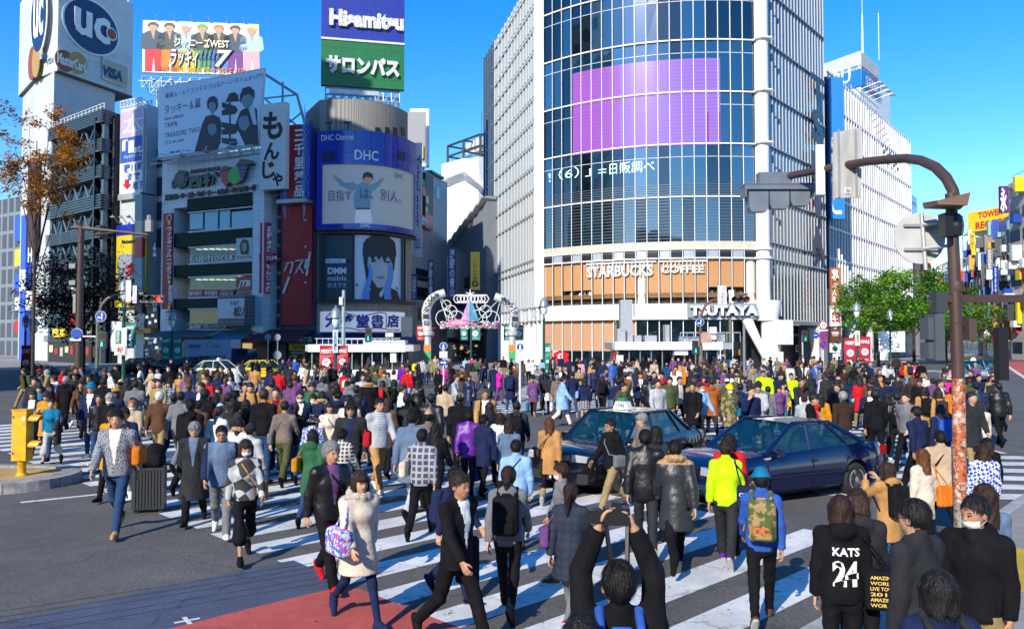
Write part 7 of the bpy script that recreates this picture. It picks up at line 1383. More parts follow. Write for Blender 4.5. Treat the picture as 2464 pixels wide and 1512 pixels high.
# ---------------------------------------------------------------- people: bodies and clothes grown as smooth surfaces
f4=np.float32
class SDF:
    def __init__(s,lo,hi,h): s.lo=np.array(lo,f4); s.h=h; s.n=(np.ceil((np.array(hi)-s.lo)/h)).astype(int)+1; s.D=np.full(s.n,.5,f4)
    def sub(s,lo,hi):
        a=np.clip(np.floor((np.array(lo)-s.lo)/s.h).astype(int),0,s.n); b=np.clip(np.ceil((np.array(hi)-s.lo)/s.h).astype(int)+1,0,s.n)
        if (b<=a).any(): return None
        g=[(s.lo[i]+s.h*np.arange(a[i],b[i])).astype(f4) for i in range(3)]
        return (slice(a[0],b[0]),slice(a[1],b[1]),slice(a[2],b[2])),g[0][:,None,None],g[1][None,:,None],g[2][None,None,:]
    def put(s,lo,hi,fn,k=.02):
        q=s.sub(np.array(lo)-k-2*s.h,np.array(hi)+k+2*s.h)
        if q is None: return
        sl,X_,Y_,Z_=q; d=fn(X_,Y_,Z_).astype(f4); o=s.D[sl]
        if k>0: hh=np.maximum(k-np.abs(o-d),0)/k; s.D[sl]=np.minimum(o,d)-hh*hh*k*.25
        else: s.D[sl]=np.minimum(o,d)
    def cap(s,a,b,ra,rb,k=.02,sy=1.):
        a=np.array(a,f4); b=np.array(b,f4); r=max(ra,rb); ba=(b-a)*np.array([1,1/sy,1],f4); L=float(ba@ba)+1e-9
        def fn(X_,Y_,Z_):
            x=X_-a[0]; y=(Y_-a[1])/sy; z=Z_-a[2]; t=np.clip((x*ba[0]+y*ba[1]+z*ba[2])/L,0,1)
            return (np.sqrt((x-t*ba[0])**2+(y-t*ba[1])**2+(z-t*ba[2])**2)-(ra+t*(rb-ra)))*min(1,sy*1.15)
        s.put(np.minimum(a,b)-r,np.maximum(a,b)+r,fn,k)
    def ell(s,c,r,k=.02):
        c=np.array(c,f4); r=np.array(r,f4)
        s.put(c-r,c+r,lambda X_,Y_,Z_:(np.sqrt(((X_-c[0])/r[0])**2+((Y_-c[1])/r[1])**2+((Z_-c[2])/r[2])**2)-1)*float(r.min()),k)
    def rbox(s,c,r,rad=.03,k=.01,M=None):
        c=np.array(c,f4); r=np.array(r,f4); R_=float(np.linalg.norm(r))
        def fn(X_,Y_,Z_):
            x,y,z=X_-c[0],Y_-c[1],Z_-c[2]
            if M is not None: x,y,z=[M[i][0]*x+M[i][1]*y+M[i][2]*z for i in range(3)]
            qx,qy,qz=np.abs(x)-r[0]+rad,np.abs(y)-r[1]+rad,np.abs(z)-r[2]+rad
            return np.sqrt(np.maximum(qx,0)**2+np.maximum(qy,0)**2+np.maximum(qz,0)**2)+np.minimum(np.maximum(qx,np.maximum(qy,qz)),0)-rad
        s.put(c-R_,c+R_,fn,k)
    def grid(s): return [(s.lo[i]+s.h*np.arange(s.n[i])).astype(f4) for i in range(3)]
    def net(s):
        D=s.D; S=D<0
        n=D.shape; c=np.zeros([k-1 for k in n],np.uint8)
        for dx in (0,1):
            for dy in (0,1):
                for dz in (0,1): c+=S[dx:n[0]-1+dx,dy:n[1]-1+dy,dz:n[2]-1+dz]
        act=(c>0)&(c<8); ii=np.argwhere(act); m=len(ii)
        if m==0: return np.zeros((0,3)),np.zeros((0,4),int)
        acc=np.zeros((m,3),f4); cnt=np.zeros(m,f4); C=[(x,y,z) for x in (0,1) for y in (0,1) for z in (0,1)]
        val={k:D[ii[:,0]+k[0],ii[:,1]+k[1],ii[:,2]+k[2]] for k in C}
        for p in C:
            for ax in range(3):
                if p[ax]: continue
                q=list(p); q[ax]=1; a,b=val[p],val[tuple(q)]; w=(a<0)!=(b<0); t=np.where(w,a/np.where(w,a-b,1),0)
                for k in range(3): acc[:,k]+=np.where(w,p[k]+(t if k==ax else 0),0)
                cnt+=w
        V=(ii+acc/np.maximum(cnt,1)[:,None])*s.h+s.lo
        idx=np.full(act.shape,-1,np.int64); idx[act]=np.arange(m); F=[]
        for ax in range(3):
            o=[a for a in range(3) if a!=ax]; a=np.moveaxis(S,ax,0); e=a[:-1]!=a[1:]; fl=a[:-1]
            w=np.argwhere(e); w=w[(w[:,1]>0)&(w[:,2]>0)&(w[:,1]<a.shape[1]-1)&(w[:,2]<a.shape[2]-1)]
            I=np.moveaxis(idx,ax,0); q=np.stack([I[w[:,0],w[:,1]-1,w[:,2]-1],I[w[:,0],w[:,1],w[:,2]-1],I[w[:,0],w[:,1],w[:,2]],I[w[:,0],w[:,1]-1,w[:,2]]],1)
            f=fl[w[:,0],w[:,1],w[:,2]]
            if ax==1: f=~f
            q[~f]=q[~f][:,::-1]; F.append(q)
        F=np.concatenate(F); return V,F[(F>=0).all(1)]
def np_mesh(name,V,F,slots,midx=None):
    me=bpy.data.meshes.new(name); me.vertices.add(len(V)); me.vertices.foreach_set('co',V.astype(f4).ravel()); me.loops.add(len(F)*4); me.loops.foreach_set('vertex_index',F.astype(np.int32).ravel())
    me.polygons.add(len(F)); me.polygons.foreach_set('loop_start',np.arange(0,len(F)*4,4,dtype=np.int32)); me.polygons.foreach_set('use_smooth',np.ones(len(F),bool))
    for m in range(slots): me.materials.append(WHITE)
    if midx is not None: me.polygons.foreach_set('material_index',midx.astype(np.int32))
    me.update(calc_edges=True); return me
def rot(yaw,pitch=0,roll=0): return np.array(Matrix.Rotation(yaw,3,'Z')@Matrix.Rotation(pitch,3,'X')@Matrix.Rotation(roll,3,'Y'))
# pose = per side (right first: local -x is the person's right when facing -y): arm swing, spread, elbow, inward ; leg swing, knee ; lean, head yaw, head pitch
POSES={
 'walk':((22,8,18,8),(-20,9,12,4),(-20,28),(24,4),4,0,4),'walk2':((-18,9,14,4),(20,8,22,8),(23,5),(-19,26),4,6,2),'stroll':((10,8,16,10),(-8,9,14,6),(-10,16),(12,3),3,-12,4),'stroll2':((-8,9,14,6),(12,8,18,10),(12,4),(-10,15),3,12,3),
 'stand':((2,8,12,8),(-2,9,10,8),(-2,2),(3,2),1,0,4),'stand2':((6,10,30,20),(0,9,12,8),(3,3),(-3,3),1,-20,6),'phone':((22,8,100,24),(12,9,60,20),(-12,15),(14,4),4,0,22),'hold':((-6,10,20,6),(20,12,85,18),(14,4),(-12,18),4,0,4),
 'ear':((45,22,128,20),(-6,9,14,6),(-8,10),(10,3),2,8,2),'pocket':((-8,16,32,22),(-8,16,32,22),(16,5),(-14,20),3,0,4),'stride':((28,9,24,8),(-26,10,16,4),(-30,40),(32,2),7,0,2),'stride2':((-26,10,16,4),(28,9,24,8),(32,2),(-30,40),7,0,2),
 'cross':((20,6,88,42),(22,6,84,46),(-2,2),(4,2),1,-8,4),'photo':((150,14,34,72),(152,12,32,72),(0,2),(4,2),-2,0,-6),'reach':((60,14,75,18),(55,10,85,26),(-4,4),(6,3),2,10,4),'sit':((50,8,35,8),(50,8,35,8),(84,78),(84,78),-6,0,2)}
def skel(pose,sex):
    a=POSES[pose]; sw=.155 if sex=='f' else (.178 if sex=='m' else .15); J={}; lean=R(a[4]); pel=np.array([0,0,.92])
    def up(h): return np.array([0,-math.sin(lean)*(h-.92),.92+math.cos(lean)*(h-.92)])
    for s,i,tag_ in ((-1,0,'r'),(1,1,'l')):
        S=up(1.385)+[s*sw,.01,0]; w,ab,fl,inw=[R(k) for k in a[i]]
        d1=np.array([s*math.sin(ab)*abs(math.cos(w*.5)),-math.sin(w),-math.cos(w)]); d1/=np.linalg.norm(d1)
        w2=w+fl; d2=np.array([-s*math.sin(inw)*abs(math.sin(fl))+s*math.sin(ab)*.5*math.cos(fl),-math.sin(w2)*math.cos(inw*.6),-math.cos(w2)]); d2/=np.linalg.norm(d2)
        E=S+d1*.275; Wr=E+d2*.245; J['S'+tag_],J['E'+tag_],J['W'+tag_],J['d'+tag_]=S,E,Wr,d2
        lw,kn=[R(k) for k in a[2+i]]; H=np.array([s*.088,0,.90]); l1=np.array([0,-math.sin(lw),-math.cos(lw)]); l2=np.array([0,-math.sin(lw-kn),-math.cos(lw-kn)]); K=H+l1*.43; A=K+l2*.40
        J['H'+tag_],J['K'+tag_],J['A'+tag_]=H,K,A; fa=lw-kn; fp=min(0,fa*1.25) if fa<-.12 else max(0,fa*.5); J['f'+tag_]=(fp if pose!='sit' else 0.)
    def low(t): A=J['A'+t]; p=J['f'+t]; return min(A[2]-.075*math.cos(p)-.0, A[2]-.075*math.cos(p)+.17*math.sin(p), A[2]-.075*math.cos(p)-.07*math.sin(p))
    dz=-min(low('r'),low('l')) if pose!='sit' else 0
    for k in J:
        if k[0] in 'SEWHKA': J[k]=J[k]+[0,0,dz]
    J['dz']=dz; J['up']=lambda h,dy=0.:up(h)+[0,dy,dz]; J['head']=(up(1.50)+[0,-.005,dz],rot(R(a[5]))@rot(0,R(a[6]))); return J
def headf(J):
    c,M=J['head']; Mi=M.T
    def loc(X_,Y_,Z_): x,y,z=X_-c[0],Y_-c[1],Z_-c[2]; return [Mi[i][0]*x+Mi[i][1]*y+Mi[i][2]*z for i in range(3)]
    return c,M,loc
def e3(x,y,z,c,r): return (np.sqrt(((x-c[0])/r[0])**2+((y-c[1])/r[1])**2+((z-c[2])/r[2])**2)-1)*min(r)
def c3(x,y,z,a,b,ra,rb):
    ba=[b[i]-a[i] for i in range(3)]; L=sum(k*k for k in ba)+1e-9; t=np.clip(((x-a[0])*ba[0]+(y-a[1])*ba[1]+(z-a[2])*ba[2])/L,0,1)
    return np.sqrt((x-a[0]-t*ba[0])**2+(y-a[1]-t*ba[1])**2+(z-a[2]-t*ba[2])**2)-(ra+t*(rb-ra))
def sm(a,b,k): h=np.maximum(k-np.abs(a-b),0)/k; return np.minimum(a,b)-h*h*k*.25
MESH={}
BOX=((-.62,-.75,-.02),(.62,.75,1.86)); BOXU=((-.62,-.75,.3),(.62,.75,2.3))
def body(sex,pose,lod,skirt=False):
    key=('b',sex,pose,lod,skirt); lr=(.08,.054,.036) if skirt else (.06,.04,.026)
    if key in MESH: return MESH[key]
    h=(.0095,.015,.024)[lod]; J=skel(pose,sex); bx=BOXU if pose=='photo' else BOX; g=SDF((bx[0][0],bx[0][1],-.02),bx[1],h); u=J['up']; fs=.94 if sex!='m' else 1.
    g.cap(u(.96),u(1.28),.125*fs,.135*fs,.05,.68); g.cap(u(1.28),u(1.40),.135*fs,.08,.05,.7); g.cap(u(1.38),u(1.53),.056*fs,.052*fs,.03)
    for t in 'rl':
        g.cap(J['S'+t],J['E'+t],.048*fs,.040*fs); g.cap(J['E'+t],J['W'+t],.040*fs,.028*fs); g.cap(u(1.40),J['S'+t],.06,.05,.03)
        g.cap(J['H'+t],J['K'+t],lr[0],lr[1],.03); g.cap(J['K'+t],J['A'+t]+[0,0,.02],lr[1],lr[2],.02); p=J['f'+t]; A=J['A'+t]; g.cap(A,A+np.array([0,-.05*math.cos(p),-.03+.05*math.sin(p)]),.026,.02,.02)
        W_=J['W'+t]; d=J['d'+t]; sd=-1 if t=='r' else 1; ax=np.cross(d,[0,1.,.3]); ax=ax/np.linalg.norm(ax); ax=ax if ax[0]*sd<0 else -ax; nrm=np.cross(d,ax); nrm=nrm if nrm[1]<0 else -nrm   # ax: towards the body
        wd=nrm*.85+ax*.1; wd/=np.linalg.norm(wd); curl=ax
        if lod==0:
            for i,o in enumerate((-.027,-.009,.009,.026)):
                kn=W_+d*.085+wd*o; m=kn+(d*.9+curl*.35)/1.0*(.036,.042,.040,.030)[3-i]; e=m+(d*.55+curl*.75)*(.030,.036,.034,.026)[3-i]; g.cap(W_+d*.02+wd*o*.6,kn,.013,.0115,.012); g.cap(kn,m,.0098,.0092,.004); g.cap(m,e,.0092,.008,.004)
            g.cap(W_+d*.025+wd*.024,W_+d*.062+wd*.05+curl*.014,.012,.0105,.008); g.cap(W_+d*.062+wd*.05+curl*.014,W_+d*.095+wd*.052+curl*.03,.0105,.0085,.004)
        else:
            g.cap(W_,W_+d*.08+curl*.01,.026,.034,.02); g.cap(W_+d*.09,W_+d*.14+curl*.04,.032,.02,.02); g.cap(W_+d*.03+wd*.03,W_+d*.08+wd*.05+curl*.02,.014,.012,.01)
    c,M,loc=headf(J); k=.96 if sex!='m' else 1.
    def hd(X_,Y_,Z_):
        x,y,z=loc(X_,Y_,Z_); x=x/k; y=y/k; z=z/k
        d=e3(x,y,z,(0,.012,.125),(.076,.096,.102)); d=sm(d,e3(x,y,z,(0,-.035,.06),(.058,.058,.066)),.05); d=sm(d,c3(x,y,z,(0,-.062,.018),(0,-.066,.02),.026,.024),.03)
        d=sm(d,c3(x,y,z,(0,-.083,.10),(0,-.104,.068),.008,.0125),.012); d=sm(d,c3(x,y,z,(-.02,-.086,.036),(.02,-.086,.036),.006,.006),.01)
        ax_=np.abs(x); d=sm(d,e3(ax_,y,z,(.079,.012,.085),(.012,.02,.032)),.008); d=np.maximum(d,-e3(ax_,y,z,(.032,-.101,.097),(.02,.016,.011))*1.); d=sm(d,c3(ax_,y,z,(.014,-.088,.117),(.046,-.08,.118),.007,.006),.012); d=sm(d,e3(ax_,y,z,(.032,-.079,.097),(.014,.012,.011)),.004)
        return d*k
    g.put(c+[-.14,-.16,-.08],c+[.14,.16,.28],hd,.025)
    V,F=g.net(); P_=V[F].mean(1); x,y,z=loc(P_[:,0],P_[:,1],P_[:,2]); ax_=np.abs(x); mi=np.zeros(len(F),int)
    hz=u(.97)[2]; leg=(P_[:,2]<hz)&(np.abs(P_[:,0])<.24)
    for t in 'rl': leg&=np.linalg.norm(P_-J['W'+t]-J['d'+t]*.09,axis=1)>.13
    mi[leg]=1
    mi[(y<-.06)&(ax_<.024)&(z>.028)&(z<.042)]=2; mi[(y<-.05)&(ax_>.021)&(ax_<.043)&(z>.091)&(z<.101)]=3; mi[(y<-.05)&(ax_>.016)&(ax_<.048)&(z>.115)&(z<.123)&(lod<2)]=4
    MESH[key]=np_mesh('body',V,F,5,mi); return MESH[key]
def hair(style,sex,pose,lod):
    a=POSES[pose]; key=('h',style,sex,a[4:],round(skel(pose,sex)['dz'],3),lod)
    if key in MESH: return MESH[key]
    J=skel(pose,sex); h=(.009,.013,.02)[lod]; c,M,loc=headf(J); g=SDF(c+[-.22,-.24,-.45],c+[.22,.3,.34],h); k=.96 if sex!='m' else 1.
    def fn(X_,Y_,Z_):
        x,y,z=loc(X_,Y_,Z_); x=x/k; y=y/k; z=z/k; ax_=np.abs(x)
        st=.0018*np.sin(np.arctan2(x,y)*38+z*20)+.0022*np.sin(np.arctan2(y,x)*9-z*35); th={'c':.012,'s':.0,'i':.008}.get(style,.003)
        d=e3(x,y,z,(0,.018,.13),(.087+th,.109+th,.107+th)); cut=np.minimum((y+.092)*.5+(z-.168)*.87, 9)
        nape={'s':.03,'d':.045,'c':.03,'i':.02}.get(style,-.02); d=np.maximum(d,-np.maximum(((y+.078)*.62+(z-.155)*.79),(y+.0)+(z-.1)*.12-.012)); d=np.maximum(d,nape-z)
        if style=='d': d=np.maximum(d,np.where(y<.06,z-.13,z-.15)); return (d+st)*k
        if style in 'lbpuqi': d=sm(d,np.maximum(e3(x,y,z,(0,-.07,.15),(.068,.035,.05)),.112-z),.012)
        if style in 'lb':
            zb=-.19 if style=='l' else -.02; q=np.sqrt((x/.098)**2+((y-.045)/.085)**2)-1; cur=np.maximum(q*.085,np.maximum(zb-z,z-.14)); cur=np.maximum(cur,-(y+.012+ (0.02 if style=='b' else .0))); d=sm(d,cur,.03)
            if style=='b': d=np.maximum(d,-.035-z)
            lock=c3(ax_,y,z,(.082,-.02,.13),(.086,-.03,-.14 if style=='l' else .015),.022,.018); d=sm(d,lock,.02)
        if style=='q': q=np.sqrt((x/.10)**2+((y-.05)/.09)**2)-1; d=sm(d,np.maximum(q*.085,np.maximum(-.1-z+.03*np.sin(x*60),z-.14)),.03); d=np.where(y<-.02,np.maximum(d,.08-z-.3*(ax_-.06)),d)
        if style=='p': d=sm(d,c3(x,y,z,(0,.112,.13),(0,.15,.06),.035,.038),.01); d=sm(d,c3(x,y,z,(0,.15,.06),(0,.125,-.14),.038,.018),.02)
        if style=='u': d=sm(d,e3(x,y,z,(0,.105,.2),(.048,.045,.045)),.01)
        if style in 'na': d=np.maximum(d,z-.16)
        return (d+st)*k
    g.put(c+[-.2,-.22,-.4],c+[.2,.26,.3],fn,0)
    V,F=g.net()
    if lod==0 and len(F):   # loose strands over the mass of hair
        rs=np.random.RandomState(len(F)); k=rs.randint(0,len(F),2600); A=V[F[k]].mean(1); N=np.cross(V[F[k,2]]-V[F[k,0]],V[F[k,3]]-V[F[k,1]]); N/=np.linalg.norm(N,axis=1)[:,None]+1e-9
        d=np.array([0,.12,-1.])+rs.randn(len(k),3)*.13; d-=N*(d*N).sum(1)[:,None]; d/=np.linalg.norm(d,axis=1)[:,None]+1e-9; s=np.cross(N,d)*.0013; L=(.02+.03*rs.rand(len(k)))[:,None]; A=A+N*.002; B=A+d*L+N*(.001+.004*rs.rand(len(k)))[:,None]
        n=len(V); m=len(k); V=np.concatenate([V,A-s,A+s,B+s*.4,B-s*.4]); i=np.arange(m); F=np.concatenate([F,np.stack([n+i,n+m+i,n+2*m+i,n+3*m+i],1)])
    MESH[key]=np_mesh('hair',V,F,1); return MESH[key]
def hat(style,sex,pose,lod):
    a=POSES[pose]; key=('t',style,sex,a[4:],round(skel(pose,sex)['dz'],3),lod)
    if key in MESH: return MESH[key]
    J=skel(pose,sex); c,M,loc=headf(J); g=SDF(c+[-.24,-.28,-.05],c+[.24,.26,.36],(.009,.014,.02)[lod]); k=.97
    def fn(X_,Y_,Z_):
        x,y,z=loc(X_,Y_,Z_); x=x/k; y=y/k; z=z/k
        if style=='n': d=np.maximum(e3(x,y,z,(0,.015,.14),(.096,.118,.125)),.125-z+ y*.25)+.0018*np.sin(np.arctan2(x,y)*40); d=sm(d,np.maximum(np.abs(e3(x,y,z,(0,.015,.14),(.1,.122,.125)))-.008,np.abs(z-.14-y*.25)-.022),.01)
        elif style=='t': d=e3(x,y,z,(.01,.02,.21),(.125,.135,.05))
        elif style=='h': r=np.sqrt(x*x+(y-.012)**2); d=sm(np.maximum(r-.098,np.abs(z-.19)-.055),np.maximum(np.abs(r-.105-(.16-z)*.5)-.008,np.abs(z-.12)-.04),.01)
        else: d=np.maximum(e3(x,y,z,(0,.012,.14),(.095,.115,.108)),.14-z); d=sm(d,np.maximum(e3(x,y,z,(0,-.12,.145),(.08,.085,.012)),-.2-y),.006)
        return d*k
    g.put(c+[-.23,-.26,-.02],c+[.23,.24,.32],fn,0); V,F=g.net(); MESH[key]=np_mesh('hat',V,F,1); return MESH[key]
# tops: hem height, thickness, flare, quilting, collar kind, open front
TOPS={'s':(.88,.012,.0,0,'r'),'j':(.84,.022,.0,0,'c'),'b':(.80,.018,.015,0,'l'),'h':(.83,.024,.0,0,'h'),'p':(.80,.040,.0,1,'c'),'c':(.62,.026,.03,0,'l'),'l':(.46,.026,.05,0,'l'),'q':(.60,.042,.02,1,'h'),'k':(.60,.030,.03,0,'h'),'v':(.82,.036,.0,1,'c'),'u':(.62,.036,.025,2,'f')}
def top(style,sex,pose,lod,opn):
    key=('o',style,sex,pose,lod,opn)
    if key in MESH: return MESH[key]
    hem,th,fl,qu,col=TOPS[style]; J=skel(pose,sex); h=(.0125,.018,.027)[lod]; bx=BOXU if pose=='photo' else BOX; g=SDF((bx[0][0],bx[0][1],hem-.12),(bx[1][0],bx[1][1],1.74 if pose!='photo' else 2.2),h); u=J['up']; fs=.93 if sex!='m' else 1.; dz=J['dz']
    wx=.0 if sex=='m' else -.012
    g.cap(u(1.02),u(1.27),(.140+wx)*fs+th,.152*fs+th,.05,.72); g.cap(u(1.27),u(1.395),.150*fs+th,.085+th*.6,.05,.72); g.cap(u(.93),u(1.05),.150*fs+th,(.14+wx)*fs+th,.05,.74)
    if sex=='f': g.ell(u(1.25,-.075),(.12,.075,.075),.05)
    if hem<.92:
        a_,b_=u(.95),u(.95)*0+np.array([0,.0,hem+dz-.0]); sp=abs(J['Kr'][1]-J['Kl'][1])*.35 if hem<.7 else 0; g.cap(a_,b_+[0,-.02,-.1],.150*fs+th,.150*fs+th+fl+sp*.35,.04,.76+ (.25 if sp>.08 else 0))
    for t in 'rl':
        S,E,W_,d=J['S'+t],J['E'+t],J['W'+t],J['d'+t]; g.cap(u(1.405),S+[0,0,.005],.058+th*.5,.044+th*.8,.06)
        if style=='v' and False: continue
        g.cap(S,E,.049*fs+th*.8,.044*fs+th*.75,.05); g.cap(E,W_-d*.005,.046*fs+th*.8,.036*fs+th*.62,.012)
    if col in 'hk': g.ell(u(1.44,.095),(.115,.065,.085),.03); g.cap(u(1.47,-.04),u(1.43,-.085),.05,.03,.04)
    if col=='f': # fur ring
        for i in range(10): a=2*math.pi*i/10; g.ell(u(1.455+.03*math.cos(a)+.02,.02)+np.array([.105*math.sin(a),.1*math.cos(a),0]),(.045,.045,.05),.02)
    if col in 'cl': g.cap(u(1.44,.02),u(1.49,.025),.072,.062,.02)
    if col=='r': g.cap(u(1.43,.0),u(1.46,.0),.066,.06,.02)
    gx,gy,gz=g.grid(); X_,Y_,Z_=gx[:,None,None],gy[None,:,None],gz[None,None,:]
    if qu: g.D+=(.010*(np.abs(np.sin(np.pi*(Z_+.25*np.abs(X_)*(np.abs(X_)>.2))/(.085 if qu==1 else .16)))**-.0 if 0 else -.011*np.abs(np.sin(np.pi*(Z_+.12*Y_)/(.082 if qu==1 else .15)))+.004)).astype(f4)
    ph=(len(pose)*3+ord(style))%7; g.D+=((.004*np.sin(X_*15+Z_*9+ph)*np.sin(Y_*14-Z_*12+ph*2)+.0026*np.sin(X_*41+Z_*24+ph)*np.sin(Z_*21-Y_*37+X_*9))*(.6 if qu else 1)).astype(f4)
    g.D=np.maximum(g.D,(hem+dz)-Z_+.0*X_)
    nk=u(1.485); c=np.array(nk); g.D=np.maximum(g.D,-c3(X_,Y_,Z_,c+[0,-.01,-.02],c+[0,0,.3],.052,.06))
    for t in 'rl': # open cuffs
        W_,d=J['W'+t],J['d'+t]; q=g.sub(W_-.12,W_+.16)
        if q: sl,x,y,z=q; g.D[sl]=np.maximum(g.D[sl],np.where((x-W_[0])**2+(y-W_[1])**2+(z-W_[2])**2<.012,((x-W_[0])*d[0]+(y-W_[1])*d[1]+(z-W_[2])*d[2]),-1).astype(f4))
    V,F=g.net(); P_=V[F].mean(1); mi=np.zeros(len(F),int); cy=np.interp(P_[:,2],[u(.92)[2],u(1.41)[2]],[u(.92)[1],u(1.41)[1]])
    if opn:
        w=np.clip((P_[:,2]-u(.98 if opn=='v' else .5)[2])*(.16 if opn=='v' else .07)+(.0 if opn=='v' else .03),0,.075); fr=(P_[:,1]<cy-.05)&(np.abs(P_[:,0])<w)&(np.linalg.norm(P_-J['Wr'],axis=1)>.12)&(np.linalg.norm(P_-J['Wl'],axis=1)>.12); mi[fr]=1
    if style=='v':
        for t in 'rl':
            S,E,W_=J['S'+t],J['E'+t],J['W'+t]
            for A,B in ((S,E),(E,W_)):
                ba=B-A; tt=np.clip(((P_-A)@ba)/(ba@ba),0,1); mi[(np.linalg.norm(P_-A-tt[:,None]*ba,axis=1)<.088)&(np.abs(P_[:,0])>.19)]=1
    if col=='f': mi[(P_[:,2]>u(1.425)[2])]=2
    MESH[key]=np_mesh('top',V,F,3,mi); return MESH[key]
def bottom(style,sex,pose,lod):
    key=('l',style,sex,pose,lod)
    if key in MESH: return MESH[key]
    J=skel(pose,sex); h=(.0125,.018,.027)[lod]; g=SDF((-.45,-.72,-.01),(.45,.72,1.16),h); u=J['up']; dz=J['dz']
    g.cap(u(1.0),u(.9),.142,.15,.04,.76)
    if style=='s': g.cap([0,0,.92+dz],[0,-.01,.58+dz],.155,.205,.04,.8); g.D=np.maximum(g.D,.60+dz-g.grid()[2][None,None,:])
    else:
        r1,r2=(.092,.060) if style=='t' else (.082,.048)
        for t in 'rl':
            H,K,A=J['H'+t],J['K'+t],J['A'+t]; g.cap(H,K,r1,r1*.76,.04)
            if style=='k': g.cap(K,K+(A-K)*.3,.085,.1,.02)
            else: g.cap(K,A+(K-A)*.06,r1*.74,r2,.02)
        gx,gy,gz=g.grid(); g.D+=(.004*np.sin(gz[None,None,:]*52+gx[:,None,None]*19)*np.sin(gy[None,:,None]*33+2)).astype(f4)
    V,F=g.net(); MESH[key]=np_mesh('trousers',V,F,1); return MESH[key]
def shoes(sex,pose,lod,boot=False):
    key=('f',sex,pose,lod,boot)
    if key in MESH: return MESH[key]
    J=skel(pose,sex); h=(.0095,.014,.024)[lod]; g=SDF((-.26,-.85,-.03),(.26,.75,.62),h)
    sole=[]
    for t in 'rl':
        A=J['A'+t]; p=J['f'+t]; sd=-1 if t=='r' else 1; f=np.array([sd*.12,-math.cos(p),math.sin(p)]); n=np.array([0,-math.sin(p),-math.cos(p)])*-1; n=np.array([0,math.sin(p)*1,math.cos(p)]); B=A-n*.075
        heel=B-f*.045+n*.034; toe=B+f*.165+n*.028; g.cap(heel,B+f*.05+n*.045,.037,.042,.03); g.cap(B+f*.05+n*.04,toe,.042,.032,.03); g.cap(B+n*.05,A+n*.03,.042,.038,.03)
        if boot: g.cap(A,A+(J['K'+t]-A)*.42,.052,.058,.03)
        q=g.sub(A-.32,A+.32)
        if q:
            sl,x,y,z=q; dd=-((x-B[0])*n[0]+(y-B[1])*n[1]+(z-B[2])*n[2]); m=np.abs(x-A[0])<.1; g.D[sl]=np.where(m+0*y+0*z>0,np.maximum(g.D[sl],dd),g.D[sl])
        sole.append((B,n))
    V,F=g.net(); P_=V[F].mean(1); mi=np.zeros(len(F),int)
    for (B,n),sg in zip(sole,(-1,1)): mi[(P_[:,0]*sg>0)&(((P_-B)@n)<.018)]=1
    MESH[key]=np_mesh('shoes',V,F,2,mi); return MESH[key]
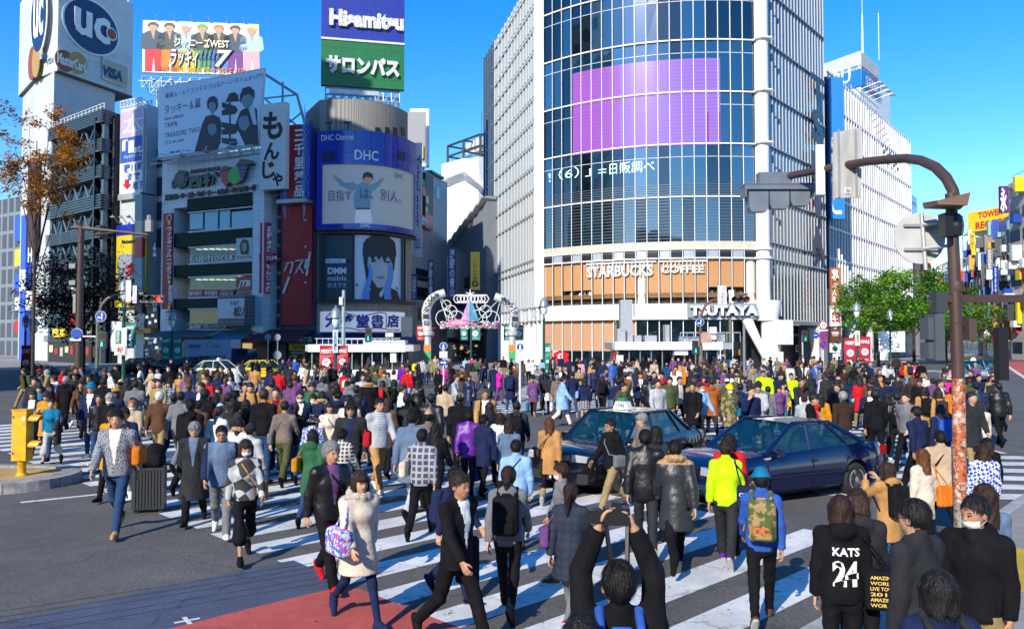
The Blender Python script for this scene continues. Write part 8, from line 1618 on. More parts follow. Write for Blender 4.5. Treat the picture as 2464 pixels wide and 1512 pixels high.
def bagmesh(kind,sex,pose,lod):
    key=('g',kind,sex,pose,lod)
    if key in MESH: return MESH[key]
    J=skel(pose,sex); u=J['up']; h=(.012,.018,.026)[lod]; g=SDF((-.6,-.75,.05),(.6,.75,1.75),h); fs=.93 if sex!='m' else 1.; W_=J['Wl']+J['dl']*.09
    if kind=='B': # on the back, with straps over the shoulders
        lean=R(POSES[pose][4]); M=rot(0,-lean); g.rbox(u(1.2,.215),(.15,.085,.22),.06,.01,M); g.rbox(u(1.12,.30),(.11,.04,.11),.035,.02,M)
        for s in (-1,1): g.cap(u(1.40,.13)+[s*.10,0,.02],u(1.46,.02)+[s*.10,0,.01],.024,.026,.01); g.cap(u(1.46,.02)+[s*.10,0,.01],u(1.40,-.085)+[s*.11,0,.01],.026,.026,.01); g.cap(u(1.40,-.085)+[s*.11,0,.01],u(1.2,-.15)+[s*.14,0,0],.022,.016,.01); g.cap(u(1.2,-.145)+[s*.14,0,0],u(1.05,.05)+[s*.195,0,0],.014,.012,.01)
        g.cap(u(1.43,.17)+[-.04,0,0],u(1.43,.17)+[.04,0,0],.014,.014,.01)
    elif kind=='S': # shoulder or cross body bag at the hip
        c=u(.98,.02)+[.245,0,0]; g.rbox(c,(.055,.16,.115),.04,.01); a=u(1.46,-.01)+[-.1,0,.005]
        pts=[c+[-.02,.1,.1],u(1.25,.16)+[.1,0,0],u(1.43,.075)+[-.07,0,0],a,u(1.3,-.15)+[0,0,0],u(1.1,-.155)+[.13,0,0],c+[-.01,-.11,.1]]
        for p,q in zip(pts,pts[1:]): g.cap(p,q,.013,.013,.008)
    elif kind=='A': # carried on the shoulder under the arm
        c=u(1.10,.05)+[.265,0,0]; g.rbox(c,(.06,.17,.13),.05,.01)
        for dy in (-.11,.11): g.cap(c+[-.01,dy,.1],u(1.46,.01)+[.13,0,.02],.011,.011,.006)
    elif kind=='R': # big tote under the right arm
        c=u(.98,.13)+[-.285,0,0]; g.rbox(c,(.13,.05,.165),.03,.01)
        for dx in (-.08,.08): g.cap(c+[dx,-.01,.16],u(1.42,.1)+[-.13,0,.02],.011,.011,.006)
        g.cap(u(1.42,.1)+[-.13,0,.02],u(1.46,-.01)+[-.12,0,.01],.016,.016,.006)
    elif kind=='Q': # big bag in front of the right hip
        c=u(1.0,-.1)+[-.27,0,0]; g.rbox(c,(.09,.21,.15),.07,.01)
        for dy in (-.12,.12): g.cap(c+[.01,dy,.12],u(1.45,-.02)+[-.13,0,.02],.012,.012,.006)
    elif kind=='T': # carried in the hand
        c=W_+[0,0,-.36]; g.rbox(c,(.06,.17,.16),.025,.01)
        for dx in (-.03,.03): g.cap(c+[dx,-.1,.14],W_+[dx*.3,-.02,0],.009,.009,.004); g.cap(c+[dx,.1,.14],W_+[dx*.3,.02,0],.009,.009,.004)
    elif kind=='L': # a folded coat over the forearm
        E,V_=J['El'],J['Wl']; m=(E+V_)/2; g.cap(E+[0,0,.03],V_+[0,0,.03],.055,.055,.02); g.rbox(m+[.02,0,-.2],(.06,.14,.25),.05,.03)
    V,F=g.net(); MESH[key]=np_mesh('bag',V,F,1); return MESH[key]
def maskmesh(kind,sex,pose,lod):
    a=POSES[pose]; key=('m',kind,sex,a[4:],round(skel(pose,sex)['dz'],3),lod)
    if key in MESH: return MESH[key]
    c,M,loc=headf(skel(pose,sex)); k=.96 if sex!='m' else 1.; b=MB()
    if kind=='M':
        vs=[]; n=8
        for i,z in enumerate((.078,.052,.026,.004)):
            for j in range(n+1): t=R(-68+136*j/n); r=(.088,.104,.1,.082)[i]; vs.append((r*.74*math.sin(t),-r*math.cos(t)*1.04+.004,z))
        b.add(vs,[(i*(n+1)+j,(i+1)*(n+1)+j,(i+1)*(n+1)+j+1,i*(n+1)+j+1) for i in range(3) for j in range(n)])
        for s in (-1,1): b.tube([(s*.066,-.03,.07),(s*.085,.015,.095)],.002,4); b.tube([(s*.062,-.03,.012),(s*.085,.018,.06)],.002,4)
    else:
        for s in (-1,1): b.tube([(s*.034+.022*math.cos(i*.7),-.104+.01*abs(math.cos(i*.7)),.096+.017*math.sin(i*.7)) for i in range(10)],.0028,4); b.tube([(s*.056,-.092,.1),(s*.082,.01,.1)],.0026,4)
        b.tube([(-.012,-.107,.1),(.012,-.107,.1)],.0026,4)
    me=bpy.data.meshes.new('accessory'); me.from_pydata([tuple(M@(np.array(v)*k)+c) for v in b.v],[],b.f); me.materials.append(WHITE); me.polygons.foreach_set('use_smooth',[True]*len(b.f)); MESH[key]=me; return me
CL=dict(black=(.007,.007,.009),charcoal=(.024,.025,.029),grey=(.15,.155,.165),lightgrey=(.38,.4,.42),white=(.72,.72,.7),cream=(.62,.53,.42),beige=(.44,.33,.22),tan=(.42,.22,.075),brown=(.095,.048,.025),darkbrown=(.04,.022,.015),khaki=(.27,.2,.1),olive=(.065,.075,.03),green=(.03,.11,.05),navy=(.012,.019,.06),blue=(.03,.09,.36),denim=(.02,.05,.12),lightblue=(.25,.42,.66),slate=(.11,.16,.25),purple=(.12,.015,.26),plum=(.14,.06,.17),magenta=(.6,.02,.3),pink=(.6,.27,.32),red=(.5,.012,.02),burgundy=(.12,.012,.02),orange=(.62,.16,.015),mustard=(.5,.22,.015),yellow=(.75,.5,.01),lime=(.48,.85,.008),teal=(.008,.15,.28),rust=(.3,.09,.02),taupe=(.17,.13,.11))
PAT={'marl':((.32,.34,.37),(.012,.015,.03)),'plaid':((.05,.055,.075),(.3,.31,.35)),'tartan':((.012,.025,.03),(.01,.012,.04)),'check':((.05,.06,.09),(.55,.5,.42)),'camo':((.06,.09,.02),(.3,.2,.08)),'houndstooth':((.7,.72,.76),(.02,.06,.35)),'floral':((.55,.55,.66),(.06,.12,.42)),'striped':((.62,.64,.68),(.06,.09,.18)),'snow':((.05,.08,.28),(.55,.6,.72)),'spotted':((.012,.012,.012),(.6,.6,.58)),'geometric':((.42,.43,.44),(.03,.032,.035)),'rainbow':((.1,.2,.5),(.6,.1,.25))}
def cloth(c):
    if c in PAT:
        if 'cloth_'+c in MC: return MC['cloth_'+c]
        a,b_=PAT[c]; m=mat('cloth_'+c,a,.85); n=m.node_tree.nodes; l=m.node_tree.links; tc=n.new('ShaderNodeTexCoord'); mx=n.new('ShaderNodeMix'); mx.data_type='RGBA'; mx.inputs[6].default_value=(*a,1); mx.inputs[7].default_value=(*b_,1)
        def thr(src,lo,hi):
            r=n.new('ShaderNodeMapRange'); r.inputs[1].default_value=lo; r.inputs[2].default_value=hi; l.new(src,r.inputs[0]); return r.outputs[0]
        def wave(ax,sc_):
            w=n.new('ShaderNodeTexWave'); w.bands_direction=ax; w.inputs['Scale'].default_value=sc_; l.new(tc.outputs['Object'],w.inputs[0]); return w.outputs[1]
        if c in ('plaid','check','tartan'):
            s=3.2 if c!='check' else 4.5; q=n.new('ShaderNodeMath'); q.operation='MAXIMUM'; l.new(thr(wave('X',s),.72,.8),q.inputs[0]); l.new(thr(wave('Z',s),.72,.8),q.inputs[1]); f=q.outputs[0]
        elif c=='striped': f=thr(wave('Z',11),.5,.6)
        elif c in ('houndstooth','geometric'):
            k=n.new('ShaderNodeTexChecker'); k.inputs['Scale'].default_value=22 if c=='houndstooth' else 5; mp=n.new('ShaderNodeMapping'); mp.inputs['Rotation'].default_value=(0,.6,.6); l.new(tc.outputs['Object'],mp.inputs[0]); l.new(mp.outputs[0],k.inputs[0]); f=k.outputs[1]
        elif c=='spotted':
            k=n.new('ShaderNodeTexVoronoi'); k.inputs['Scale'].default_value=28; l.new(tc.outputs['Object'],k.inputs[0]); f=thr(k.outputs[0],.3,.25)
        else:
            k=n.new('ShaderNodeTexNoise'); k.inputs['Scale'].default_value={'marl':85,'camo':11,'floral':26,'snow':32,'rainbow':14}[c]; k.inputs['Detail'].default_value=3; l.new(tc.outputs['Object'],k.inputs[0]); f=thr(k.outputs[0],.5,.54)
        l.new(f,mx.inputs[0]); l.new(mx.outputs[2],n['Principled BSDF'].inputs['Base Color'])
        if c in ('floral','rainbow'):
            k=n.new('ShaderNodeTexNoise'); k.inputs['Scale'].default_value=15; l.new(tc.outputs['Object'],k.inputs[0]); m2=n.new('ShaderNodeMix'); m2.data_type='RGBA'; l.new(thr(k.outputs[0],.58,.61),m2.inputs[0]); l.new(mx.outputs[2],m2.inputs[6]); m2.inputs[7].default_value=(.55,.05,.3,1) if c=='floral' else (.5,.4,.05,1); l.new(m2.outputs[2],n['Principled BSDF'].inputs['Base Color'])
        return m
    if c.endswith('*'): return mat('shell_'+c[:-1],CL[c[:-1]],.42,var=.12,vs=7,bump=.35,bs=24,spec=.4)   # glossy shell or leather
    return mat('cloth_'+c,CL[c],.85,var=.22,vs=6,bump=.8,bs=17,spec=.12,stretch=(1,1,.6))
HC_={'k':(.009,.008,.008),'n':(.032,.014,.008),'a':(.11,.038,.012),'o':(.3,.1,.02),'g':(.26,.26,.265),'w':(.58,.57,.54)}
def hairm(k):
    key='hair_'+k
    if key in MC: return MC[key]
    m=mat(key,HC_[k],.5,var=.45,vs=40,bump=.7,bs=90,stretch=(1,1,.12),spec=.35); return m
HW={'k':'black','n':'brown','a':'auburn','o':'orange','g':'grey','w':'white'}; HS={'s':'short {} hair','l':'long {} hair','b':'{} bob','p':'{} ponytail','u':'{} hair bun','c':'curly {} hair','q':'wavy {} hair','d':'thin {} hair','i':'cropped {} hair'}
TW={'s':'sweater','j':'jacket','b':'blazer','h':'hoodie','p':'puffer jacket','c':'coat','l':'long coat','q':'long puffer coat','k':'parka','v':'padded vest','u':'fur collared coat'}; BW={'t':'trousers','j':'jeans','s':'skirt','k':'cropped trousers'}
HATW={'n':'knit hat','a':'cap','h':'bucket hat','t':'beret'}; BAGW={'B':('backpack','backpack'),'S':('shoulder bag','bag'),'A':('handbag','bag'),'T':('tote bag','bag'),'R':('tote bag','bag'),'Q':('shoulder bag','bag'),'L':('folded coat','coat')}
ACT={'phone':'looking at phone','ear':'with hand to ear','cross':'with arms folded','photo':'holding a camera up high','reach':'with both hands raised','sit':'sitting at the wheel'}
SKIN=[mat('skin_%d'%i,c,.5,var=.06,vs=8,spec=.4) for i,c in enumerate(((.46,.255,.155),(.52,.3,.19),(.40,.205,.12)))]; LIP=mat('lips',(.3,.1,.08),.4); EYE=mat('eye_dark',(.02,.014,.012),.25); BROW=mat('eyebrow',(.03,.018,.012),.7); SOLE=mat('shoe_sole',(.4,.4,.39),.6); MASKM=mat('mask_white',(.74,.76,.78),.7); SPEC=BLK; FURM=mat('fur_tan',(.42,.25,.12),.95,var=.5,vs=40,bump=1.,bs=70); FURP=mat('fur_pale',(.5,.42,.36),.95,var=.4,vs=40,bump=1.,bs=70)
PEOPLE=[]; BAGS=[]
def put_part(name,me,mats,parent):
    o=bpy.data.objects.new(name,me); COL.objects.link(o); o.parent=parent
    for i,m in enumerate(mats[:len(me.materials)]): o.material_slots[i].link='OBJECT'; o.material_slots[i].material=m
    return o
def cw_(c): return c.rstrip('*').replace('lightgrey','light grey').replace('lightblue','light blue').replace('darkbrown','dark brown').replace('marl','flecked navy and white').replace('houndstooth','blue and white houndstooth').replace('snow','blue mottled').replace('tartan','dark tartan').replace('rainbow','multicoloured')
def person(line,n,where=None):
    f=line.split(); u,v=float(f[0])*.64141,float(f[1])*.64141; sex=f[2][0]; hgt=int(f[2][1:])/100; face=float(f[3]); hr=f[4]; hat_=None
    if '+' in hr: hr,hat_=hr.split('+')
    tp=f[5].split(':'); ts=tp[0]; tc,_,inn=tp[1].partition('/'); bs,bc=f[6].split(':'); sh=f[7]; pose=f[8]; ex=f[9].split(',') if len(f)>9 else []
    hgt*=1.0 if (where is not None or ',F' in line or ' F' in line) else (1.08 if u<900 else 1.05); s=hgt/1.72; J=skel(pose,sex)
    if where is None:
        r=ray(u,v); Y=(hgt+J['dz']*s-HC)/r[2]*r[1] if r[2]<0 else 70.; Yx=[float(e[1:]) for e in ex if e[0]=='Y' and e[1:].replace('.','').isdigit()]
        if Yx: Y=Yx[0]
        Fx=[float(e[1:]) for e in ex if e[0]=='F' and e[1:].isdigit()]
        if Fx: q=Gd(u,Fx[0]*.64141); Y=q.y; hgt=(HC+r[2]/r[1]*Y)/(1+J['dz']/1.72); s=hgt/1.72
        x=r[0]/r[1]*Y; z=.15 if Y>69 else 0.
        loc=(x,Y,z)
    else: loc=where; Y=loc[1]
    lod=0 if Y<16 else (1 if Y<34 else 2)
    t=thing('person',None,'person',loc,R(face),'people crossing the scramble'); t.scale=(s,s,s); skirt=bs=='s'; rr=random.Random(n*7+3)
    fitb={'t':'t','j':'j','s':'s','k':'k'}[bs]; tights=cloth('black') if skirt else None
    for e in ex:
        if e[0]=='L' and e[1:] in CL: tights=cloth(e[1:])
    sk=SKIN[rr.randrange(3)]
    put_part('body',body(sex,pose,lod,skirt),[sk,tights if skirt else sk,LIP,EYE,BROW],t)
    opn=('v' if ts in 'bl' or ts=='j' else 'o') if inn else ''
    o=put_part({'s':'sweater','j':'jacket','b':'blazer','h':'hoodie','p':'puffer_jacket','c':'coat','l':'coat','q':'coat','k':'parka','v':'padded_vest','u':'coat'}[ts],top(ts,sex,pose,lod,opn if ts!='v' else ''),[cloth(tc),cloth(inn) if inn else cloth('white'),FURP if tc=='cream*' else FURM],t)
    put_part('skirt' if skirt else 'trousers',bottom(fitb,sex,pose,lod),[cloth(bc)],t)
    put_part('shoes',shoes(sex,pose,lod,'boot' in ex),[cloth(sh),SOLE if sh!='black' else cloth('black')],t)
    put_part('hair',hair((hr[0] if not hat_ else ('s' if hr[0] in 'scid' else hr[0])),sex,pose,lod),[hairm(hr[1])],t)
    if hat_: put_part('hat',hat(hat_[0],sex,pose,lod),[cloth(hat_[2:])],t)
    for e in ex:
        if e in ('M','G'): put_part('face_mask' if e=='M' else 'glasses',maskmesh(e,sex,pose,lod),[MASKM if e=='M' else SPEC],t)
    who={'f':'woman','m':'man','k':'youth'}[sex]
    if hat_: hw='%s %s'%(cw_(hat_[2:]),HATW[hat_[0]])
    else: hw=HS[hr[0]].format(HW[hr[1]])
    core='%s in %s %s'%(who,cw_(tc),TW[ts]); full='%s, %s, %s %s'%(core,hw,cw_(bc),BW[bs])
    if 'M' in ex: full='masked '+full
    if 'G' in ex: full=full.replace(who,who+' with glasses',1)
    if pose in ACT: full+=' '+ACT[pose]
    rec=dict(o=t,core=core,full=full,x=loc[0],y=loc[1],tc=tc,ts=ts,short='%s %s'%(cw_(tc),TW[ts]),hw=hw,key=f[0]+' '+f[1],segs=[(('masked ' if 'M' in ex else '')+core+(' over '+cw_(inn) if inn else '')).replace(who,who+' with glasses' if 'G' in ex else who,1),ACT.get(pose,''),hw,('facing the camera' if abs(face)<46 else ('seen from behind' if abs(face)>134 else 'in profile')),next(('with %s %s'%(cw_(e.split(':')[1]),BAGW[e[0]][0]) for e in ex if ':' in e and e[0] in BAGW),''),'%s %s'%(cw_(bc),BW[bs])]); PEOPLE.append(rec)
    for e in ex:
        if ':' in e and e[0] in BAGW:
            k,c=e.split(':'); b=put_part(BAGW[k][0].replace(' ','_'),bagmesh(k,sex,pose,lod),[cloth(c)],None); b.location=loc; b.rotation_euler=(0,0,R(face)); b.scale=(s,s,s)
            b['category']=BAGW[k][1]; b['group']='bags carried through the crowd'; BAGS.append((b,'%s %s'%(cw_(c),BAGW[k][0]),rec))
    rec['top']=o; rec['bags']=[b for b in BAGS if b[2] is rec]
    return t
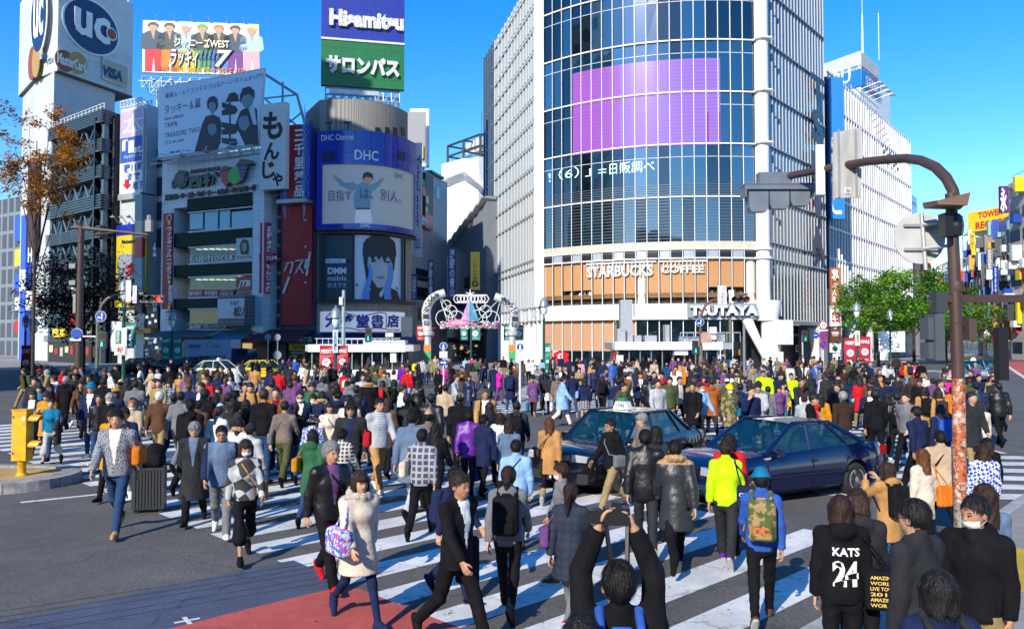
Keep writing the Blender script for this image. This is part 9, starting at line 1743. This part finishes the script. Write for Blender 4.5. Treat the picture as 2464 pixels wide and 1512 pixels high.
CROWD='''
444 1536 m176 8 sk j:marl/white j:denim tan walk A:orange,F2004
467 1530 m174 20 cn s:navy t:lightgrey white hold F1880
425 1534 f160 0 ln c:mustard j:black black walk2
376 1477 m175 5 sk j:black*/charcoal j:denim white pocket F1745
344 1435 m176 5 sk+n:teal j:navy/white j:denim white stand
306 1429 f165 15 sk b:brown/black j:black black walk S:olive
195 1495 f160 10 sn s:teal k:lightgrey black walk2 L:charcoal,F1746
180 1464 f160 10 bn c:mustard j:denim black phone
125 1462 f160 15 qn c:navy/white j:black black walk A:burgundy
191 1437 f158 5 lk j:burgundy j:black black stroll M
150 1441 f160 10 bk c:teal j:black black stand
144 1420 f158 0 qk j:charcoal j:black black stroll2 M
246 1412 m170 185 cg k:black t:black black walk
209 1406 m172 -80 sk h:white j:denim white walk
94 1379 m170 -85 sk j:olive t:khaki brown walk B:olive
157 1385 f158 -70 sn+t:red j:olive t:khaki black phone
185 1385 m170 -75 sg j:khaki t:grey black phone
281 1377 m172 60 sk j:black j:black black walk2
309 1376 f160 -60 sn j:slate j:black black walk
334 1407 f160 10 sn j:navy j:black black walk
310 1412 f160 170 ln c:brown j:black black stroll
387 1419 m174 175 sk b:black t:black black walk
415 1474 m168 10 ig j:black t:black black walk2 M
436 1459 f158 0 bk+t:mustard c:navy s:black black walk
500 1497 f160 5 so k:beige j:black black walk2 M
507 1426 m178 180 sk c:grey t:black black walk
476 1415 f160 170 lk c:black j:black black stroll2
452 1421 m168 180 dk j:charcoal t:black black stroll
417 1390 f160 -50 sk s:white t:brown black walk
397 1381 f162 -80 sn+h:brown j:brown j:black black walk
570 1379 f162 -40 sk l:beige j:black black walk
595 1380 f160 -30 sk l:lightgrey j:black black walk2 T:yellow
634 1371 m172 0 sk j:black j:black black walk M
597 1470 m168 185 cw b:brown t:khaki black walk
650 1477 m176 180 sk c:navy j:navy brown walk2 B:charcoal,F1735
637 1425 f160 0 lk j:plaid j:black black walk
740 1502 m174 170 sk p:brown t:khaki black walk F1800
714 1497 m172 175 sk j:black t:black black walk2 B:black
815 1524 f158 165 pn j:white j:denim black walk
731 1582 m168 12 ig l:charcoal/slate t:black black walk2 G,F1964
832 1595 m172 18 sk v:slate/navy t:grey white walk G,F2011
921 1645 f163 25 bn s:geometric k:black black walk2 M,S:tan,F2105
937 1592 m168 160 sk+n:charcoal c:lightgrey t:khaki black stroll F1945
895 1566 f157 170 lk u:white j:denim black stroll2 F1890
920 1497 f160 175 lk j:black j:denim black walk A:pink
870 1500 f160 170 lk c:charcoal j:black black walk2 A:cream
990 1459 m182 175 sn s:black j:denim brown stand
1066 1504 m175 178 sk s:taupe t:olive black walk S:grey,F1816
1174 1557 f160 170 sk+h:spotted k:snow j:denim black stroll F1880
1171 1610 f160 175 lk k:green j:denim black walk2 A:mustard,F1965
1236 1657 m176 40 cg j:black*/plum t:black red walk2 S:black,F2205
1235 1505 f160 20 bk s:cream t:brown black walk S:charcoal
1127 1466 m173 10 sk b:navy/white t:black black walk M,G
1175 1475 f160 8 bk j:charcoal/white j:black black walk2 M
1037 1451 m174 10 sk j:rust/burgundy j:black black stroll
940 1432 m174 15 sk c:tan j:black black phone B:black
969 1456 f158 160 sk+h:plaid j:beige j:black black stroll2
880 1465 f160 190 sk+h:black c:black j:black black stroll
852 1474 m172 150 sk j:charcoal t:black black walk
807 1472 f160 170 lk c:lightblue j:black black walk2
820 1444 f160 10 bn c:brown j:black black stroll
766 1460 m174 165 ck c:black t:black black walk
760 1434 m174 -30 sk b:navy/white t:black black walk2
707 1414 f160 160 ba j:grey j:black black walk
675 1469 m172 175 sk b:grey t:grey black walk
1087 1431 f160 175 cn c:plum j:black black walk2
1020 1426 m172 178 sk c:taupe t:black black stroll
1180 1432 m172 -20 sk k:green j:black black phone
1207 1466 f160 175 lk u:navy j:black black stroll
1107 1512 f158 185 pn j:black j:denim black walk
1262 1440 m172 175 sk j:navy j:black black walk2
1265 1462 m172 -165 sk+n:black h:navy j:black black stroll2
814 1367 m172 170 sk j:black t:olive black walk S:slate
835 1372 m172 -60 sk j:black* j:navy black walk2
890 1360 f162 110 sk c:lightgrey t:burgundy black walk A:white
684 1375 m172 -60 sk v:lightgrey j:denim black walk
720 1380 f158 -30 bn j:navy s:black black stand
1052 1371 f160 150 bk k:olive s:black brown walk B:black
1072 1368 f160 160 bk k:navy s:tan brown walk2 B:navy
1137 1362 f160 -20 lk j:white j:black black walk
1149 1367 f160 120 bn k:beige s:white white walk2 S:grey
1106 1342 m172 10 sk j:blue j:denim black stand M
1187 1362 m172 -80 sk j:olive t:black black walk A:slate
1205 1370 f162 10 qn c:black/white j:black blue walk
1242 1362 m172 -110 sk j:black t:charcoal black walk2 B:black
1141 1346 m168 0 sg+a:khaki j:khaki t:black black stand
1420 1491 m180 32 sk j:lightgrey/striped t:tan white walk2 T:white,F1847
1317 1505 m174 5 bk j:charcoal/navy j:black black pocket G,A:red
1280 1607 f158 165 uk c:check s:red black walk F1955
1544 1541 m174 165 sk c:slate j:lightgrey black walk F1941
1581 1610 m170 170 sk j:plaid t:black black walk2 M,A:cream,F2011
1632 1586 f160 165 lk j:black j:black black walk A:purple,F1945
1757 1540 f160 178 ck p:purple* j:black black walk F1855
1726 1474 m174 178 sk+a:khaki j:black t:black black stroll
1607 1537 m166 180 dk j:taupe t:black black stand
1616 1476 m175 176 sk p:black* j:black black walk2
1526 1479 m174 170 ck j:black t:black black walk B:charcoal
1452 1492 f162 170 qn c:brown j:black black stroll
1565 1425 f160 175 lk p:black* j:black orange walk
1527 1379 m172 160 io s:red j:lightblue black stand
1512 1360 m174 -20 sk c:purple t:black black stroll
1707 1402 m178 70 cn s:lightgrey j:blue brown walk
1760 1405 f156 0 lk q:navy* j:denim black walk2
1820 1459 m174 5 sa c:tan/white j:navy black walk B:black
1835 1507 f160 175 lk j:black j:black black stroll2
1812 1555 f158 150 uk c:navy j:black black stroll T:blue,F1860
1875 1547 f160 165 bn p:white j:black black ear F1855
1662 1369 f160 150 sn k:magenta j:black black walk T:yellow
1645 1382 f160 -15 bn c:black j:black black walk2
1807 1362 m174 100 in j:navy j:denim brown walk2 T:white
1730 1371 m170 20 sk c:brown j:black black phone
1695 1365 f160 60 bk c:black s:black black walk A:red
1777 1375 f158 170 bk c:taupe t:black black stand T:white
1760 1345 m174 0 sk j:charcoal j:charcoal black pocket
1745 1340 f160 10 ln k:lightblue j:denim black stand
1770 1338 f158 0 bk j:magenta j:black black stand M
1787 1344 m170 -40 sn j:green j:black black phone
1632 1332 m174 10 sk b:beige t:beige brown pocket
1581 1342 m174 170 sk j:lightgrey j:navy black stand
1600 1350 f158 175 bk j:grey j:denim black stand S:khaki
1560 1345 m172 160 sk j:charcoal j:black black stroll B:yellow
1561 1371 m172 190 sk j:black* j:black black stand
1540 1385 m170 5 sk j:black* j:black black walk
1477 1421 f160 170 bk j:green j:denim black stroll M,B:black
1432 1426 f158 165 bk k:olive j:black black phone B:red
1384 1410 m172 -175 sk u:black t:black black stroll
1320 1417 m170 170 sk k:grey t:black black walk
1305 1396 f160 165 bk h:red t:khaki white walk2 B:cream
1336 1445 m175 175 sk j:navy t:navy black walk
1350 1371 f160 170 cn j:black j:black black walk S:charcoal
1377 1362 f160 160 ba c:tan j:black black stand
1400 1357 m172 180 sw+a:cream k:olive t:black black walk2
1430 1366 m172 0 ck c:rust t:black black walk
1441 1391 m172 15 in j:grey j:black black walk2
1457 1395 f158 -20 bk c:cream j:black black walk
1414 1384 m172 -60 ik k:olive t:black black walk
1475 1386 f158 150 bn j:white s:black black walk2 A:beige
1292 1357 m172 160 sk j:navy t:khaki white walk B:denim
1307 1362 f160 -120 qk j:black/white j:black black walk2 A:tan
1312 1482 m172 -20 ik j:cream j:black black walk G
1530 1346 f160 10 bn c:charcoal s:black black stand
1857 1355 f162 100 ba c:beige j:black black stroll
1852 1367 m172 -170 sk l:navy t:black black walk
1872 1380 f158 60 ig p:magenta t:plum black ear
2060 1565 f163 170 qa c:tan s:brown khaki walk2 S:brown,boot,F1885
1909 1572 f160 178 bn s:slate j:denim black stroll A:navy,F1925
1937 1505 m175 172 sk j:charcoal t:black black walk B:black,F1800
1935 1650 m168 178 sk j:lightblue j:denim black stand S:black,F2060
2295 1570 m171 -60 sk h:black t:khaki navy walk S:grey,G,F1915
2412 1550 m170 -75 ig j:taupe t:black black stroll G,F1880
2420 1612 m175 172 sk p:black* j:charcoal white walk F2085
2460 1597 f162 175 bk j:charcoal j:black black stand
2100 1374 m172 5 dk j:black/white t:black black walk
2120 1371 m172 5 sk j:black/beige t:black black walk2
2149 1374 f160 10 sk+n:grey j:black j:black black walk
2172 1376 f160 -10 bk c:khaki j:black black cross M
2225 1375 m175 20 ik p:navy* j:navy white stroll S:orange
2272 1377 m174 10 sk j:slate/navy j:navy black phone
2295 1354 m172 -170 ig p:blue* j:navy black stand
2281 1349 m174 40 sk h:lightgrey j:blue black stand
2260 1351 m172 0 sk j:navy j:black black stand
2240 1356 f160 170 lk j:charcoal j:black black stand B:black
2219 1340 f160 20 bk j:plaid s:black black phone
2160 1339 m174 30 sk s:black j:denim black phone
2180 1351 f158 160 bn j:pink s:cream black stand
2195 1346 f160 150 ln c:navy j:black black stand
2219 1362 f160 5 ln c:tan j:black black stand
1997 1345 f158 10 ln+n:white c:white s:white tan stand
1982 1347 f158 -10 ln j:white s:black black stand
1959 1350 f158 160 ln j:brown j:denim black stand T:yellow
2032 1346 f156 170 bk j:lightblue j:black black stand
1929 1366 m172 -10 sk j:olive/burgundy t:black black stand A:orange
1915 1387 m174 170 sk c:navy j:denim white walk2 B:navy
2000 1404 f160 172 pk u:plum t:darkbrown brown walk T:teal
2047 1400 f160 176 uk j:charcoal s:white brown walk2 T:mustard
2034 1380 m172 -100 sk j:navy j:black black stand B:black
2090 1406 f158 170 ig q:taupe t:grey black walk T:white
2107 1411 m170 100 sk c:lightblue t:white brown walk T:brown,G
2147 1392 m174 -175 sk s:navy j:denim brown walk
2192 1415 f160 172 qk j:navy s:plaid black stand A:lightblue,Lbeige
2259 1406 f160 165 bn j:charcoal t:black black walk B:black
2320 1417 m172 190 ck j:navy t:black black stroll S:slate
2335 1434 m171 40 sk k:olive t:black black stroll2
2345 1396 m172 -170 in c:rust t:black black walk
2357 1391 f160 60 bn c:white s:white black walk2 A:black
2401 1392 m174 0 sk b:navy/white t:black black phone
2420 1397 f160 165 la j:navy j:denim black stroll A:grey
2437 1407 m176 160 sk p:black* j:denim black stand
2450 1392 m172 20 sk j:navy j:black black walk
2424 1375 m172 0 sk j:lightblue j:black black stand
2387 1377 f160 170 lk c:charcoal j:black black stand
2336 1357 m172 170 sk j:black j:black black stand
2357 1362 m172 170 sk h:lightgrey j:black black stand B:lightgrey
2367 1360 m172 175 sk h:grey j:black black stand
2457 1345 m172 10 sk j:charcoal t:black black stand
2497 1433 f160 176 ck q:black* j:black black walk
2546 1411 m176 15 sn s:black/lightgrey t:black grey walk
2599 1433 m176 -30 sk c:black t:black black walk2 B:black
2669 1420 m172 172 sn k:rust t:charcoal black walk
2735 1442 m168 20 sk+n:yellow k:camo j:blue black stand M,S:teal
2775 1438 m172 150 sk j:navy j:navy black walk B:navy
2814 1447 m175 15 sk c:navy t:black black ear
2845 1429 m174 -175 sk c:grey t:black black stand S:charcoal
2880 1447 k160 170 sk j:grey j:brown orange stand S:orange
2860 1389 m172 0 sk j:lime j:black black stand
2885 1396 m172 170 sk j:lime j:black black stand
2966 1398 m172 5 sk j:lime j:black black stand2
2922 1396 m172 20 sk p:navy j:black black phone
2933 1436 k150 10 sk h:rainbow j:teal black stand S:yellow
3001 1416 m175 25 sn c:charcoal/burgundy t:black black stroll
3045 1477 m172 40 ik h:black/red j:black black walk S:lightgrey
3016 1480 f158 160 un j:lightgrey j:black black walk2
3027 1453 f158 -170 bn c:white j:black black stroll
2480 1392 m174 20 sk+a:black s:red j:black black stand
2528 1387 f160 175 bo j:white j:denim black stand
2473 1431 f158 0 bk j:white j:black black walk
2627 1436 m170 25 sk j:lightblue t:khaki black walk2 M
2585 1414 f160 170 lk c:charcoal j:black black walk
2634 1409 f158 20 bn c:red j:black black walk2
2728 1420 f160 -170 sn+a:white k:olive j:denim black stroll
2783 1411 f160 5 bk j:grey j:black black stand
2810 1425 m172 165 sk j:slate t:black black walk
2763 1392 m172 -20 sk h:white j:black black walk
2746 1376 m172 0 sk j:charcoal j:black black stand2
2720 1385 f160 175 uk c:plum s:black black walk A:mustard
2676 1374 f160 165 bn j:charcoal j:black black stand
2651 1387 m172 175 sk j:navy/green t:black black stroll
2653 1365 m172 185 sk j:olive t:black black stand
2568 1359 f158 170 bk j:pink j:denim black stand B:white
2581 1374 m172 175 ik j:orange t:black black stand
2612 1380 m172 190 sk h:navy j:black black stroll
2500 1361 m172 170 dk j:denim j:black black stand
2543 1339 m172 10 sk j:charcoal j:black black stand M
2697 1345 m172 -40 sk+a:darkbrown c:olive t:black black stand
2715 1347 f160 10 ln c:beige j:black black stand
2733 1337 f160 0 bk j:white s:black black stand
2752 1334 m174 160 sk j:lightgrey j:denim black stand
2774 1359 f160 15 lk j:black j:denim black walk S:tan
2821 1365 f160 0 lk c:khaki j:black black walk
2847 1378 f160 170 ln c:grey j:black black walk
2878 1356 m172 0 ig j:charcoal t:black black walk
2915 1339 m170 -60 ig l:grey t:black black walk
2933 1354 m168 180 sg+h:beige j:tan t:black black stand
2962 1365 f158 165 bn c:white j:black black walk2
3001 1359 m174 30 sk b:charcoal/white t:black black walk
3010 1332 m172 0 sk b:black/white t:black black stand
3045 1337 f158 10 bn c:beige j:black black stand
3054 1361 m174 20 sk j:blue/lightblue j:denim black walk2
3032 1363 f160 -10 ln c:white s:black black walk
3041 1396 f160 175 bn h:charcoal j:black black walk
3163 1469 m172 178 cg j:darkbrown j:lightblue black walk
3078 1473 f160 178 lk j:mustard t:brown black walk2 A:spotted
3287 1488 f163 170 sa c:cream j:black black walk2 A:cream,F1745
3364 1471 m177 165 sk j:black* j:charcoal white stride B:black*,F1738
3443 1524 m168 -160 sk b:navy t:black black walk
3463 1451 f162 176 bk c:tan j:black black stand B:black
3522 1460 f162 170 bn c:tan j:black black walk B:darkbrown
3531 1515 f160 175 lk j:navy j:denim black stroll B:blue
3529 1616 m172 172 sk c:beige t:black white walk S:black,F2010
3401 1471 m174 -60 sk j:grey j:black black walk2
3267 1447 m174 -30 sk j:navy/white j:black black phone
3284 1462 m172 170 ck j:black j:black black stroll
3326 1469 f160 175 lk c:brown j:black black walk2
3137 1425 m174 172 sk p:black j:black black walk
3104 1400 m172 175 sk p:charcoal j:black black stand
3185 1416 f158 170 bk c:navy j:black black walk
3227 1409 m174 165 sk b:charcoal t:black black walk S:lightblue
3144 1414 f158 170 bn+a:pink j:olive j:black black walk2
3276 1409 f160 -175 bn j:grey j:black black walk
3298 1405 m168 20 sn j:navy/mustard j:black black stand
3328 1418 m172 172 ck h:navy/orange j:black black stroll2
3342 1403 f158 160 bk j:lightgrey j:black black walk
3240 1381 m172 170 sk l:black t:black black walk
3262 1361 m172 100 ig b:navy t:black black walk2
3214 1374 f160 15 lk j:yellow/white j:black black walk
3192 1356 f160 20 bn+n:white c:beige j:black black stand
3159 1352 m172 175 sk j:black j:black black stand
3117 1387 m172 170 sk j:black/white t:black black walk2
3073 1354 m174 30 sk j:blue t:black black stroll
3315 1356 f160 60 bk j:white s:black black walk2
3361 1332 m172 170 sk p:charcoal j:black black stand
3408 1352 m174 172 sn j:mustard j:lightblue black walk B:navy
3454 1354 m174 180 sk j:black j:black black walk2
3465 1400 m168 172 sg+h:khaki c:cream t:khaki black walk S:brown
3449 1418 m172 -40 in j:black j:black black walk
3419 1411 f162 165 qa c:darkbrown j:black black walk2
3500 1420 f160 -20 ln c:charcoal j:black black walk
3518 1422 m174 40 sk j:charcoal/white j:black black walk2
3540 1378 f160 165 lk j:slate j:black black walk S:black
3551 1365 f158 -20 bk c:charcoal j:black black walk
3564 1409 f158 165 bn+h:cream c:magenta j:black black stroll
3570 1370 f160 20 qn c:pink j:black black walk2
3573 1447 f158 170 bk j:orange j:black black walk
3636 1416 f160 175 bn k:olive j:black black walk
3667 1403 m172 0 sk j:navy j:black black walk
3658 1361 m170 -40 ig j:plum j:black black walk2
3663 1433 m175 172 sk+n:navy p:navy* j:black black stroll
3672 1503 f163 -20 qn c:cream j:black black walk T:red,F1770
3704 1643 f160 175 qn+a:black c:black j:black black stroll2 F1990
3688 1665 f160 172 bn c:houndstooth j:black black stand F2080
3729 1414 m172 175 dk j:charcoal t:black black walk
3745 1434 m174 170 sk p:black* j:black black walk2
3696 1813 f160 178 ln s:slate j:black black stand
3435 1876 m173 -150 sk j:charcoal t:black black stand G
3660 1860 m170 -50 sk h:black t:khaki black stand2 M
3522 2140 f160 175 bk j:navy j:black black stand B:charcoal
3152 1857 f161 168 bn h:black j:black black stand R:black
3217 1835 f161 160 bn h:charcoal j:black black phone A:floral
3331 1734 f163 -165 ln k:tan j:black black reach B:black,F2190
3461 1683 f162 -165 la c:cream j:black white stand R:orange,F2090
2853 1761 k163 165 sk+n:teal j:blue j:black brown walk2 B:camo,F2338
2720 1652 f162 160 sn j:lime t:charcoal purple walk R:navy,F2112
2533 1649 f164 175 sk u:charcoal* j:black black stride2 boot,F2135
2735 1625 f160 160 bk j:red j:black black stand
2318 2096 m172 178 sk j:black j:charcoal black photo B:blue
2182 2300 f160 175 bk j:black j:black black stand
2136 1813 f159 160 pn c:tartan s:charcoal red walk A:plum,Lgrey,F2346
2112 1738 m165 -80 cn j:grey j:black brown stroll M,F2190
1905 1749 f162 172 pn h:grey j:black black walk B:black,F2300
1712 1770 m171 50 sn b:black/white t:black black walk L:black,F2420
1700 1750 k150 60 sk b:navy t:navy black walk2 B:navy,F2245
1345 1762 f160 35 ln u:cream* s:plaid navy walk Q:floral,Lnavy,F2340
905 1345 m172 150 sk j:charcoal j:black black stand
960 1344 m172 20 sk j:black t:black black stand
1010 1346 f160 -30 bk c:charcoal j:black black stand
1060 1345 m172 30 sk j:navy j:black black walk
1085 1340 f160 0 ln c:plum j:black black stand
640 1345 m170 60 sk j:black t:black black stand
700 1346 f160 40 bk c:charcoal j:black black walk
540 1350 m170 -60 sk j:charcoal t:black black stand
'''
LEAD={'444 1536':'orange strap','2318 2096':'photographer'}
for i,l in enumerate([x for x in CROWD.strip().split('\n') if x.strip()]): person(l,i)
def spots(n=175):
    rr=random.Random(31); pos=[(r['x'],r['y']) for r in PEOPLE]; out=[]
    tries=0
    while len(out)<n and tries<16000:
        tries+=1; u=rr.uniform(60,2400); Y=16+46*rr.random()**.8; x=X(u,Y)
        if 900<u<1480 and 22<Y<56: continue
        if u<400 and Y<19: continue
        if u<1000 and Y>41: continue
        if u>2150 and Y>34: continue
        if abs(x-4)<5.2 and 13<Y<21.5: continue
        if any((x-a)**2+((Y-b_)*.8)**2<.36 for a,b_ in pos): continue
        pos.append((x,Y)); out.append((x,Y))
    return sorted(out,key=lambda p:p[1])
SPOTS=spots(); NEAR=max(0,299-len(PEOPLE)-2)
for i,(x,y) in enumerate(SPOTS[:NEAR]):
    rr=random.Random(500+i); sx=rr.choice('mf'); person('%d %d %s%d %d %s %s:%s %s:%s black %s'%(9000+i,1,sx,173 if sx=='m' else 160,rr.choice((5,10,165,172,180)),rr.choice(('lk','bn','qn','ln','bk')) if sx=='f' else rr.choice(('sk','ck','sn')),rr.choice('jcphk'),rr.choice(('navy','olive','burgundy','slate','brown','black','beige','plum','rust','khaki')),rr.choice('tj'),rr.choice(('charcoal','denim','black')),rr.choice(('walk','walk2','stroll','stroll2'))),700+i,(x,y,0))
def near(r,k): return sorted((q for q in PEOPLE if q is not r),key=lambda q:(q['x']-r['x'])**2+((q['y']-r['y'])*.8)**2)[:k]
LAND=[((4.0,40),'before the curved tower'),]
def settle(items,base):
    """labels: the look first; where two look alike, whom they stand beside"""
    from collections import Counter
    cnt=Counter(base(i) for i in items); used=set()
    for i in items:
        b=base(i); l=b
        if cnt[b]>1 or b in used:
            r=i[2] if isinstance(i,tuple) else i
            if not isinstance(i,tuple): b='%s, %s'%(r['segs'][0],r['segs'][3]) if len(r['segs'][0].split())<8 else r['segs'][0]
            for q in near(r,14):
                dy=q['y']-r['y']; rel='behind' if dy<-.9 else ('in front of' if dy>.9 else 'beside'); l='%s %s the %s'%(b,rel,q['short'])
                if l not in used and len(l.split())<=16 and q['short']!=r.get('short'): break
        used.add(l); (i[0] if isinstance(i,tuple) else i['o'])['label']=' '.join(l.replace(',',' ,').split()).replace(' ,',',')
def pb(r):
    l=r['segs'][0]
    for q in r['segs'][1:]:
        if q and len(l.split())+len(q.split())<=14: l+=', '+q
    return l
settle(PEOPLE,pb)
settle(BAGS,lambda i:'%s of the %s with %s'%(i[1],i[2]['core'].replace(' long ',' long '),i[2]['hw']))
from mathutils.bvhtree import BVHTree
def decal(o,parent,words,rect,axis,m,bold=.03,curve=None):
    """printing laid onto the cloth or bag itself: letters dropped onto its surface"""
    me=o.data; bv=BVHTree.FromPolygons([v.co for v in me.vertices],[tuple(p.vertices) for p in me.polygons]); b=MB()
    if curve: curve(b)
    else: b.text(words,*rect,0,0,bold=bold)
    out=[]
    for x,y,z in b.v:
        if axis=='back': h=bv.ray_cast(Vector((-x,.6,z)),Vector((0,-1,0))); q=h[0]+Vector((0,.004,0)) if h[0] else Vector((-x,.17,z))
        elif axis=='front': h=bv.ray_cast(Vector((x,-.6,z)),Vector((0,1,0))); q=h[0]-Vector((0,.004,0)) if h[0] else Vector((x,-.15,z))
        else: h=bv.ray_cast(Vector((-.7,-x,z)),Vector((1,0,0))); q=h[0]-Vector((.004,0,0)) if h[0] else Vector((-.32,-x,z))
        out.append(tuple(q))
    b.v=out; return b.build('printed_mark',m,parent)
def who(k): return next(r for r in PEOPLE if r['key']==k)
r=who('3152 1857'); decal(r['top'],r['top'],'KATS',(-.09,.13,1.24,1.31),'back',PW); decal(r['top'],r['top'],'24',(-.09,.12,.99,1.2),'back',PW,.05)
r=who('2853 1761'); g_=r['bags'][0][0]; decal(g_,g_,'DC',(-.09,.07,1.04,1.13),'back',mat('print_orange_red',(.6,.1,.02),.5),.06)
r=who('2720 1652'); g_=r['bags'][0][0]; decal(g_,g_,'COACH',(.19,.38,.96,1.01),'back',PW,.02)
r=who('3045 1477'); 
for k in range(5): decal(r['top'],r['top'],'',None,'front',PW,curve=lambda b,k=k: b.add([(x,0,z) for z in (1.12+k*.035,1.135+k*.035) for x in (-.02,.0,.02,.04,.06,.08)],[(i,i+1,i+7,i+6) for i in range(5)]))
r=who('2546 1411'); decal(r['top'],r['top'],'PRIDE',(-.1,.1,1.27,1.31),'front',PW,.02) if 0 else None
for k in ('2860 1389','2966 1398'): r=who(k); decal(r['top'],r['top'],'umbro',(.03,.13,1.08,1.13),'front',BLK,.02)
r=who('3152 1857'); g_=r['bags'][0][0]
for k,w in enumerate(('AMAZING','WORLD','LIVE TOUR','2015','AMAZING','WORLD')): decal(g_,g_,w,(.19,.38,1.08-k*.045,1.11-k*.045),'back',mat('print_gold',(.6,.38,.05),.4,.3),.02)
# the two drivers, the suitcase and the camera
def driver(o,line,la,off):
    t=person(line,999,(0,0,0)); m=Matrix.Translation(o.location)@Matrix.Rotation(o.rotation_euler.z,4,'Z')@Matrix.Translation(off)@Matrix.Rotation(R(90),4,'Z'); s=t.scale[0]; t.location=m.translation; t.rotation_euler=(0,0,o.rotation_euler.z+R(90)); t['label']=la; del t['group']
    PEOPLE.pop()
driver(taxi,'0 0 m168 0 sk+a:navy b:charcoal/white t:black black sit M','taxi driver in white mask and dark cap behind the windscreen',Vector((.12,-.36,-.42)))
driver(sedan,'0 0 m168 0 bk j:black/white t:black black sit','car driver in white collar and dark jacket behind the blue sedan windscreen',Vector((.12,-.36,-.45)))
p=Vector((X(365*1.0,14.2),14.2,0)); t=thing('suitcase','big black ribbed suitcase with dark bags heaped on its handle','suitcase',p,R(15)); b=MB(); b.box(-.26,.26,-.16,.16,.07,.78)
for i in range(9): b.box(-.23+i*.05,-.20+i*.05,-.175,-.16,.1,.75)
b.build('shell',mat('suitcase_graphite',(.045,.047,.05),.35,var=.1),t); b=MB(); b.tube([(-.12,.1,.78),(-.12,.1,1.16),(.12,.1,1.16),(.12,.1,.78)],.012,6); b.build('pull_handle',STEEL,t); b=MB()
for x in (-.2,.2):
    for y in (-.1,.1): b.lathe([(.035,-.015),(.035,.015)],(x,y,.035),10,0,'y')
b.build('wheel',RUBBER,t)
g=SDF((-.4,-.4,.7),(.4,.4,1.3),.018); g.rbox((0,.02,.9),(.24,.15,.12),.08); g.ell((.08,.05,1.05),(.16,.14,.14)); g.ell((-.16,-.1,.84),(.14,.1,.08)); V,F=g.net(); o=bpy.data.objects.new('travel_bag',np_mesh('travel_bag',V,F,1)); COL.objects.link(o); o.data.materials[0]=cloth('black'); o.location=p; tag(o,'soft black travel bag heaped on top of the ribbed suitcase','bag')
q=next(r for r in PEOPLE if 'camera' in r['full']); J=skel('photo','m'); s=q['o'].scale[0]; t=thing('camera','black camera with side screen held up by the man in black jacket','camera',(q['x'],q['y'],0),R(178)); t.scale=(s,)*3; c=(J['Wr']+J['Wl'])/2+(J['dr']+J['dl'])*.04
b=MB(); b.box(c[0]-.07,c[0]+.07,c[1]-.035,c[1]+.03,c[2]-.045,c[2]+.045); b.prism([(c[0]-.03,c[2]+.045),(c[0]+.03,c[2]+.045),(c[0]+.018,c[2]+.075),(c[0]-.018,c[2]+.075)],c[1]-.03,c[1]+.02); b.build('camera_body',BLK,t); b=MB(); b.lathe([(.034,0),(.036,.06),(.04,.09)],(c[0],c[1]-.13,c[2]),16,0,'y'); b.build('lens',BLK,t); b=MB(); b.box(c[0]+.075,c[0]+.16,c[1]+.025,c[1]+.035,c[2]-.035,c[2]+.035); b.build('flip_screen',BLK,t); b=MB(); b.tube([(c[0]-.06,c[1],c[2]),(c[0]-.05,c[1]+.06,c[2]-.25),(c[0],c[1]+.07,c[2]-.42),(c[0]+.03,c[1]+.05,c[2]-.25),(c[0]+.06,c[1],c[2])],.014,5); b.build('strap',BLK,t)

def crowd_mass():
    """the rest of the throng, more than one could name: one object"""
    rr=random.Random(31); pal=['black','charcoal','navy','grey','brown','tan','beige','olive','slate','white','red','plum','denim','khaki','lightgrey','darkbrown']; mats=[cloth(c) for c in pal]+SKIN[:1]+[cloth('black'),LIP,EYE,BROW,hairm('k'),hairm('n'),hairm('a'),SOLE]
    K=len(pal); pos=[(r['x'],r['y']) for r in PEOPLE]; VV=[];FF=[];MM=[];off=0; made=0; tries=0
    for x,Y in SPOTS[NEAR:]:
        sex=rr.choice('mmfff'); pose=rr.choice(('walk','walk2','stroll','stroll2','stand','phone')); rz=R(rr.choice((0,5,15,-20,160,170,175,180,190,-60,60,110))); s=(1.8 if sex=='m' else 1.68)*(1+rr.uniform(-.04,.04))/1.72
        tc=rr.choice((0,0,0,1,1,2,2,3,4,5,6,7,8,9,10,11,13,14,15)); bc=rr.choice((0,0,1,2,12,13)); hm=K+5+rr.choice((0,0,0,1,1,2)); c,sn=math.cos(rz)*s,math.sin(rz)*s
        for me,mp in ((body(sex,pose,2),(K,K,K+2,K+3,K+4)),(top(rr.choice('jcphs'),sex,pose,2,''),(tc,tc,tc)),(bottom('j',sex,pose,2),(bc,)),(shoes(sex,pose,2),(0,K+8)),(hair(rr.choice('lbpq' if sex=='f' else 'ssc'),sex,pose,2),(hm,))):
            V=np.empty(len(me.vertices)*3,f4); me.vertices.foreach_get('co',V); V=V.reshape(-1,3); F=np.empty(len(me.loops),np.int32); me.loops.foreach_get('vertex_index',F); mi=np.empty(len(me.polygons),np.int32); me.polygons.foreach_get('material_index',mi)
            VV.append(np.stack([V[:,0]*c-V[:,1]*sn+x,V[:,0]*sn+V[:,1]*c+Y,V[:,2]*s],1)); FF.append(F.reshape(-1,4)+off); MM.append(np.array(mp)[mi]); off+=len(V)
    me=np_mesh('crowd',np.concatenate(VV),np.concatenate(FF),0,None)
    for m in mats: me.materials.append(m)
    me.polygons.foreach_set('material_index',np.concatenate(MM).astype(np.int32)); o=bpy.data.objects.new('crowd',me); COL.objects.link(o); tag(o,'the rest of the packed crowd filling the crossing between the nearer people','crowd',None,'stuff')
crowd_mass()
